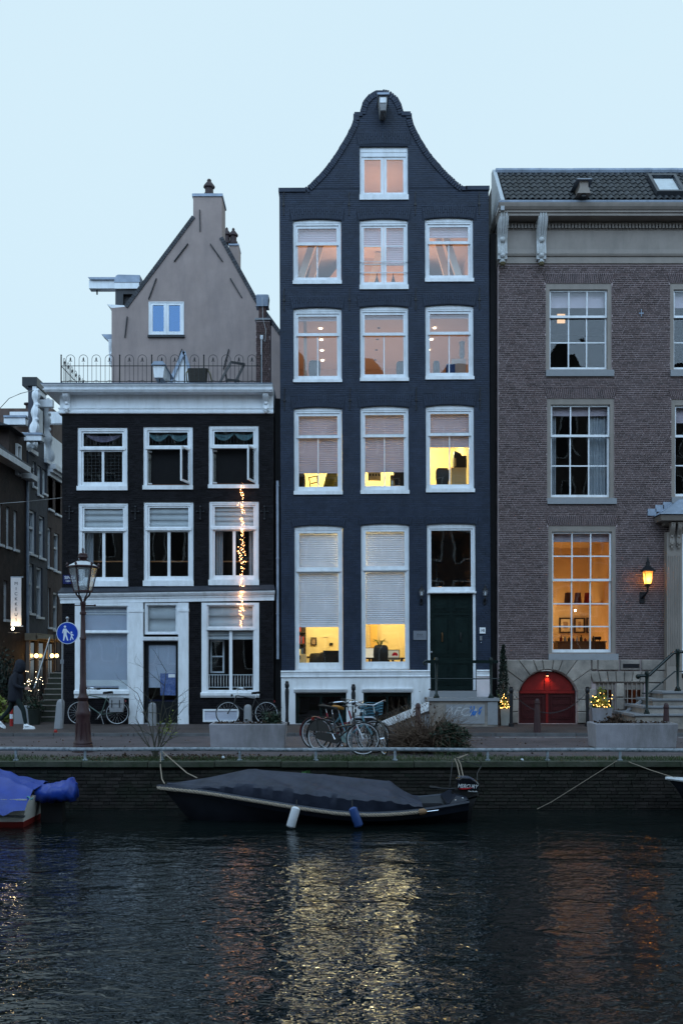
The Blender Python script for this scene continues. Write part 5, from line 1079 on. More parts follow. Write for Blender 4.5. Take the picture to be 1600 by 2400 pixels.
for k, p_ in enumerate((61, 99, 110)):
    l_ = thing('wall_globe', ['left glowing globe lamp on the lane shop front', 'middle glowing globe lamp on the lane shop front', 'right glowing globe lamp on the lane shop front'][k], 'lamp', (XS+.3, sy(p_), sz(p_, 1537)), 'globe lamps on the lane shop front')
    MB().ball((XS+.42, sy(p_), sz(p_, 1537)), .085).build('globe', gl_, l_, True); MB().tube([(XS+.1, sy(p_), sz(p_, 1537)-.2), (XS+.42, sy(p_), sz(p_, 1537)-.12)], .02, 5).build('arm', IRON, l_); lamp('globe_light', (XS+.62, sy(p_), sz(p_, 1537)), 4, (1, .6, .22), l_, .08)
# lit banner sign
BD = 34.5; bs = thing('banner_sign', 'tall white banner sign lit from below in the lane', 'sign', (X(37, BD), BD-CD, Z(1468, BD)))
bx(X(26, BD), X(50.5, BD), BD-CD, BD-CD+.03, Z(1467, BD), Z(1354, BD)).build('banner', mat('pale_banner', (.66, .60, .58), .8, .05), bs)
for yy in (1353, 1468): MB().tube([(X(25.5, BD), BD-CD+.015, Z(yy, BD)), (X(55, BD), BD-CD+.015, Z(yy, BD))], .018, 6).build('bar', STEEL, bs)
INK = mat('black_ink', (.02, .02, .025), .7)
for k, ch in enumerate('MICKKEUS'): text(ch, .155, INK, bs, (X(38.5, BD), BD-CD-.004, Z(1368+k*12.1, BD)))
MB().ball((X(36, BD), BD-CD-.25, Z(1474, BD)), .05).build('lamp_globe', glow('banner_bulb', (1, .85, .6), 30), bs, True); MB().tube([(X(24, BD), BD-CD-.2, Z(1484, BD)), (X(52, BD), BD-CD-.2, Z(1484, BD))], .015, 5).build('lamp_bar', IRON, bs)
MB().tube([(X(36, BD), BD-CD-.25, Z(1475, BD)), (X(36, BD), BD-CD-.22, Z(1484, BD))], .012, 5).build('lamp_stem', IRON, bs)
lamp('banner_light', (X(36, BD), BD-CD-.30, Z(1468, BD)), 11, (1, .72, .36), bs, .05)
MB().tube([(X(0, 34), 34-CD, Z(958, 34)), (X(22, 34), 34-CD, Z(934, 34)), (X(50, 34), 34-CD, Z(922, 34)), (X(80, 37), 37-CD, Z(915, 37))], .012, 4).build('overhead_cable', IRON, label='thin black cable sagging to the scrolled gable in the lane', category='cable')
MB().tube([(X(-20, 33), 33-CD, Z(1182, 33)), (X(60, 33), 33-CD, Z(1176, 33)), (X(146, 31), 31-CD, Z(1167, 31))], .01, 4).build('overhead_cable', STEEL, label='pale wire strung across the lane to the black house', category='cable')
# ---------------------------------------------------------------- foliage helpers
def leaves(b, pts, s, rr, flat=0.):
    for p in pts:
        d = V((rr.gauss(0, 1), rr.gauss(0, 1), rr.gauss(0, 1)*(1-flat))).normalized(); e = d.cross(V((rr.gauss(0, 1), rr.gauss(0, 1), rr.gauss(0, 1)))).normalized(); n = d.cross(e); k = s*rr.uniform(.6, 1.3); p = V(p)
        b.add([p, p+d*k*.5+e*k*.38+n*k*.1, p+d*k, p+d*k*.5-e*k*.38+n*k*.1], [(0, 1, 2), (0, 2, 3)])
LEAF = mat('ivy_leaf', (.018, .034, .020), .5, .3, 20, rnd=.5); LEAFY = mat('yellow_green_leaf', (.13, .16, .03), .5, .25, 20, rnd=.4); DRY = mat('dry_bramble', (.125, .085, .062), .8, .3, 10, rnd=.5); GRASSM = mat('short_grass', (.030, .055, .016), .7, .3, 10, rnd=.5)
HEDGE = mat('dark_hedge_leaf', (.016, .026, .018), .6, .3, 10, rnd=.5); DEAD = mat('dead_leaf', (.05, .028, .018), .8, .3, 10, rnd=.5)
def shrub(nm, label, c, rx, ry, rz_, n, s, m, group=None, stem=True, twigs=0, twm=None, kind_='plant', shell=.45):
    t = thing(nm, label, kind_, (c[0], c[1], c[2]), group); b = MB(); P = []
    while len(P) < n:
        q = V((R.uniform(-1, 1), R.uniform(-1, 1), R.uniform(0, 1))); l = q.length
        if l > 1 or l < shell*R.random(): continue
        k = 1+.22*sin(q.x*5+c[0])+.16*sin(q.z*7+q.x*4); P.append((c[0]+q.x*rx*k, c[1]+q.y*ry*k, c[2]+q.z*rz_*k))
    leaves(b, P, s, R); b.build('foliage', m, t, fix=False, kind='stuff')
    if stem:
        b = MB()
        for k in range(5): a = R.uniform(0, 2*pi); b.tube([(c[0], c[1], c[2]-.01), (c[0]+cos(a)*rx*.3, c[1]+sin(a)*ry*.3, c[2]+rz_*.4), (c[0]+cos(a)*rx*.6, c[1]+sin(a)*ry*.6, c[2]+rz_*.8)], [.02, .014, .006], 5)
        b.build('stems', DRY, t)
    if twigs:
        b = MB()
        for k in range(twigs):
            a = R.uniform(0, 2*pi); el = R.uniform(.05, 1); r0 = R.uniform(0, .5); p = V((c[0]+cos(a)*rx*r0, c[1]+sin(a)*ry*r0, c[2])); pts = [p]; d = V((cos(a)*.7, sin(a)*.5, 1.2*el+.25)).normalized()
            Lx = R.uniform(.35, 1.12)*max(rx, rz_)
            for j in range(6): pts.append(pts[-1]+d*Lx/6*1.1); d = (d+V((R.gauss(0, .28), R.gauss(0, .28), -.16+R.gauss(0, .2)))).normalized()
            for p_ in pts[1:]: p_.z = max(p_.z, c[2]+.01)
            b.tube(pts, [.0075-.001*j for j in range(7)], 3)
        b.build('twigs', twm or DRY, t, fix=False, kind='stuff')
    return t
# ---------------------------------------------------------------- street furniture
# canal lamp post
LD = 20.9; lpx, lpy = X(195, LD), LD-CD; gz_ = -.075
LAMPM = mat('oxide_red_iron', (.042, .018, .020), .45, .25, 8, bump=.1, bscale=30)
lpo = thing('lamp_post', 'old dark red cast iron canal lamp post with glass lantern', 'street lamp', (lpx, lpy, gz_))
zz = lambda py: Z(py, LD)-gz_
pr = [(.24, 0), (.24, .05), (.225, .07), (.225, .12), (.205, .16), (.215, .18), (.19, .22), (.165, .40), (.155, .62), (.16, .72), (.165, .74), (.165, .80), (.14, .83), (.125, .95), (.095, 1.02), (.12, 1.06), (.125, 1.09), (.09, 1.13), (.082, 1.2), (.075, 1.35), (.07, 1.36), (.065, 1.9), (.062, 2.25), (.075, 2.26), (.075, 2.29), (.058, 2.31), (.05, 2.75), (.07, 2.76), (.07, 2.80), (.052, 2.82), (.052, 2.94), (.065, 2.96), (.065, 3.0), (.04, 3.02)]
top = zz(1410); k_ = top/3.02
MB().lathe([(r*.95, z*k_) for r, z in pr], 12, (lpx, lpy, gz_)).build('column', LAMPM, lpo, True)
for k in range(8): a = 2*pi*k/8; MB().obox((lpx+.158*cos(a), lpy+.158*sin(a), gz_+.25), (lpx+.140*cos(a), lpy+.140*sin(a), gz_+.62), .05, .02).build('base_rib', LAMPM, lpo)
MB().tube([(lpx-.19, lpy, Z(1419, LD)), (lpx+.25, lpy, Z(1419, LD))], .012, 6).ball((lpx+.25, lpy, Z(1419, LD)), .024, 6).build('ladder_bar', LAMPM, lpo)
zl0, zl1 = Z(1386, LD), Z(1332, LD)
for k in range(4):
    a = pi/4+k*pi/2; c_, s_ = cos(a), sin(a)
    MB().tube([(lpx+.03*c_, lpy+.03*s_, Z(1412, LD)), (lpx+.08*c_, lpy+.08*s_, Z(1402, LD)), (lpx+.15*c_, lpy+.15*s_, Z(1395, LD)), (lpx+.17*c_, lpy+.17*s_, zl0-.02)], .017, 6).build('arm', LAMPM, lpo, True)
fr = MB(); r0, r1 = .185, .30; NL = 6; ph = rad(18)
for k in range(NL):
    a = ph+2*pi*k/NL; fr.obox((lpx+r0*cos(a), lpy+r0*sin(a), zl0), (lpx+r1*cos(a), lpy+r1*sin(a), zl1), .022, .022)
fr.lathe([(r0-.03, -.02), (r0+.01, -.02), (r0+.01, .015), (r0-.03, .015)], NL, (lpx, lpy, zl0), ph); fr.build('lantern_frame', LAMPM, lpo)
for k in range(NL):
    a, c = ph+2*pi*k/NL, ph+2*pi*(k+1)/NL
    q = [(lpx+r0*cos(a), lpy+r0*sin(a), zl0+.01), (lpx+r0*cos(c), lpy+r0*sin(c), zl0+.01), (lpx+r1*cos(c), lpy+r1*sin(c), zl1), (lpx+r1*cos(a), lpy+r1*sin(a), zl1)]
    q2 = [(lpx+(p[0]-lpx)*.985, lpy+(p[1]-lpy)*.985, p[2]) for p in q]; MB().loft([q, q2]).build('lantern_pane', LAMPG, lpo)
MB().lathe([(.285, 0), (.345, .015), (.345, .035), (.30, .05)], NL, (lpx, lpy, zl1), ph).build('lantern_rim', LAMPM, lpo)
MB().lathe([(.30, .05), (.11, .15), (.105, .155)], NL, (lpx, lpy, zl1), ph).build('lantern_roof', mat('opal_lantern_roof', (.55, .58, .62), .4, .1), lpo)
for k in range(NL):
    a = ph+2*pi*k/NL; MB().lathe([(.008, 0), (.03, .03), (.024, .05), (.002, .085)], 6, (lpx+.32*cos(a), lpy+.32*sin(a), zl1+.04)).build('palmette', LAMPM, lpo, True)
MB().lathe([(.12, .15), (.12, .165), (.075, .17), (.085, .21), (.11, .23), (.095, .26), (.10, .29), (.07, .315), (.02, .32), (.015, .35), (.03, .36), (.015, .385), (.03, .40), (.004, .43)], 10, (lpx, lpy, zl1)).build('crown', LAMPM, lpo, True)
MB().lathe([(.03, 0), (.03, .03), (.05, .035), (.065, .1), (.06, .1)], 10, (lpx, lpy, zl0+.02)).build('lamp_holder', mat('frosted_lamp', (.6, .64, .7), .4), lpo, True)
# street name plate
sg = bx(X(149), X(187), -.035, -.012, Z(1369), Z(1348)).build('street_sign', mat('enamel_navy', (.012, .018, .09), .3, .05), None, loc=(X(168), -.03, Z(1369)), label='dark blue enamel street name plate on the black brick corner', category='street sign')
WT = mat('white_lettering', (.80, .82, .85), .5, .03)
text('SINGEL', .125, WT, sg, (X(168.5), -.037, Z(1354.5))); text('CENTRUM', .07, WT, sg, (X(168.5), -.037, Z(1362.5)))
# pedestrian sign
SD = 26.2; ps = thing('pedestrian_sign', 'round blue pedestrian sign with adult and child on slim pole', 'road sign', (X(147, SD), SD-CD, 0)); sx, syy, szz = X(159.5, SD), SD-CD-.04, Z(1484, SD)
SB = mat('sign_blue', (.006, .045, .36), .35, .04); SW = mat('sign_white', (.62, .68, .76), .4, .03)
def disc(r, y0, y1, n=40): return MB().loft([[(sx+r*cos(2*pi*k/n), y, szz+r*sin(2*pi*k/n)) for k in range(n)] for y in (y0, y1)])
disc(.288, syy, syy+.02).build('rim', SW, ps); disc(.272, syy-.004, syy+.001).build('face', SB, ps)
def fig(pts, nm='pictogram'):
    s = .000
    p = [(sx+(a-1042)/6.533/2333.3*SD, szz-(b_-418)/6.533/2333.3*SD) for a, b_ in pts]; MB().prism(p, syy-.008, syy-.0035).build(nm, SW, ps)
hd = lambda cx_, cy_, r: [(cx_+r*cos(2*pi*k/14), cy_+r*sin(2*pi*k/14)) for k in range(14)]
fig(hd(1006, 320, 18)); fig(hd(1105, 408, 14))
fig([(984, 350), (1026, 350), (1046, 378), (1082, 420), (1072, 428), (1034, 394), (1030, 438), (1058, 530), (1040, 536), (1012, 458), (992, 538), (976, 532), (986, 440), (984, 386), (974, 422), (962, 416), (974, 366)])
fig([(1090, 428), (1120, 428), (1142, 452), (1134, 460), (1118, 446), (1120, 472), (1140, 514), (1130, 520), (1108, 486), (1094, 530), (1082, 526), (1096, 470), (1096, 444), (1078, 430), (1084, 420)])
MB().tube([(X(145.5, SD), SD-CD+.02, .3), (X(147, SD), SD-CD+.02, Z(1478, SD))], .024, 8).build('pole', STEEL, ps, True); MB().tube([(X(158.5, SD), SD-CD, Z(1510, SD)), (X(158.5, SD), SD-CD, Z(1452, SD))], .024, 8).build('sign_post', STEEL, ps, True)
for yy in (1482, 1496): MB().obox((X(145, SD), SD-CD+.01, Z(yy, SD)), (X(160, SD), SD-CD+.01, Z(yy, SD)), .03, .03).build('clamp', STEEL, ps)
bx(X(142.5, SD), X(149, SD), SD-CD-.03, SD-CD+.05, Z(1556, SD), Z(1546, SD)).build('pole_box', STEEL, ps)
MB().ball((X(158.5, SD), SD-CD, Z(1449, SD)), .045).build('cap', STEEL, ps, True)
# grey stone posts
def stone_post(px, D, w, h, label, lean=0.):
    x, y = X(px, D), D-CD; b = MB(); rings = []
    for f, z in ((1.1, 0), (1.05, h*.3), (1., h*.8), (.92, h*.9), (.7, h*.965), (.3, h)):
        rings.append([(x+a*w/2*f+lean*z, y+c*w/2*f, z) for a, c in ((-1, -.6), (-.6, -1), (.6, -1), (1, -.6), (1, .6), (.6, 1), (-.6, 1), (-1, .6))])
    b.loft(rings).build('stone_post', BSTONE, None, loc=(x, y, 0), label=label, category='stone post', group='grey stone guard posts')
stone_post(138, 27.2, .20, .80, 'leaning grey stone guard post at the foot of the pedestrian sign', .08)
stone_post(357.5, 28.4, .21, .66, 'rounded grey stone post in front of the shop door'); stone_post(581, 28.5, .21, .60, 'rounded grey stone post behind the black bicycle')
# black posts with round knob, chain
def knob_post(px, D, h, label):
    t_ = thing('iron_post', label, 'post', (X(px, D), D-CD, 0), 'black iron posts by the doors')
    MB().lathe([(.075, 0), (.075, .08), (.05, .1), (.042, .4), (.062, .75*h), (.05, .82*h), (.035, .83*h), (.06, .86*h), (.065, .93*h), (.045, .96*h), (.055, .98*h), (.03, h)], 12, (X(px, D), D-CD, 0)).build('shaft', IRON, t_, True)
    return t_
knob_post(672.5, 28.6, 1.27, 'black iron post at the left end of the white plinth'); knob_post(828, 28.6, 1.18, 'black iron post between the two basement windows')
knob_post(1197, 28.0, 1.12, 'black iron post left of the red arched door'); knob_post(1375.5, 28.0, 1.12, 'black iron post right of the red arched door')
ch = thing('chain', 'iron chain hanging between the posts at the red door', 'chain', (X(1286, 28), 28-CD, .5)); lk = None
for k in range(46):
    t = k/45; x = X(1198, 28)+(X(1375, 28)-X(1198, 28))*t; z = 1.0-.62*(1-(2*t-1)**2)**.9; dz = (2*t-1)*1.0
    if lk is None: o_ = MB().tube([(.03*cos(q*pi/4), 0, .014*sin(q*pi/4)) for q in range(8)], .0055, 4, True).build('link', mat('dull_chain', (.06, .06, .065), .5, metal=.5), ch, loc=(0, 0, 0)); lk = o_.data; o_.location = V((x, 28-CD, z))-ORG[ch.name]
    else: link_mesh('link', lk, ch, V((x, 28-CD, z))-ORG[ch.name], (0 if k % 2 else pi/2, -math.atan(dz*1.1), 0))
def bollard(px, D, h, label):
    BR = mat('brown_cast_iron', (.045, .022, .024), .5, .2, 8)
    t_ = thing('bollard', label, 'bollard', (X(px, D), D-CD, 0), 'brown cast iron bollards'); x, y = X(px, D), D-CD
    MB().lathe([(.105, -.07), (.10, .02), (.085, .25), (.065, .78*h), (.06, .84*h)], 8, (x, y, 0)).build('shaft', BR, t_, True); MB().lathe([(.062, .84*h), (.072, .86*h), (.072, .89*h), (.062, .9*h), (.06, .95*h), (.035, h), (.005, h+.012)], 8, (x, y, 0)).build('head', BR, t_, True)
bollard(1258, 25.5, .87, 'brown cast iron bollard in front of the chained red door'); bollard(1560, 24.0, .82, 'brown cast iron bollard behind the right planter'); bollard(979, 24.4, .80, 'brown cast iron bollard peeping over the bramble bush')
rwp = thing('marker_post', 'short red and white marker post by the walking person', 'post', (X(27.5, 28.2), 28.2-CD, 0)); rp = mat('post_red', (.30, .02, .02), .5, .1); x, y = X(27.5, 28.2), 28.2-CD
for z0, z1, m_ in ((0, .21, rp), (.21, .34, SW), (.34, .52, rp)): MB().lathe([(.047, z0), (.047, z1)], 12, (x, y, 0)).build('band', m_, rwp, True)
# concrete planters
CONC = mat('cast_concrete', (.31, .30, .33), .8, .14, 3, bump=.25, bscale=40, dirt=(.14, .135, .13), dscale=1.6, damt=.8, streak=.3); SOIL = mat('dark_soil', (.022, .016, .012), .95, .4, 20, bump=1, bscale=40)
def planter(pa, pb, D, h, label):
    x0, x1, y = X(pa, D), X(pb, D), D-CD; z = -.075; t_ = thing('concrete_planter', label, 'planter', ((x0+x1)/2, y+.35, z), 'long concrete planters'); w = .75
    rect_ = lambda e, zz_: [(x0+e, y+e, zz_), (x1-e, y+e, zz_), (x1-e, y+w-e, zz_), (x0+e, y+w-e, zz_)]
    MB().loft([rect_(.05, z+.035), rect_(.035, z+.05), rect_(.0, z+h-.02), rect_(.01, z+h), rect_(.06, z+h), rect_(.07, z+h-.06)], cap=True).build('trough', CONC, t_)
    bx(x0+.12, x1-.12, y+.1, y+w-.1, z, z+.04).build('foot', IRON, t_); MB().loft([rect_(.072, z+h-.055), [(p[0], p[1], p[2]+R.uniform(-.01, .02)) for p in rect_(.2, z+h-.02)]]).build('soil', SOIL, t_)
    lv = MB(); leaves(lv, [(R.uniform(x0+.1, x1-.1), R.uniform(y+.1, y+w-.1), z+h-.03+R.uniform(0, .05)) for k in range(260)], .06, R, .6); lv.build('leaf_litter', DEAD, t_, fix=False, kind='stuff')
planter(490, 669, 21.3, .56, 'long grey concrete planter in front of the black bicycle'); planter(1394, 1588, 21.3, .57, 'long grey concrete planter at the right edge by the stoop')
shrub('evergreen_shrub', 'small dark evergreen shrub in the left concrete planter', (X(637, 21.6), 21.6-CD, .44), .2, .15, .34, 420, .07, LEAF)
shrub('dry_shrub', 'withered brown shrub at the left end of the right planter', (X(1440, 21.6), 21.6-CD, .44), .2, .15, .26, 200, .07, DEAD, twigs=30)
# ---------------------------------------------------------------- stoop of the blue house
SDp = CD-1.25
st = thing('stone_stoop', 'stone stoop with graffiti and moss before the dark green door', 'stoop', (X(1085), -.6, 0)); x0, x1 = X(1001, 28), X(1169, 28); zt_ = .80
bx(x0, x1, -1.22, -.065, .72, zt_).build('landing_slab', BSTONE, st)
bx(x0+.06, x1-.04, -1.16, -.07, 0, .719).build('stoop_wall', STONE, st)
pn = bx(X(1045, 27.98), X(1135, 27.98), -1.18, -1.162, .08, .62).build('wall_panel', BSTONE, st); bx(X(1142, 27.98), x1-.045, -1.18, -1.162, .05, .7).build('end_pier', BSTONE, st)
bx(X(1006), X(1112), -.42, -.06, zt_+.001, Z(1619)).build('upper_step', BSTONE, st)
MB().prism([(X(1000, 28)+.05, .70), (X(1000, 28)+.05, .45), (X(905, 28), 0), (X(870, 28), 0), (X(870, 28), .02)], -1.2, -1.08).build('stringer', WHITE2, st)
for k in range(4): bx(x0-.25*(k+1)+.05, x0+.06-.25*k, -1.07, -.07, 0, .58-.155*k).build('tread', BSTONE, st)
GW = mat('white_spray', (.42, .43, .45), .8, .2, 30); GB = mat('blue_spray', (.02, .14, .45), .8, .4, 14)
text('AFCA', .34, GW, st, (X(1080, 27.9), -1.183, .42), rot=(pi/2, rad(6), 0), ext=.001, name='graffiti', sx=1.1, shear=.3)
gb = MB()
for k in range(16): a = X(1100+R.uniform(0, 28), 27.9); z = .34+R.uniform(-.06, .16); gb.tube([(a, -1.184, z), (a+R.uniform(.0, .06), -1.184, z+R.uniform(.05, .13))], .014, 4)
gb.v = [(v[0], -1.184+(v[1]+1.184)*.05, v[2]) for v in gb.v]; gb.build('graffiti', GB, st)
def newel(px, D, z0, z1, parent, s=1.): MB().lathe([(.085*s, 0), (.085*s, .04), (.06*s, .06), (.06*s, .09), (.032*s, .14), (.048*s, (z1-z0)*.8), (.05*s, (z1-z0)*.88), (.062*s, (z1-z0)*.9), (.062*s, (z1-z0)*.95), (.045*s, z1-z0)], 8, (X(px, D), D-CD, z0)).build('post', GREEN, parent, True)
sr = thing('stoop_railing', 'black green iron railing on the stoop of the blue house', 'railing', (X(1085, 28), -1.1, zt_)); D = 28.05
for px in (1022, 1150): newel(px, D, zt_, Z(1541, D), sr)
MB().obox((X(1000, D), D-CD, Z(1551, D)), (X(1166, D), D-CD, Z(1551, D)), .07, .085).build('handrail', GREEN, sr); MB().tube([(X(1008, D), D-CD, Z(1591, D)), (X(1164, D), D-CD, Z(1591, D))], .018, 6).build('mid_rail', GREEN, sr)
MB().tube([(X(1002, D), D-CD, Z(1550, D)), (X(997, D), D-CD, Z(1549, D)), (X(992.5, D), D-CD, Z(1553, D)), (X(994, D), D-CD, Z(1558, D)), (X(999, D), D-CD, Z(1557, D)), (X(999, D), D-CD, Z(1554, D))], [.04, .04, .035, .03, .022, .012], 6).build('scroll_end', GREEN, sr, True)
# right hand stoop with steps and railing
s2 = thing('stone_stairs', 'worn stone entrance steps with moulded treads at the right edge', 'steps', (X(1560, 27.5), -1.6, 0))
for k, (pa, yt, yb, D) in enumerate(((1488, 1674, 1705, 27.0), (1510, 1655, 1674, 27.3), (1529, 1638, 1655, 27.6), (1553, 1621, 1638, 27.9))):
    zt2 = Z(yt, D); bx(X(pa, D), X(1760, D), D-CD-.0, -.26 if k == 3 else -.1, 0.0, zt2-.07).build('riser', STONE, s2)
    MB().prism([(D-CD-.05, zt2), (-.1, zt2), (-.1, zt2-.068), (D-CD-.02, zt2-.068), (D-CD-.05, zt2-.04)], X(pa, D)-.05, X(1760, D), 'x').build('tread', BSTONE, s2)
MB().prism([(X(1462, 28.4), .35), (X(1512, 28.4), .78), (X(1512, 28.4), .70), (X(1470, 28.4), .35)], -.62, -.5).build('slope_coping', BSTONE, s2)
s2r = thing('stair_railing', 'black iron handrail with ball end climbing the right stairs', 'railing', (X(1540, 27.2), -1.9, .3)); D = 27.15
newel(1514.5, D, Z(1674, D), Z(1573, D), s2r); newel(1587, D, Z(1620, D), Z(1521, D), s2r, 1.1)
MB().tube([(X(1494, D), D-CD, Z(1584, D)), (X(1514, D), D-CD, Z(1584, D)), (X(1520, D), D-CD, Z(1583, D)), (X(1576, D), D-CD, Z(1531, D)), (X(1587, D), D-CD, Z(1528, D)), (X(1640, D), D-CD, Z(1528, D))], .042, 8).build('handrail', GREEN, s2r, True); MB().ball((X(1494, D), D-CD, Z(1586, D)), .07).build('ball_end', GREEN, s2r, True)
MB().tube([(X(1503, D), D-CD, Z(1625, D)), (X(1519, D), D-CD, Z(1625, D)), (X(1580, D), D-CD, Z(1574, D)), (X(1640, D), D-CD, Z(1573, D))], .02, 6).build('mid_rail', GREEN, s2r, True)
# small things on the blue house front
def carriage(px, label):
    t_ = thing('carriage_lamp', label, 'lamp', (X(px), -.05, Z(1415)), 'unlit lamps beside the green door'); x = X(px)
    MB().lathe([(.05, 0), (.075, .15), (.07, .16)], 6, (x, -.16, Z(1397))).build('glass', LAMPG, t_); MB().lathe([(.085, 0), (.05, .06), (.02, .09), (.025, .12), (.005, .17)], 8, (x, -.16, Z(1384.5))).build('roof', IRON, t_, True); MB().lathe([(.018, 0), (.018, .1)], 8, (x, -.16, Z(1396))).build('candle', SW, t_)
    MB().tube([(x, -.16, Z(1397)), (x, -.16, Z(1403)), (x, -.08, Z(1408)), (x, -.03, Z(1412))], .022, 6).build('bracket', IRON, t_, True); bx(x-.04, x+.04, -.045, -.008, Z(1417), Z(1404)).build('wall_plate', IRON, t_)
carriage(986.5, 'small unlit carriage lamp left of the dark green door'); carriage(1134.5, 'small unlit carriage lamp right of the dark green door')
pq = bx(X(968), X(998.5), -.035, -.012, Z(1500), Z(1478.5)).build('name_plaque', mat('brushed_plaque', (.22, .24, .28), .4, .1, metal=.4), None, loc=(X(983), -.02, Z(1500)), label='grey metal name plaque between lit window and green door', category='plaque')
text('IFAA', .09, mat('plaque_ink', (.05, .055, .07), .5), pq, (X(983), -.037, Z(1488)), ext=.001); bx(X(975), X(992), -.037, -.0352, Z(1493.2), Z(1492.6)).build('plaque_rule', MATS['plaque_ink'], pq)
nb = bx(X(1123), X(1136.5), -.03, -.01, Z(1485), Z(1471)).build('number_plate', WT, None, loc=(X(1130), -.02, Z(1485)), label='white house number plate right of the dark green door', category='number plate')
text('148', .13, INK, nb, (X(1129.8), -.032, Z(1478.2)), ext=.001, sx=.62)
db = bx(X(1123), X(1128.5), -.035, -.01, Z(1501), Z(1491)).build('door_bell', STEEL, None, loc=(X(1126), -.02, Z(1501)), label='small steel intercom panel under the house number', category='doorbell'); MB().ball((X(1126), -.035, Z(1506)), .012, 6).build('bell_button', SW, db, True)
# ---------------------------------------------------------------- fairy lights
fl = thing('fairy_lights', 'glowing string of warm fairy lights hanging from the open window', 'string lights', (X(568), -.14, Z(1135)))
pts = [(X(569+3*sin(k*.7)*.4), -.14+.01*sin(k), Z(1133+k*(1470-1133)/40)) for k in range(41)]
MB().tube(pts, .004, 4).build('wire', IRON, fl); gb_ = glow('fairy_glow', (1, .42, .15), 42); bm_ = None
for k in range(150):
    t = R.random()**.95; yy = 1133+t*(1470-1133); dens = 1.5+2.4*abs(sin(t*9.3)); dens *= 1.5 if .42 < t < .56 else 1
    p = V((X(569+R.gauss(0, 1)*dens*.9-t*2), -.14+R.uniform(-.03, .03), Z(yy)))
    if bm_ is None: o_ = MB().ball((0, 0, 0), .006, 4, 1.3).build('bulb', gb_, fl, loc=(0, 0, 0)); bm_ = o_.data; o_.location = p-ORG[fl.name]
    else: link_mesh('bulb', bm_, fl, p-ORG[fl.name])
for yy in (1160, 1220, 1275, 1330, 1390, 1445): lamp('string_glow', (X(568), -.22, Z(yy)), 1.1, (1, .42, .15), fl, .03)
# ---------------------------------------------------------------- stairs and planting in the lane
ls = thing('lane_stoop', 'steep dark stone stairs beside the black corner house', 'steps', (-8.75, 1.6, 0)); MS = mat('mossy_step', (.035, .038, .026), .8, .3, 6)
for k in range(9): bx(-9.26, LX0-.02, 1.05+.18*k, 2.9, .165*k, .165*(k+1)-.002).build('step', MS, ls); bx(-9.28, LX0-.015, 1.03+.18*k, 1.06+.18*k, .165*(k+1)-.03, .165*(k+1)+.002).build('nosing', STONE, ls)
lr_ = thing('lane_stair_railing', 'slanting dark iron railing on the stairs in the lane', 'railing', (-9.26, 1.6, 0))
MB().tube([(-9.3, 1.0, 1.0), (-9.3, 2.65, 2.6)], .03, 6).build('handrail', STEEL, lr_); MB().tube([(-9.3, 1.0, 0), (-9.3, 1.0, 1.0)], .03, 6).build('post', IRON, lr_)
for k in range(9): MB().tube([(-9.3, 1.15+.18*k, .165*(k+1)), (-9.3, 1.15+.18*k, 1.14+.175*k)], .012, 4).build('baluster', IRON, lr_)
MB().ring(-9.2, LX0-.03, 1.5, 2.75, .03, .03, .03, .03, 2.7, 2.74).build('gate_frame', IRON, lr_)
for k in range(8): MB().tube([(-9.12+k*.13, 2.72, 1.5), (-9.12+k*.13, 2.72, 2.75)], .012, 4).build('gate_bar', IRON, lr_)
shrub('hedge_bush', 'dark round evergreen bush against the lane house wall', (X(8, 33.5), 33.5-CD, .5), .55, .8, 1.5, 1500, .11, HEDGE)
shrub('lit_shrub', 'leafy potted shrub wound with tiny white lights in the lane', (X(72, 30), 30-CD, .35), .42, .4, .85, 700, .07, HEDGE, twigs=40)
wl_ = thing('shrub_lights', 'tiny white lights scattered in the lane shrub', 'string lights', (X(72, 29.6), 29.6-CD, .8)); g_ = glow('tiny_white_glow', (1, .80, .5), 14); bm_ = None
for k in range(24):
    p = V((X(R.uniform(53, 98), 29.5), 29.5-CD+R.uniform(-.1, .3), Z(R.uniform(1572, 1612)+R.choice((0, 0, 20)), 29.5)))
    if bm_ is None: o_ = MB().ball((0, 0, 0), .008, 4).build('bulb', g_, wl_, loc=(0, 0, 0)); bm_ = o_.data; o_.location = p-ORG[wl_.name]
    else: link_mesh('bulb', bm_, wl_, p-ORG[wl_.name])
shrub('spiky_plant', 'yellow green strap leaved plant low behind the walking person', (X(4, 29.5), 29.5-CD, .1), .3, .3, .7, 160, .2, LEAFY)
tub = bx(X(33, 29.2), X(72, 29.2), 29.2-CD, 29.9-CD, 0, .52); tub.build('stone_tub', BSTONE, None, loc=(X(52, 29.2), 29.5-CD, 0), label='square grey stone tub behind the walking person', category='planter')
bt = MB().lathe([(.16, 0), (.2, .42), (.21, .45), (.18, .45)], 12, (X(82, 28.9), 28.9-CD, 0)).build('dark_pot', mat('dark_glazed_pot', (.02, .025, .022), .3), None, True, loc=(X(82, 28.9), 28.9-CD, 0), label='dark round pot at the foot of the lane stairs', category='flower pot')
shrub('pot_plant', 'small green plant in the dark pot by the lane stairs', (X(82, 28.9), 28.9-CD, .42), .22, .2, .36, 160, .08, LEAF, stem=True)
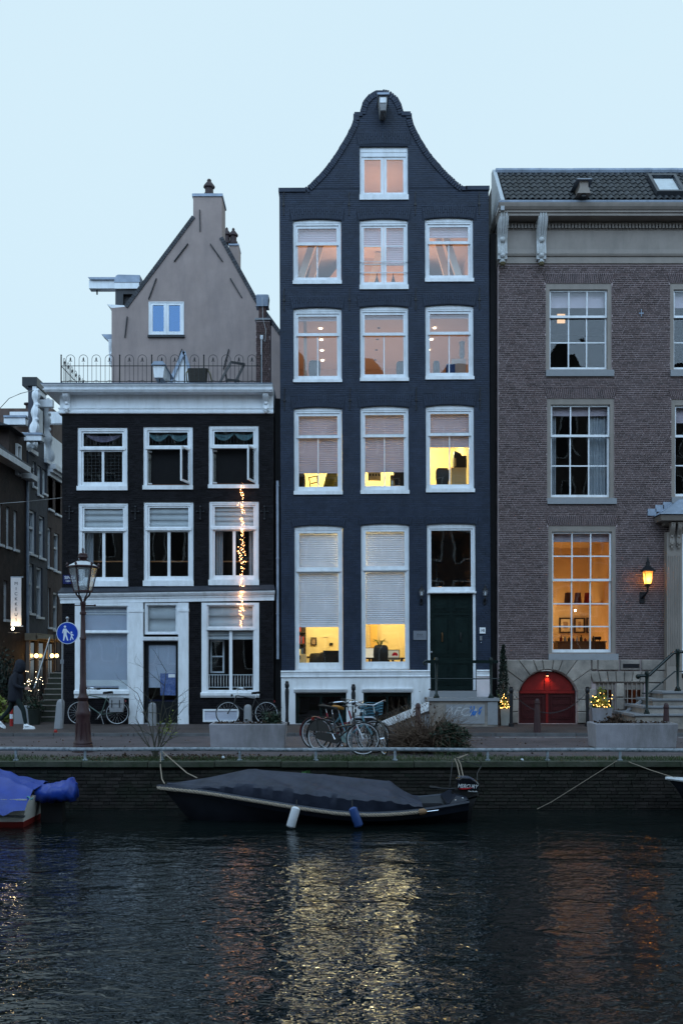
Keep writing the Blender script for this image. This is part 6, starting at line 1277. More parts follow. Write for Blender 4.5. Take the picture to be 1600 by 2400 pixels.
# pots with lights by the red door
def lit_pot(pa, pb, D, h, label, pl_label, n, big, cyp=None):
    x0, x1, y = X(pa, D), X(pb, D), D-CD; cx_ = (x0+x1)/2; w = x1-x0
    MB().loft([[(cx_+a*w/2*f, y+c*w/2*f, z) for a, c in ((-1, -1), (1, -1), (1, 1), (-1, 1))] for f, z in ((.86, 0), (1, h), (.9, h), (.88, h-.04))]).build('square_pot', CONC if big else mat('zinc_pot', (.30, .30, .28), .6, .15), None, loc=(cx_, y, 0), label=label, category='flower pot')
    t_ = shrub('lit_plant', pl_label, (cx_, y, h-.02), w*.62, w*.5, .45 if big else .42, n, .10 if big else .06, LEAFY)
    g_ = MATS.get('warm_tiny_glow') or glow('warm_tiny_glow', (1, .50, .12), 16); bm2 = None
    fl2 = thing('plant_lights', 'warm fairy lights among the leaves of the '+('right' if big else 'left')+' pot by the red door', 'string lights', (cx_, y, h))
    for k in range(26):
        p = V((cx_+R.uniform(-.6, .6)*w*.85, y-w*.45+R.uniform(-.08, .1), h+.02+R.random()**2*.4))
        if bm2 is None: o_ = MB().ball((0, 0, 0), .009, 4).build('bulb', g_, fl2, loc=(0, 0, 0)); bm2 = o_.data; o_.location = p-ORG[fl2.name]
        else: link_mesh('bulb', bm2, fl2, p-ORG[fl2.name])
    lamp('plant_glow', (cx_, y-w*.4, h+.16), 1.6, (1, .55, .2), fl2, .12)
lit_pot(1170, 1196, 28.6, .48, 'tall grey pot left of the red arched door', 'small lit plant glowing in the pot left of red door', 220, False); lit_pot(1380, 1428, 28.4, .52, 'wide square concrete pot right of the red arched door', 'yellow green leafy plant glowing in the pot right of red door', 330, True)
cy_ = thing('cypress', 'slim dark cypress standing in the pot left of red door', 'tree', (X(1177, 28.8), 28.8-CD, .46)); b = MB(); P = []
for k in range(1700):
    z = R.random(); r = .19*(1-z)**.75*R.uniform(.55, 1)+.01; a = R.uniform(0, 2*pi); P.append((X(1178, 28.8)+r*cos(a), 28.8-CD+r*sin(a), .56+z*1.72))
leaves(b, P, .06, R); b.build('crown', HEDGE, cy_, fix=False, kind='stuff'); MB().tube([(X(1178, 28.8), 28.8-CD, .45), (X(1178, 28.8), 28.8-CD, 1.9)], [.03, .01], 6).build('trunk', DRY, cy_)
# ---------------------------------------------------------------- quay planting
BD_ = 20.7
bu = shrub('bramble_bush', 'big tangled brown bramble bush with ivy by the quay', (X(990, BD_), BD_-CD, -.06), .86, .55, 1.05, 260, .05, DEAD, twigs=1300, kind_='bush')
lv = MB(); P = []
for k in range(1200):
    a = R.random(); q = V((R.gauss(.48, .17), R.uniform(-.55, .2), R.random()*.62)); P.append((X(1000, BD_)+q.x*1.0, BD_-CD+q.y-.05, -.04+q.z*(1-abs(q.x-.4)*.8)))
leaves(lv, P, .085, R); lv.build('ivy_leaves', LEAF, bu, fix=False, kind='stuff')
sp_ = thing('sapling', 'leafless thin stemmed sapling growing behind the quay rail', 'sapling', (X(365, 19.3), 19.3-CD, -.03)); b = MB(); TWM = mat('grey_green_twig', (.06, .058, .045), .8, .2); o = V((X(365, 19.3), 19.3-CD, -.03))
def branch(p, d, L_, r, lev):
    pts = [p]; n = 6
    for j in range(n): pts.append(pts[-1]+d*L_/n); d = (d+V((R.gauss(0, .07), R.gauss(0, .07), R.gauss(.0, .05)))).normalized()
    b.tube(pts, [r*(1-.11*j) for j in range(n+1)], 4)
    if lev:
        for j in range(2, n+1):
            if R.random() < .75: branch(pts[j], (d+V((R.gauss(0, .55), R.gauss(0, .5), R.gauss(.0, .4)))).normalized(), L_*R.uniform(.25, .5), r*.4, lev-1)
for dx, L_ in ((-.45, 1.35), (-.2, 1.1), (.05, 1.0), (.2, 1.7), (.42, 1.2), (.7, .9), (-.8, .85), (.95, .7), (-1.2, .6)): branch(o+V((R.uniform(-.06, .06), 0, 0)), V((dx*.75, R.uniform(-.2, .2), 1)).normalized(), L_, .015, 2)
b.build('branches', TWM, sp_); lv = MB(); leaves(lv, [(o.x+.25+R.gauss(0, .09), o.y+R.gauss(0, .1), .55+R.gauss(0, .12)) for k in range(90)], .05, R); lv.build('remaining_leaves', LEAFY, sp_, fix=False, kind='stuff')
gr_ = MB()
for k in range(20000):
    x = R.uniform(-8, 8); y = R.choice((R.uniform(-10.75, -10.35), R.uniform(-10.4, -9.6)))
    dn = .5+.5*sin(x*1.3+2)*sin(x*.47+1)
    if R.random() > .25+.75*dn or (y > -9.9 and not -.6 < x < 3.2 and x > -5.5): continue
    h_ = R.uniform(.02, .07)*(1+(1.5 if 1.8 < x < 2.8 and y > -10 else 0)); a = R.uniform(0, 2*pi); gr_.add([(x-.006*cos(a), y-.006*sin(a), -.032), (x+.006*cos(a), y+.006*sin(a), -.032), (x+R.gauss(0, .02), y+R.gauss(0, .02), -.03+h_)], [(0, 1, 2)])
gr_.build('verge_grass', GRASSM, fix=False, kind='stuff', label='short patchy grass and moss along the quay edge', category='grass')
lt_ = MB(); leaves(lt_, [(R.gauss(-3.2, 1.1), R.uniform(-10.6, -9.5), -.02+R.uniform(0, .01)) for k in range(900)]+[(R.uniform(-8, 8), R.uniform(-10.6, -4), -.02 if k % 2 else -.068) for k in range(300)], .05, R, .75)
lt_.build('fallen_leaves', DEAD, fix=False, kind='stuff', label='dead brown leaves littering the quay and the road', category='leaves')
# plant growing out of the quay wall
shrub('wall_fern', 'small green fern rooted in the quay wall above the boat', (X(718, 18.2), QE-.06, -.34), .1, .06, .16, 60, .08, mat('fern_green', (.03, .09, .025), .6, .3, 10, rnd=.4), stem=False)
for px, D, m_, lb in ((523, 18.9, SW, 'crumpled white paper scrap on the verge left of the boat peak'), (1223, 18.45, SW, 'crumpled white paper scrap on the quay edge near right planter')):
    b = MB(); c = (X(px, D), D-CD, -.0); b.ball(c, .035, 6, .6); b.v = [(v[0]+R.gauss(0, .008), v[1]+R.gauss(0, .008), v[2]+R.gauss(0, .006)) for v in b.v]; b.build('paper_scrap', m_, None, loc=c, label=lb, category='litter')
MB().ball((X(131, 25.6), 25.6-CD, .03), .05, 8).build('apple', mat('apple_red', (.30, .02, .015), .35, .2), None, True, loc=(X(131, 25.6), 25.6-CD, 0), label='red apple lying on the kerb left of the lamp post', category='fruit')
# ---------------------------------------------------------------- bicycles
def bicycle(label, loc, rz, lean=.1, steer=0., fc=(.015, .016, .018), bar_m=None, fork_m=None, saddle_c=(.012, .012, .012), guard=True, basket=False, pannier=False, step=True, rack=True, disc=None, tyre=None):
    t = thing('bicycle', label, 'bicycle', (0, 0, 0), 'parked bicycles'); r = .335; wb = .55
    FM = mat('bike_paint_%d' % (int(fc[0]*9999)+int(fc[2]*777)), fc, .3, .1, 8, coat=.3); bar_m = bar_m or CHROME; fork_m = fork_m or FM
    S = Matrix.Translation((wb-.09, 0, 0)) @ Matrix.Rotation(steer, 4, V((-.33, 0, .94))) @ Matrix.Translation((-(wb-.09), 0, 0))
    I = Matrix.Identity(4)
    for cx, M, nm in ((-wb, I, 'rear'), (wb, S, 'front')):
        n = 28
        w = MB().tube([(cx+r*cos(2*pi*k/n), 0, r+.012+r*sin(2*pi*k/n)) for k in range(n)], .019, 6, True).rot(M).build('wheel', tyre or RUBBER, t, 2)
        MB().tube([(cx+(r-.022)*cos(2*pi*k/n), 0, r+.012+(r-.022)*sin(2*pi*k/n)) for k in range(n)], .0115, 5, True).rot(M).build('rim', mat('alloy_rim', (.55, .57, .6), .35, .1), w, 2)
        sp = MB()
        for k in range(18):
            a = 2*pi*k/18; y_ = .028 if k % 2 else -.028; sp.tube([(cx+.02*cos(a+.9*(-1)**(k//2)), y_, r+.012+.02*sin(a+.9*(-1)**(k//2))), (cx+(r-.025)*cos(a), 0, r+.012+(r-.025)*sin(a))], .0016, 3)
        sp.rot(M).build('spokes', MATS['alloy_rim'], w); MB().tube([(cx, -.045, r+.012), (cx, .045, r+.012)], .024 if nm == 'front' else .035, 8).rot(M).build('hub', CHROME, w, True)
        MB().loft([[(cx+(r+.035)*cos(a)+0, y_, r+.012+(r+.035)*sin(a)) for y_ in (-.028, -.015, .015, .028)] for a in [rad(q) for q in (range(10, 205, 15) if nm == 'rear' else range(30, 170, 14))]], closed=False).rot(M).build('mudguard', FM if not disc else BLACKP, t, 2, fix=False)
    bb = (-.08, 0, .30); st_ = (-.24, 0, .80); hd0, hd1 = (wb-.17, 0, .62), (wb-.24, 0, .86); ra = (-wb, 0, r+.012)
    f = MB(); f.tube([bb, st_], .016, 8); f.tube([bb, hd0], .018, 8)
    if step: f.tube([(-.155, 0, .52), (.06, 0, .56), hd0], .016, 8)
    else: f.tube([(-.225, 0, .76), hd1], .016, 8)
    for s in (-1, 1): f.tube([(bb[0], s*.03, bb[2]), (ra[0], s*.055, ra[2])], .010, 6); f.tube([(st_[0]+.01, s*.02, st_[2]-.06), (ra[0], s*.055, ra[2])], .008, 6)
    f.tube([hd0, hd1], .02, 8); f.build('frame', FM, t, True)
    fk = MB()
    for s in (-1, 1): fk.tube([(wb-.165, s*.045, .60), (wb-.06, s*.05, .45), (wb, s*.05, r+.012)], .011, 6)
    fk.tube([(wb-.165, -.05, .61), (wb-.165, .05, .61)], .014, 6); fk.rot(S).build('fork', fork_m, t, True)
    h = MB().tube([(wb-.26, 0, .86), (wb-.275, 0, 1.02)], .013, 8); h.tube([(wb-.52, -.29, 1.04), (wb-.40, -.30, 1.06), (wb-.27, -.22, 1.07), (wb-.23, 0, 1.02), (wb-.27, .22, 1.07), (wb-.40, .30, 1.06), (wb-.52, .29, 1.04)], .011, 8)
    hb = h.rot(S).build('handlebar', bar_m, t, True)
    for s in (-1, 1): MB().tube([(wb-.44, s*.297, 1.052), (wb-.545, s*.29, 1.036)], .017, 8).rot(S).build('grip', BLACKP, hb, True); MB().tube([(wb-.36, s*.29, 1.05), (wb-.43, s*.33, 1.02)], .006, 5).rot(S).build('brake_lever', CHROME, hb)
    MB().tube([(wb-.14, 0, .86), (wb-.08, 0, .86)], [.03, .045], 10).rot(S).build('headlight', BLACKP, t, True)
    MB().tube([st_, (-.265, 0, .90)], .012, 8).build('seat_post', CHROME, t, True)
    sad = []
    for x_, w_, z_ in ((-.40, .085, .95), (-.38, .10, .96), (-.30, .09, .955), (-.22, .045, .945), (-.14, .025, .94), (-.12, .015, .93)): sad.append([(x_, w_*cos(q*pi/4), z_+.02*sin(q*pi/4)-(.03 if sin(q*pi/4) < -.5 else 0)) for q in range(8)])
    MB().loft(sad).build('saddle', mat('saddle_%d' % int(saddle_c[0]*999), saddle_c, .5, .1), t, True)
    c = MB().tube([(bb[0], -.07, bb[2]), (bb[0], .07, bb[2])], .02, 8); c.tube([(bb[0], .075, bb[2]), (bb[0]+.09, .08, bb[2]-.14)], .009, 6); c.tube([(bb[0], -.075, bb[2]), (bb[0]-.09, -.08, bb[2]+.14)], .009, 6); cr = c.build('crank', CHROME, t, True)
    for s in (1, -1): bx(bb[0]+s*.09-.045, bb[0]+s*.09+.045, min(s*.085, s*.17), max(s*.085, s*.17), bb[2]-s*.14-.012, bb[2]-s*.14+.012).build('pedal', BLACKP, cr)
    MB().tube([(bb[0]+.09*cos(2*pi*k/16), -.05, bb[2]+.09*sin(2*pi*k/16)) for k in range(16)], .006, 4, True).build('chainring', CHROME, cr)
    if guard: MB().loft([[(x_, -.062, z0), (x_, -.045, z0), (x_, -.045, z1), (x_, -.062, z1)] for x_, z0, z1 in ((-wb-.06, .30, .40), (-wb, .27, .42), (-.2, .22, .40), (-.02, .20, .40), (.04, .25, .36))]).build('chain_guard', BLACKP, t)
    if disc: MB().loft([[(bb[0]+.1*cos(2*pi*k/16), y_, bb[2]+.1*sin(2*pi*k/16)) for k in range(16)] for y_ in (-.075, -.066)]).build('chain_disc', disc, t)
    if rack:
        k_ = MB()
        for s in (-1, 1): k_.tube([(-.33, s*.055, .74), (-wb-.22, s*.06, .745)], .006, 5); k_.tube([(-wb, s*.06, r), (-wb-.08, s*.06, .745)], .005, 5)
        for x_ in (-.42, -.56, -.7): k_.tube([(x_, -.058, .745), (x_, .058, .745)], .005, 5)
        k_.build('rear_rack', IRON, t); bx(-wb-.24, -wb-.22, -.04, .04, .66, .72).build('tail_light', mat('tail_red', (.25, .01, .01), .3), t)
        MB().loft([[(-wb+(r*.98)*cos(rad(q)), y_, r+.01+(r*.98)*sin(rad(q))) for q in (15, 45, 75, 105, 135, 160)]+[(-wb-.2, y_, r+.1), (-wb+.16, y_, r+.1)] for y_ in (-.055, -.048)]).build('coat_guard', BLACKP, t) if not pannier and guard else None
    MB().tube([(bb[0], 0, bb[2]-.02), (bb[0]-.12, .16, .01)], .009, 6).build('kick_stand', STEEL, t)
    if basket:
        b = MB(); bm2 = mat('basket_blue', (.10, .26, .36), .5)
        for z_ in (.80, .86, .92, .98, 1.03):
            e = (z_-.80)*.12; b.tube([(wb-.13-e, -.16-e, z_), (wb+.17+e, -.16-e, z_), (wb+.17+e, .16+e, z_), (wb-.13-e, .16+e, z_)], .006, 4, True)
        for k in range(8):
            a = -.13+k*.3/7
            for s in (-1, 1): b.tube([(wb+a, s*.16, .80), (wb+a*1.08, s*.188, 1.03)], .004, 4)
        b.build('basket', bm2, t)
    if pannier:
        b = MB().loft([[(-wb-.19, -.19*1, .36), (-wb+.17, -.19, .36), (-wb+.17, -.08, .36), (-wb-.19, -.08, .36)], [(-wb-.22, -.21, .5), (-wb+.2, -.21, .5), (-wb+.2, -.07, .5), (-wb-.22, -.07, .5)], [(-wb-.2, -.18, .76), (-wb+.18, -.18, .76), (-wb+.18, -.06, .77), (-wb-.2, -.06, .77)]]); pb = b.build('pannier_bag', mat('grey_canvas', (.24, .245, .26), .85, .15, 9, bump=.3), t)
        bx(-wb-.215, -wb+.195, -.225, -.185, .60, .78).build('pannier_flap', MATS['grey_canvas'], pb)
        for dx in (-.12, .1): bx(-wb+dx, -wb+dx+.025, -.232, -.226, .48, .7).build('pannier_strap', BLACKP, pb)
    t.location = loc; t.rotation_euler = (lean, 0, rz); t.rotation_mode = 'ZYX' if False else 'XYZ'; return t
b1 = bicycle('green framed bicycle with grey pannier bag leaning at the shop front', (X(230, 28.75), 28.75-CD, 0), pi, .12, .1, (.05, .09, .075), pannier=True, step=False)
for o_ in b1.children:                                  # bag hangs on the street side
    if o_.name.startswith('pannier'): o_.rotation_euler = (0, 0, 0); o_.scale = (1, -1, 1)
bicycle('black upright bicycle leaning behind the left concrete planter', (X(579, 28.5), 28.5-CD, 0), pi, .1, .05, (.012, .013, .015), step=False, guard=False)
bicycle('black and white city bicycle parked front left of the rack', (X(794, 20.5), 20.5-CD, -.075), rad(-40), -.1, rad(38), (.02, .02, .022), fork_m=mat('white_fork', (.62, .65, .70), .3), guard=True)
bicycle('light blue bicycle with wire basket leaning on the rack', (X(822, 20.9), 20.9-CD, -.075), rad(-34), .1, rad(20), (.16, .36, .46), basket=True, guard=False, disc=mat('mint_disc', (.36, .52, .50), .4), saddle_c=(.32, .14, .02), rack=False)
bicycle('red framed bicycle wedged between two others at the rack', (X(790, 21.2), 21.2-CD, -.075), rad(-30), .05, 0, (.26, .02, .035), guard=False, rack=False)
bicycle('black bicycle seen nearly end on right of the rack', (X(876, 20.6), 20.6-CD, -.075), rad(-68), .12, rad(-8), (.012, .014, .014), guard=False)
rk = thing('bicycle_rack', 'bent steel tube rack with bicycles leaning on it', 'bicycle rack', (X(852, 20.75), 20.75-CD, -.075)); D = 20.75
MB().tube([(X(823, D), D-CD, -.075), (X(823, D), D-CD, .55), (X(826, D), D-CD, .62), (X(833, D), D-CD, .655), (X(872, D), D-CD, .655), (X(879, D), D-CD, .62), (X(882, D), D-CD, .55), (X(882, D), D-CD, -.075)], .027, 8).build('hoop', STEEL, rk, True)
# ---------------------------------------------------------------- walking person
PD = 27.0; pe = thing('person', 'person in dark hooded jacket and white sneakers walking toward the sign', 'person', (X(45, PD), PD-CD, 0))
J = {'pel': (-.10, 0, .95, .145), 'hipR': (-.07, -.095, .88, .095), 'hipL': (-.12, .095, .88, .095), 'kneeF': (.15, -.10, .53, .068), 'ankF': (.22, -.10, .12, .048), 'kneeB': (-.30, .10, .50, .068), 'ankB': (-.60, .10, .19, .046),
     'waist': (-.09, 0, 1.1, .14), 'chest': (-.06, 0, 1.34, .165), 'neck': (-.01, 0, 1.54, .085), 'head': (.06, 0, 1.66, .105), 'crown': (.055, 0, 1.80, .085), 'shR': (-.05, -.19, 1.45, .085), 'shL': (-.05, .19, 1.45, .085),
     'elR': (-.03, -.25, 1.18, .06), 'wrR': (.22, -.2, 1.10, .042), 'elL': (-.22, .25, 1.2, .06), 'wrL': (-.12, .25, .98, .042)}
E = [('pel', 'hipR'), ('pel', 'hipL'), ('hipR', 'kneeF'), ('kneeF', 'ankF'), ('hipL', 'kneeB'), ('kneeB', 'ankB'), ('pel', 'waist'), ('waist', 'chest'), ('chest', 'neck'), ('neck', 'head'), ('head', 'crown'), ('chest', 'shR'), ('chest', 'shL'), ('shR', 'elR'), ('elR', 'wrR'), ('shL', 'elL'), ('elL', 'wrL')]
ks = list(J); me = bpy.data.meshes.new('body'); me.from_pydata([J[k][:3] for k in ks], [(ks.index(a), ks.index(b)) for a, b in E], []); tmp = bpy.data.objects.new('tmp', me); col.objects.link(tmp)
sk = tmp.modifiers.new('s', 'SKIN'); tmp.modifiers.new('u', 'SUBSURF').levels = 2
for k, d in zip(ks, me.skin_vertices[0].data): d.radius = (J[k][3]*1.02, J[k][3]*1.02); d.use_root = (k == 'pel')
dg = bpy.context.evaluated_depsgraph_get(); bm_ = bpy.data.meshes.new_from_object(tmp.evaluated_get(dg)); bpy.data.objects.remove(tmp)
JK = mat('dark_jacket', (.010, .012, .020), .8, .3, 9, bump=.4, bscale=18); TRS = mat('dark_green_trousers', (.008, .016, .016), .85, .25, 9, bump=.3, bscale=18); SKN = mat('skin', (.36, .20, .15), .6, .08)
for m_ in (JK, TRS, SKN): bm_.materials.append(m_)
for p in bm_.polygons:
    c = p.center; p.use_smooth = True
    p.material_index = 1 if c.z < .84 and not (c.z > .8 and abs(c.y) > .2) else (2 if c.z > 1.58 and c.x > .12 else 0)
    if abs(c.y) > .18 and .9 < c.z < 1.3: p.material_index = 0
link_mesh('body', bm_, pe)
MB().loft([[(-.10+.0*t+xo+.165*s*cos(2*pi*k/12), .16*s*sin(2*pi*k/12), z) for k in range(12)] for t, (s, z, xo) in enumerate(((.85, 1.50, .06), (.95, 1.58, .10), (.92, 1.68, .135), (.88, 1.76, .14), (.66, 1.85, .13), (.2, 1.89, .12)))]).rot(Matrix.Translation(ORG[pe.name])).build('hood', JK, pe, 2)
MB().loft([[(-.08+xo+.20*s*cos(2*pi*k/14), .205*s*sin(2*pi*k/14), z) for k in range(14)] for s, z, xo in ((.93, .74, -.02), (1., .80, -.02), (.95, 1.0, -.01), (.98, 1.25, .0), (.95, 1.40, .02), (.6, 1.52, .05))]).rot(Matrix.Translation(ORG[pe.name])).build('jacket', JK, pe, 2)
def sneaker(x, y, z, pitch, heel):
    M = Matrix.Translation(ORG[pe.name]+V((x, y, z))) @ Matrix.Rotation(pitch, 4, 'Y')
    ring_ = lambda x_, w, z0, z1: [(x_, -w, z0), (x_, w, z0), (x_, w, z1*.6+z0*.4), (x_, w*.55, z1), (x_, -w*.55, z1), (x_, -w, z1*.6+z0*.4)]
    s = MB().loft([ring_(-.07, .03, .03, .11), ring_(-.055, .042, .028, .145), ring_(.0, .045, .028, .15), ring_(.06, .046, .028, .115), ring_(.14, .05, .028, .085), ring_(.20, .042, .028, .07), ring_(.225, .02, .03, .05)]).rot(M).build('shoe', mat('white_leather', (.75, .77, .80), .5, .04), pe, True)
    MB().loft([[(x_, -w, 0), (x_, w, 0), (x_, w, .03), (x_, -w, .03)] for x_, w in ((-.08, .035), (-.05, .046), (.06, .05), (.15, .054), (.21, .042), (.235, .018))]).rot(M).build('sole', MATS['white_leather'], s)
    q = [(-.045, .075), (.0, .055), (.05, .06), (.12, .10), (.05, .075), (.005, .072)]
    MB().prism(q, -.0545, -.046).rot(M).build('swoosh', mat('navy_print', (.015, .02, .06), .5), s)
sneaker(.235, -.10, .002, 0, 0); sneaker(-.61, .10, .10, rad(28), .1)
hw = ORG[pe.name]+V((.25, -.19, 1.095)); b = MB().loft([[tuple(hw+V((x_, w*cos(q*pi/4)*.5, w*sin(q*pi/4)))) for q in range(8)] for x_, w in ((-.03, .028), (.0, .038), (.05, .044), (.085, .04))])
ho = b.build('hand', SKN, pe, True)
for k, (dy, dz, L_) in enumerate(((-.006, .03, .07), (-.008, .011, .08), (-.008, -.010, .075), (-.006, -.03, .06))): p = hw+V((.075, dy, dz)); MB().tube([p, p+V((L_*.45, -.008, -.012)), p+V((L_*.7, .0, -.035)), p+V((L_*.55, .02, -.05))], [.010, .0095, .009, .007], 6).build('finger', SKN, ho, True)
p = hw+V((.015, .0, .032)); MB().tube([p, p+V((.03, .005, .028)), p+V((.062, .008, .026))], [.012, .011, .008], 6).build('thumb', SKN, ho, True)
# ---------------------------------------------------------------- boats
WZ = -.9
def hull(t, m, x0, x1, yc, beam, sheer, keel=-1.15, transom=.62, n=18, flare=.80, sharp=.62, inner=True, rub=None):
    """bow at x0, stern at x1; sheer(t) gives the gunwale height"""
    rings = []; gun = []
    for i in range(n+1):
        s = i/n; x = x0+(x1-x0)*s; hb = beam/2*min(1, (max(s, .0)**sharp)*1.28)*(1-(1-transom)*max(0, (s-.55)/.45)**2); hb = max(hb, .012); g = sheer(s); kb = keel+(g-keel)*max(0, (1-s/.16))**2*.75 if s < .16 else keel
        prof = []
        for j in range(9):
            a = j/8; yy = hb*(a**.55)*(flare+(1-flare)*a); zz = kb+(g-kb)*a**1.7; prof.append((yy, zz))
        xr = lambda zz: x-(0 if s > .0 else 0)-(.22*(1-s/.12)*max(0, (zz-kb))/(max(.1, g-kb)) if s < .12 else 0)
        ring = [(xr(z), yc-y, z) for y, z in prof[::-1]]+[(xr(z), yc+y, z) for y, z in prof[1:]]; rings.append(ring); gun.append((ring[0], ring[-1]))
    b = MB(); b.loft(rings, closed=False); b.f.append(tuple(range(n*17, n*17+17))); o = b.build('hull', m, t, True)
    return o, gun
# dark sloop under a grey tarpaulin
bd = 17.25; yb = bd-CD; bt_ = thing('covered_boat', 'black open sloop under a dark grey tarpaulin with rope fender', 'boat', (X(740, bd), yb, WZ), 'boats moored at the quay')
sheer = lambda s: -.31-.42*sin(min(1, s*1.12)*pi/2)**1.4+.22*max(0, (s-.55)/.45)**1.5
bxw0, bxw1 = X(400, bd), X(1088, bd)
HM = mat('black_hull', (.006, .007, .011), .35, .3, 3, dirt=(.012, .013, .018), dscale=3, damt=.4)
ho_, gun = hull(bt_, HM, bxw0, bxw1, yb, 1.75, sheer, transom=.66)
STR = mat('blue_black_strake', (.018, .023, .038), .3, .2, 4)
for side in (0, 1):
    MB().tube([(g[side][0], g[side][1]+(-.012 if side == 0 else .012), g[side][2]-.03) for g in gun], .032, 6).build('gunwale', STR, bt_, True)
MB().loft([[(g[0][0], g[0][1]-.004, g[0][2]-.05), (g[0][0], g[0][1]-.018, g[0][2]-.05), (g[0][0], g[0][1]+.045-.0, g[0][2]-.17), (g[0][0], g[0][1]+.06, g[0][2]-.17)] for g in gun[1:]]).build('strake', STR, bt_, True)
# tarpaulin: ridge tent with folds
TM = mat('dark_grey_tarpaulin', (.027, .033, .054), .5, .3, 4, bump=.9, bscale=5, spec=.3, dirt=(.042, .05, .08), dscale=1.6, damt=.6); rng = []
def rdg(x):
    kx = [(X(393, bd), -.30), (X(490, bd), -.19), (X(583, bd), -.045), (X(640, bd), -.075), (X(760, bd), -.14), (X(912, bd), -.255), (X(945, bd), -.42), (X(985, bd), -.56)]
    for (a, z0), (c, z1) in zip(kx, kx[1:]):
        if a <= x <= c: return z0+(z1-z0)*(x-a)/(c-a)
    return kx[0][1] if x < kx[0][0] else kx[-1][1]
NXT = 90
for i in range(NXT+1):
    x = X(392, bd)+(X(984, bd)-X(392, bd))*i/NXT; s = min(1, max(0, (x-bxw0)/(bxw1-bxw0))); j = min(17, int(s*18)); f = s*18-j; g0, g1 = gun[j], gun[min(18, j+1)]
    hy = abs((g0[0][1]-yb)*(1-f)+(g1[0][1]-yb)*f)+.025; gz = g0[0][2]*(1-f)+g1[0][2]*f; rz_ = max(rdg(x), gz+.03); ring = []
    for q in range(-12, 13):
        a = q/12; aa = abs(a); pk = .90
        up = (1-aa/pk*.46) if aa < pk else .54*(1-(aa-pk)/(1-pk))
        tens = .5+.5*math.tanh((x-X(470, bd))*3); up = up*tens+(1-aa)*(1-tens)
        yy = yb+hy*(a if aa < pk else math.copysign(pk-(aa-pk)*.9, a)); z = gz-.055+(rz_-gz+.055)*up
        fold = .015*sin(x*9+q*.9)*sin(aa*pi)+.013*math.exp(-((x-X(600, bd)-aa*.5)/.05)**2)-.018*math.exp(-((x-X(560, bd)+aa*.35)/.06)**2)*(aa > .1)+.016*math.exp(-((x-X(915, bd)-aa*.3)/.05)**2)+.012*math.exp(-((x-X(760, bd)+aa*.2)/.035)**2)+.010*sin(x*23+q*2.1)*(aa > .7)+.006*sin(x*41-q*1.7)*(aa > .6); sag = -.025*sin(aa*pi/pk)*(.5+.5*sin(x*2.6)) if aa < pk else 0
        ring.append((x, yy-(.01*sin(x*17+q)*(aa > .75)), z+fold+sag))
    rng.append(ring)
MB().loft(rng, closed=False).build('tarpaulin', TM, bt_, True, fix=False)
# rope fender: three twisted strands below the gunwale
RP = mat('hemp_rope', (.30, .25, .20), .85, .2, 30)
gl2 = [V((g[0][0], g[0][1]-.045, g[0][2]-.055)) for g in gun[:16]]
def along(pts, t):
    n = len(pts)-1; k = min(n-1, int(t*n)); f = t*n-k; return pts[k]*(1-f)+pts[k+1]*f
for ph in range(3):
    MB().tube([along(gl2, k/360)+V((0, .018*cos(k*.5+ph*2*pi/3), .018*sin(k*.5+ph*2*pi/3))) for k in range(361)], .016, 5).build('rope_strand', RP, bt_, True)
e = gl2[-1]; MB().tube([e, e+V((.08, 0, .008)), e+V((.13, 0, .01))], [.05, .055, .02], 8).build('rope_end', mat('tan_leather', (.22, .13, .07), .6), bt_, True); MB().tube([e+V((.13, 0, .01)), e+V((.32, .02, .03))], .008, 6).build('rope_shackle', CHROME, bt_)
# stern deck and open well
ga = gun[15]; gb2 = gun[18]
bx(X(985, bd), X(1040, bd), yb-.45, yb+.45, WZ+.02, WZ+.2).build('well_floor', HM, bt_)
MB().loft([[(X(1040, bd), yb-.62, -.56), (X(1040, bd), yb+.62, -.56), (X(1040, bd), yb+.62, -.60), (X(1040, bd), yb-.62, -.60)], [(X(1062, bd), yb-.40, -.45), (X(1062, bd), yb+.5, -.45), (X(1062, bd), yb+.5, -.60), (X(1062, bd), yb-.55, -.60)], [(bxw1, yb-.5, -.50), (bxw1, yb+.5, -.50), (bxw1, yb+.5, -.60), (bxw1, yb-.5, -.60)]]).build('stern_deck', STR, bt_)
for dx in (0, .12): MB().ball((bxw1-.1-dx, yb-.57, -.47-dx*.3), .014, 6).build('deck_bolt', CHROME, bt_)
# outboard motor
om = thing('outboard_motor', 'black outboard motor with white lettering on the boat stern', 'outboard motor', (X(1098, bd), yb, -.5)); mx, my = X(1099, bd), yb
q = lambda px, py: (X(px, bd-.15), Z(py, bd-.15)); BM = mat('gloss_black_cowl', (.008, .009, .013), .16, .1, coat=.4)
GC = mat('grey_blue_cowl', (.06, .07, .10), .35, .1)
cow = [q(1072, 1827), q(1073, 1850), q(1120, 1857), q(1123, 1840), q(1118, 1832), q(1100, 1824), q(1080, 1822)]
def slab(poly, w, nm, m_): 
    c = (sum(p[0] for p in poly)/len(poly), sum(p[1] for p in poly)/len(poly)); sh = lambda f: [(c[0]+(p[0]-c[0])*f, c[1]+(p[1]-c[1])*f) for p in poly]
    return MB().loft([[(p[0], y_, p[1]) for p in sh(f)] for f, y_ in ((.85, my-w), (1, my-w*.8), (1, my+w*.8), (.85, my+w))]).build(nm, m_, om, True)
slab(cow, .15, 'cowling', BM); slab([q(1071, 1828), q(1082, 1826), q(1116, 1831), q(1113, 1829), q(1105, 1826), q(1100, 1823), q(1082, 1824)], .13, 'cowling_top', GC)
slab([q(1075, 1822.5), q(1079, 1827), q(1114, 1834), q(1112, 1828), q(1100, 1822.5), q(1085, 1822)], .135, 'cowl_lid', GC)
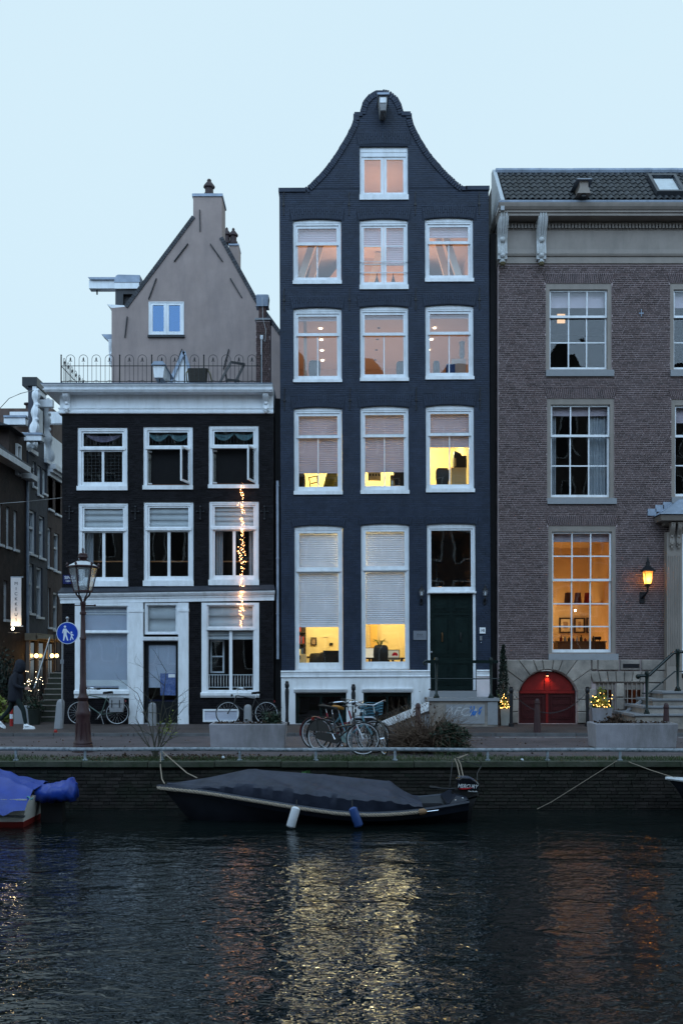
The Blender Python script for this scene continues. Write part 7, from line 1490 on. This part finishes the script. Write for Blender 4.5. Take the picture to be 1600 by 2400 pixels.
slab([q(1060, 1850), q(1064, 1868), q(1090, 1876), q(1122, 1867), q(1120, 1856), q(1075, 1849)], .11, 'lower_cowl', BLACKP); slab([q(1088, 1874), q(1090, 1900), q(1096, 1935), q(1106, 1935), q(1108, 1895), q(1120, 1866)], .07, 'leg', BLACKP)
slab([q(1060, 1858), q(1066, 1888), q(1078, 1890), q(1080, 1858)], .12, 'clamp', BLACKP)
MB().tube([(*q(1066, 1850)[:1], my-.1, q(1066, 1850)[1]), (q(1035, 1849)[0], my-.1, q(1035, 1849)[1]), (q(1024, 1847.5)[0], my-.1, q(1024, 1847.5)[1])], [.016, .016, .02], 8).build('tiller', IRON, om, True); MB().tube([(q(1024, 1847.5)[0], my-.1, q(1024, 1847.5)[1]), (q(1007, 1846)[0], my-.1, q(1007, 1846)[1])], .027, 8).build('tiller_grip', BLACKP, om, True)
tx = text('MERCURY', .095, WT, om, (q(1094.5, 1843)[0], my-.152, q(0, 1843.4)[1]), rot=(pi/2, rad(3), 0), ext=.001, shear=.35, sx=.80)
MB().prism([q(1074, 1848.5), q(1085, 1847), (q(1102, 1846.3)), q(1110, 1845.5), q(1098, 1849.5), q(1082, 1850.5)], my-.1535, my-.148).build('red_stripe', mat('red_decal', (.42, .012, .02), .4), om)
text('FourStroke', .034, WT, om, (q(1107, 0)[0], my-.152, q(0, 1854.8)[1]), rot=(pi/2, rad(3), 0), ext=.001, shear=.3)
text('8', .04, WT, om, (q(1120.5, 0)[0], my-.122, q(0, 1845)[1]), rot=(pi/2, 0, 0), ext=.001)
for a, c in ((1082, 1092), (1090, 1098)):
    MB().tube([(q(a-2, 1826)[0], my, q(0, 1826)[1]), (q(a-1, 1800)[0], my+.5, q(0, 1800)[1]), (q(a+3, 1786)[0], QE+.12, .02), (X(1098, 18.4), QE+.2, .1)], .009, 5).build('mooring_rope', RP, label=('left' if a == 1082 else 'right')+' white mooring rope from the outboard up to the rail', category='rope', group='ropes at the outboard')
MB().tube([(q(1055, 1848)[0], my, q(0, 1848)[1]), (q(1062, 1815)[0], my+.2, q(0, 1815)[1]), (q(1074, 1785)[0], my+.7, q(0, 1785)[1]), (X(1094, 18.2), QE-.1, -.02), (X(1112, 18.2), QE-.15, -.05), (X(1124, 17.9), my+.5, q(0, 1805)[1]), (q(1124, 1815)[0], my+.2, q(0, 1818)[1]), (q(1120, 1832)[0], my, q(0, 1832)[1])], .008, 5).build('security_cable', IRON, label='dark cable looped from the outboard motor up to the rail', category='cable')
# fenders
def fender(pa, ya, pb_, yb_, D0, D1, m_, label):
    p, q_ = V((X(pa, D0), D0-CD, Z(ya, D0))), V((X(pb_, D1), D1-CD, Z(yb_, D1))); d = q_-p; ks_ = ((0, .03), (.03, .05), (.08, .072), (.9, .075), (.96, .06), (1, .03)); t_ = thing('boat_fender', label, 'fender', tuple(q_), 'fenders on the covered boat')
    MB().tube([p+d*a for a, r in ks_], [r for a, r in ks_], 12).build('body', m_, t_, True); MB().tube([p, p+V((.0, .08, .10))], .008, 5).build('line', IRON, t_)
fender(694.5, 1891, 680, 1941, 16.2, 16.15, mat('white_vinyl', (.70, .73, .78), .4, .1, 5), 'white vinyl fender hanging on the tarpaulin boat'); fender(825, 1892, 842, 1939, 16.2, 16.15, mat('blue_vinyl', (.03, .07, .22), .4, .15, 5), 'blue vinyl fender hanging on the tarpaulin boat')
MB().tube([(X(374, 18.35), QE+.18, .12), (X(374, 18.1), QE-.1, -.1), (X(380, 17.6), yb+.35, -.26), (X(386, bd), yb, -.30)], .010, 5).build('mooring_rope', RP, label='white mooring rope from the rail down to the boat bow', category='rope'); 
MB().tube([(X(376, 18.4), QE+.2, .16), (X(410, 18.1), QE-.1, -.04), (X(440, 17.7), yb+.35, -.15), (X(463, 17.4), yb+.1, -.21)], .010, 5).build('mooring_rope', RP, label='white mooring rope slanting over the tarpaulin near the bow', category='rope')
MB().tube([(X(1443, 18.3), QE-.05, -.0), (X(1370, 18.15), QE-.06, -.38), (X(1295, 18.1), QE-.08, -.75), (X(1260, 18.1), QE-.1, -.88)], .006, 4).build('loose_line', RP, label='thin pale line hanging down the quay wall into the water', category='rope')
# white boat under a blue cover
wd_ = 16.9; yw = wd_-CD; wbt = thing('white_boat', 'white motorboat with red bottom under bright blue cover at left', 'boat', (X(20, wd_), yw, WZ), 'boats moored at the quay')
WH = mat('white_hull_paint', (.60, .60, .58), .35, .08, 3, dirt=(.40, .38, .35), dscale=4, damt=.4); RB = mat('red_antifouling', (.16, .018, .016), .5, .15)
xs0, xs1 = X(-330, wd_), X(96, wd_)
def wring(x, k, rake=0.): return [(x-.0+rake*(z+.4), yw+s*w*k, z) for s, pr_ in ((-1, ((.94, -.42), (.92, -.48), (.86, -.75), (.8, -.86), (.62, -1.1))), (1, ((.62, -1.1), (.8, -.86), (.86, -.75), (.92, -.48), (.94, -.42)))) for w, z in pr_]
MB().loft([wring(xs0, .5), wring(xs0+1, .78), wring(xs1-1, .8), wring(xs1, .78, .22)]).build('hull', WH, wbt)
rb_ = lambda x, k, rk_=0.: [(x+rk_*(z+.4), yw+s*w*k*1.012, z) for s, pr_ in ((-1, ((.835, -.80), (.8, -.86), (.62, -1.12))), (1, ((.62, -1.12), (.8, -.86), (.835, -.80)))) for w, z in pr_]
MB().loft([rb_(xs0, .5), rb_(xs0+1, .78), rb_(xs1-1, .8), rb_(xs1+.01, .78, .22)]).build('boot_stripe', RB, wbt); MB().tube([(xs0, yw-.5, -.70), (xs0+1, yw-.70, -.70), (xs1-1, yw-.72, -.70), (xs1-.04, yw-.70, -.70)], .018, 6).build('rubbing_strake', STEEL, wbt)
BT = mat('bright_blue_tarp', (.012, .045, .30), .4, .14, 5, bump=.4, bscale=8, spec=.5); rg = []
for i in range(41):
    t = i/40; x = xs0+(xs1+.02-xs0)*t; rid = -.27+.50*max(0, min(1, (X(98, wd_)-x)/1.6))**1.1; ring = []
    for k in range(-10, 11):
        a = k/10; hem = -.56+.05*sin(x*5)+(.025*sin(x*13)); e5 = abs(a)**4.5; ring.append((x+.02*sin(k+x*7), yw+a*.86*(1-.02*sin(x*11)*(abs(a) > .8)), rid-.10*abs(a)*(rid+.5)+(hem-rid)*e5+.022*sin(x*8+k*1.3)*(abs(a) > .2)+.012*sin(x*21+k*.6)))
    rg.append(ring)
MB().loft(rg, closed=False).build('cover', BT, wbt, 2, fix=False)
mc_ = thing('motor_cover', 'bright blue bagged cover over the outboard of the white boat', 'cover', (X(138, wd_), yw, -.5)); rg = []
for i in range(25):
    t = i/24; px = 88+90*t; zt2 = Z(1847-20*t**.6+(7 if t > .93 else 0), wd_); zb2 = Z(1880-3*t, wd_); w = .30*(.75+.35*sin(t*pi))*(1 if t < .95 else .8); zc_ = (zt2+zb2)/2; hh = (zt2-zb2)/2
    rg.append([(X(px, wd_)+.015*sin(k*2+i*.9), yw+w*cos(2*pi*k/16), zc_+hh*math.copysign(abs(sin(2*pi*k/16))**.7, sin(2*pi*k/16))+.014*sin(i*1.1+k*1.1)+.012*sin(i*.5-k*1.7)+(.05*math.exp(-((i-21)/1.6)**2) if 3 <= k <= 5 else 0)) for k in range(16)])
MB().loft(rg).build('bag', BT, mc_, 2); bx(X(100, wd_), X(150, wd_), yw-.1, yw+.1, -1.1, -.56).build('motor_leg', BLACKP, mc_); MB().tube([(X(76, wd_)+.02*k, yw-.55-.02*k, -.40+.02*sin(k)) for k in range(14)], .012, 5).build('lashing', mat('teal_rope', (.10, .30, .34), .8), mc_, True)
# dark boat just entering at the right
rbt = thing('dark_boat', 'dark boat bow with white rim at the right edge', 'boat', (X(1640, 17.4), 17.4-CD, WZ), 'boats moored at the quay')
ho2, g2_ = hull(rbt, HM, X(1590, 17.4), X(2100, 17.4), 17.4-CD, 1.6, lambda s: -.22-.22*min(1, s*2.5))
for side in (0, 1): MB().tube([(g[side][0], g[side][1], g[side][2]) for g in g2_], .03, 6).build('rim', mat('white_rim', (.55, .58, .62), .4), rbt, True)
MB().tube([(X(1470, 18.3), QE-.05, -.02), (X(1530, 17.8), QE-.3, -.14), (X(1578, 17.5), 17.4-CD, -.22)], .008, 5).build('mooring_rope', RP, label='thin mooring rope running to the dark boat at right', category='rope')
# ---------------------------------------------------------------- office furniture seen through the lit panes
def office_chair(px, D, z0, ztop, w, label, grp='office chairs in the blue house'):
    x, y = X(px, D), D-CD; t = thing('office_chair', label, 'chair', (x, y, z0), grp); h = ztop-z0
    rr_ = lambda z, f, dy: [(x+a*w/2*f, y+dy+c*.035, z) for a, c in ((-1, -.5), (-.8, -1), (.8, -1), (1, -.5), (1, 1), (-1, 1))]
    MB().loft([rr_(ztop-.52, .85, -.02), rr_(ztop-.3, 1, -.03), rr_(ztop-.08, .96, 0), rr_(ztop-.01, .78, .02), rr_(ztop, .6, .02)]).build('backrest', BLACKP, t, True)
    bx(x-w/2, x+w/2, y, y+.45, ztop-.6, ztop-.53).build('seat', BLACKP, t); MB().tube([(x, y+.2, z0), (x, y+.2, ztop-.6)], .03, 8).build('column', STEEL, t)
    for k in range(5): a = 2*pi*k/5; MB().tube([(x, y+.2, z0+.08), (x+.28*cos(a), y+.2+.28*sin(a), z0+.04)], .02, 5).build('leg', BLACKP, t)
zf = Z(1600)
office_chair(892, CD+.85, zf, Z(1512, CD+.85), .45, 'black mesh office chair in the right ground floor window')
dk_ = thing('desk', 'dark desk across the right ground floor office window', 'desk', (X(890, CD+1.6), 1.6, zf)); D = CD+1.5
bx(X(845, D), X(948, D), 1.4, 2.1, zf+.70, zf+.74).build('desk_top', DK, dk_)
for px in (852, 940): bx(X(px, D), X(px, D)+.05, 1.45, 2.05, zf, zf+.70).build('leg', DK, dk_)
def monitor(px0, px1, py0, py1, D, label, scr):
    t = thing('monitor', label, 'monitor', (X((px0+px1)/2, D), D-CD, Z(py1, D)), 'monitors in the blue house office')
    bx(X(px0, D), X(px1, D), D-CD, D-CD+.04, Z(py1, D), Z(py0, D)).build('case', BLACKP, t); bx(X(px0, D)+.02, X(px1, D)-.02, D-CD-.006, D-CD-.001, Z(py1, D)+.02, Z(py0, D)-.02).build('screen', scr, t); bx(X((px0+px1)/2, D)-.03, X((px0+px1)/2, D)+.03, D-CD+.01, D-CD+.04, Z(py1, D)-.12, Z(py1, D)).build('stand', BLACKP, t); return t
SCR = mat('screen_white', (.6, .58, .48), .4, .03, emit=(1, .95, .8), estr=.35)
monitor(852, 880, 1518, 1545, CD+1.7, 'pale monitor left of the office chair', SCR); mo = monitor(904, 936, 1523, 1547, CD+1.7, 'monitor with a pink flower picture right of the office chair', mat('screen_grey', (.45, .45, .42), .4, .03, emit=(.9, .95, .85), estr=.2))
fw = MB(); D = CD+1.69
for k in range(9): a = pi*k/8; fw.tube([(X(925, D), 1.67, Z(1536, D)), (X(925, D)+.09*cos(a), 1.67, Z(1536, D)+.09*sin(a))], [.008, .02], 5)
fw.v = [(v[0], 1.684+(v[1]-1.67)*.1, v[2]) for v in fw.v]; fw.build('flower_picture', mat('pink_print', (.55, .03, .10), .5), mo)
pp = thing('potted_palm', 'small spiky palm behind the right ground floor window', 'plant', (X(890, CD+2.6), 2.6, zf+.75)); b = MB()
for k in range(26): a = R.uniform(0, 2*pi); c = V((X(890, CD+2.6), 2.6, Z(1520, CD+2.6))); b.tube([c, c+V((.12*cos(a), .12*sin(a), .25)), c+V((.28*cos(a), .28*sin(a), R.uniform(.1, .34)))], [.008, .007, .002], 3)
b.build('fronds', LEAFY, pp, kind='stuff'); MB().lathe([(.06, 0), (.09, .3), (.08, .3)], 10, (X(890, CD+2.6), 2.6, Z(1520, CD+2.6)-.3)).build('pot', BLACKP, pp, True); bx(X(870, CD+2.6), X(912, CD+2.6), 2.4, 2.9, zf, Z(1520, CD+2.6)-.302).build('stand', DK, pp)
ds2 = thing('meeting_table', 'dark table and chairs low in the left ground floor window', 'table', (X(745, CD+2), 2, zf)); D = CD+2
bx(X(706, D), X(770, D), 1.6, 2.6, zf+.72, zf+.78).build('table_top', DK, ds2)
for px in (712, 760): bx(X(px, D), X(px, D)+.06, 2.0, 2.06, zf, zf+.72).build('leg', DK, ds2)
bx(X(757, CD+1), X(795, CD+1), .95, 1.05, zf, Z(1525, CD+1)).build('desk_screen', BLACKP, None, loc=(X(776, CD+1), 1, zf), label='black desk divider low in the left ground floor window', category='divider')
bx(X(704, CD+.9), X(718, CD+.9), .9, 1.2, zf, Z(1533, CD+.9)).build('side_cabinet', CREAMW, None, loc=(X(711, CD+.9), 1, zf), label='pale cabinet at the left of the left ground floor window', category='cabinet')
for k, px in enumerate((740, 762)): office_chair(px, CD+1.5, zf, Z(1531-k*2, CD+1.5), .4, ['left dark chair at the ground floor meeting table', 'right dark chair at the ground floor meeting table'][k])
bx(X(772, CD+5.15), X(780, CD+5.15), 5.15, 5.19, Z(1513, CD+5.15), Z(1507, CD+5.15)).build('thermostat', BLACKP, None, loc=(X(776, CD+5.15), 5.15, Z(1513, CD+5.15)), label='small wall thermostat in the left ground floor room', category='thermostat')
z2 = Z(1172)
office_chair(1036, CD+.8, z2, Z(1097, CD+.8), .40, 'black office chair in the right second floor window'); office_chair(704, CD+.8, z2, Z(1110, CD+.8), .3, 'black chair at the edge of the left second floor window'); office_chair(938, CD+.7, z2, Z(1098, CD+.7), .42, 'black chair at the right of the middle second floor window')
cb2 = bx(X(1057, CD+1.2), X(1092, CD+1.2), 1.2, 1.7, z2, Z(1096, CD+1.2)).build('white_cupboard', CREAMW, None, loc=(X(1075, CD+1.2), 1.4, z2), label='cream cupboard in the right second floor window', category='cupboard')
pr_ = thing('printer', 'black boxy printer on the cream cupboard upstairs', 'printer', (X(1076, CD+1.3), 1.4, Z(1096, CD+1.2))); D = CD+1.25
bx(X(1063, D), X(1093, D), 1.25, 1.65, Z(1096, CD+1.2)+.001, Z(1068, D)).build('body', BLACKP, pr_); MB().prism([(X(1063, D), Z(1067.8, D)), (X(1082, D), Z(1067.8, D)), (X(1080, D), Z(1062, D)), (X(1065, D), Z(1056, D))], 1.3, 1.6).build('feeder', BLACKP, pr_); bx(X(1063.5, D), X(1068, D), 1.24, 1.248, Z(1093, D), Z(1074, D)).build('front_panel', CREAMW, pr_)
ch2 = thing('draped_jacket', 'yellow green jacket hanging behind the left second floor pane', 'clothing', (X(776, CD+.9), .9, Z(1135))); D = CD+.9
MB().loft([[(X(755, D), .9, Z(1152, D)), (X(793, D), .9, Z(1152, D)), (X(793, D), 1.15, Z(1152, D)), (X(755, D), 1.15, Z(1152, D))], [(X(763, D), .92, Z(1118, D)), (X(791, D), .92, Z(1118, D)), (X(791, D), 1.1, Z(1118, D)), (X(763, D), 1.1, Z(1118, D))], [(X(772, D), .96, Z(1095, D)), (X(788, D), .96, Z(1095, D)), (X(788, D), 1.05, Z(1095, D)), (X(772, D), 1.05, Z(1095, D))]]).build('cloth', mat('yellow_green_cloth', (.25, .24, .05), .9, .3, 8, bump=.6, bscale=7), ch2, True); MB().tube([(X(780, D), 1, Z(1095, D)), (X(780, D), 1, Z(1085, D))], .01, 5).build('hook', IRON, ch2)
tb = thing('easel_frame', 'tilted black frame on a desk in the left second floor window', 'frame', (X(735, CD+.9), .9, z2)); 
for a, c in (((722, 1120), (743, 1116)), ((743, 1116), (744, 1130)), ((724, 1120), (730, 1160)), ((728, 1134), (744, 1130))): MB().obox((X(a[0], D), .9, Z(a[1], D)), (X(c[0], D), .9, Z(c[1], D)), .03, .03).build('bar', BLACKP, tb)
wp = thing('wall_board', 'grey wall board with notes in the middle second floor window', 'board', (X(875, CD+4), 4, Z(1135, CD+4))); D = CD+3.8; bx(X(862, D), X(892, D), 3.8, 3.85, Z(1126, D), Z(1105, D)).build('panel', mat('grey_board', (.36, .33, .26), .8), wp)
for k in range(4): bx(X(865+k*7, D), X(869+k*7, D), 3.79, 3.798, Z(1116, D), Z(1110, D)).build('note', BLACKP, wp)
SHB = [mat('binder_red', (.25, .03, .03), .6), mat('binder_blue', (.04, .08, .2), .6), mat('binder_white', (.6, .58, .5), .6), mat('binder_black', (.02, .02, .02), .6)]
def shelves(px0, px1, D, z0, z1, n, label):
    t = thing('bookcase', label, 'bookcase', (X((px0+px1)/2, D), D-CD, z0), 'bookcases in the blue house'); xa, xb = X(px0, D), X(px1, D); y = D-CD
    bx(xa, xb, y+.28, y+.3, z0, z1).build('back', DK, t)
    for k in range(n+1): bx(xa, xb, y, y+.279, z0+(z1-z0)*k/n, z0+(z1-z0)*k/n+.03).build('shelf', DK, t)
    for k in range(n):
        xx = xa+.03
        while xx < xb-.1:
            w_ = R.uniform(.04, .09)
            if R.random() < .8: bx(xx, xx+w_*.92, y+.03, y+.26, z0+(z1-z0)*k/n+.031, z0+(z1-z0)*k/n+.031+R.uniform(.2, .3)).build('binder', R.choice(SHB), t)
            xx += w_
shelves(690, 716, CD+4.6, zf, zf+2.0, 5, 'dark bookcase of binders at the back of the left ground floor room')
shelves(915, 955, CD+5.3, z2, z2+1.7, 4, 'dark bookcase of binders behind the middle second floor window')
pc_ = thing('wall_picture', 'small framed picture on the yellow wall of the left ground floor room', 'picture', (X(735, CD+5.1), 5.1, Z(1505, CD+5.1))); D = CD+5.1
MB().ring(X(728, D), X(742, D), Z(1512, D), Z(1494, D), .03, .03, .03, .03, 5.12, 5.17).build('frame', DK, pc_); bx(X(728, D)+.03, X(742, D)-.03, 5.14, 5.15, Z(1512, D)+.03, Z(1494, D)-.03).build('print', ART, pc_)
z3 = Z(905)
office_chair(737, CD+.8, z3, Z(845, CD+.8), .36, 'dark high backed chair in the left first attic floor window'); office_chair(941, CD+.7, z3, Z(847, CD+.7), .34, 'dark chair edge in the middle window of that floor'); office_chair(1022, CD+.9, z3, Z(846, CD+.9), .2, 'narrow dark chair in the right window of that floor')
bx(X(1046, CD+.8), X(1066, CD+.8), .8, 1.1, Z(875), Z(853, CD+.8)).build('blue_box', mat('blue_carton', (.03, .06, .16), .7), None, loc=(X(1056, CD+.8), .95, Z(875)), label='dark blue box file in the right window under the gable floor', category='box')
cb3 = bx(X(1058, CD+1.1), X(1092, CD+1.1), 1.15, 1.6, z3, Z(840, CD+1.1)).build('white_cupboard', PEACHW, None, loc=(X(1075, CD+1.1), 1.3, z3), label='pale cupboard in the right window two floors below the gable', category='cupboard')
MB().lathe([(.05, 0), (.09, .2), (.07, .42), (.1, .55), (.02, .6)], 10, (X(1082, CD+1.3), 1.3, Z(840, CD+1.1)+.001)).build('wrapped_bundle', mat('grey_wrap', (.28, .28, .30), .5, .3, 8, bump=.6, bscale=9), None, True, loc=(X(1082, CD+1.3), 1.3, Z(840, CD+1.1)), label='grey wrapped bundle standing on the pale cupboard', category='bundle')
for k, (px, hh) in enumerate(((884, .42), (923, .40))):
    t = thing('desk_ornament', ['left dark spired ornament on the sill of the tall gable window', 'right dark spired ornament on the sill of the tall gable window'][k], 'ornament', (X(px), .45, Z(664)), 'ornaments in the tall casement'); MB().lathe([(.24, 0), (.22, .05), (.1, .09), (.05, .18), (.02, .3), (.004, hh)], 12, (X(px), .5, Z(657))).build('spire', BLACKP, t, True); bx(X(px)-.3, X(px)+.3, .38, .6, Z(664), Z(657)-.002).build('base', BLACKP, t)
# ---------------------------------------------------------------- houses on the bank behind the camera, met in the panes as reflections
OB = [mat('far_brown_brick', (.12, .10, .095), .8, .2, 2), mat('far_grey_brick', (.14, .13, .13), .8, .2, 2), mat('far_black_brick', (.07, .066, .07), .8, .2, 2)]
x = -30.0
for k, (w_, h_, rf_) in enumerate(((7.5, 20.5, 4), (6.5, 22, 4.5), (8, 19.5, 3.5), (6, 21.5, 5), (7, 20.5, 4), (8, 19.5, 4.5), (7, 21, 4), (8, 20, 4))):
    t = thing('far_bank_house', ['brown', 'grey', 'black'][k % 3]+' canal house %s on the far bank, met only as reflection' % ['first', 'second', 'third', 'fourth', 'fifth', 'sixth', 'seventh', 'eighth'][k], 'house', (x+w_/2, -44, 0), 'houses on the far bank')
    bx(x+.03, x+w_-.03, -54, -44, -.05, h_).build('wall', OB[k % 3], t); MB().prism([(x, h_+.002), (x+w_, h_+.002), (x+w_*.62, h_+rf_), (x+w_*.38, h_+rf_)], -54, -44.05).build('roof', TILE, t)
    for f in range(5):
        for c_ in range(3):
            xa = x+w_*(.1+.3*c_); za = 1.6+f*3.9; wn_ = MB().ring(xa, xa+w_*.2, za, za+2.3, .09, .09, .09, .09, -44.0, -43.93).build('window', WHITE, t); bx(xa+.09, xa+w_*.2-.09, -43.99, -43.97, za+.09, za+2.2).build('pane', IRON, wn_)
    x += w_
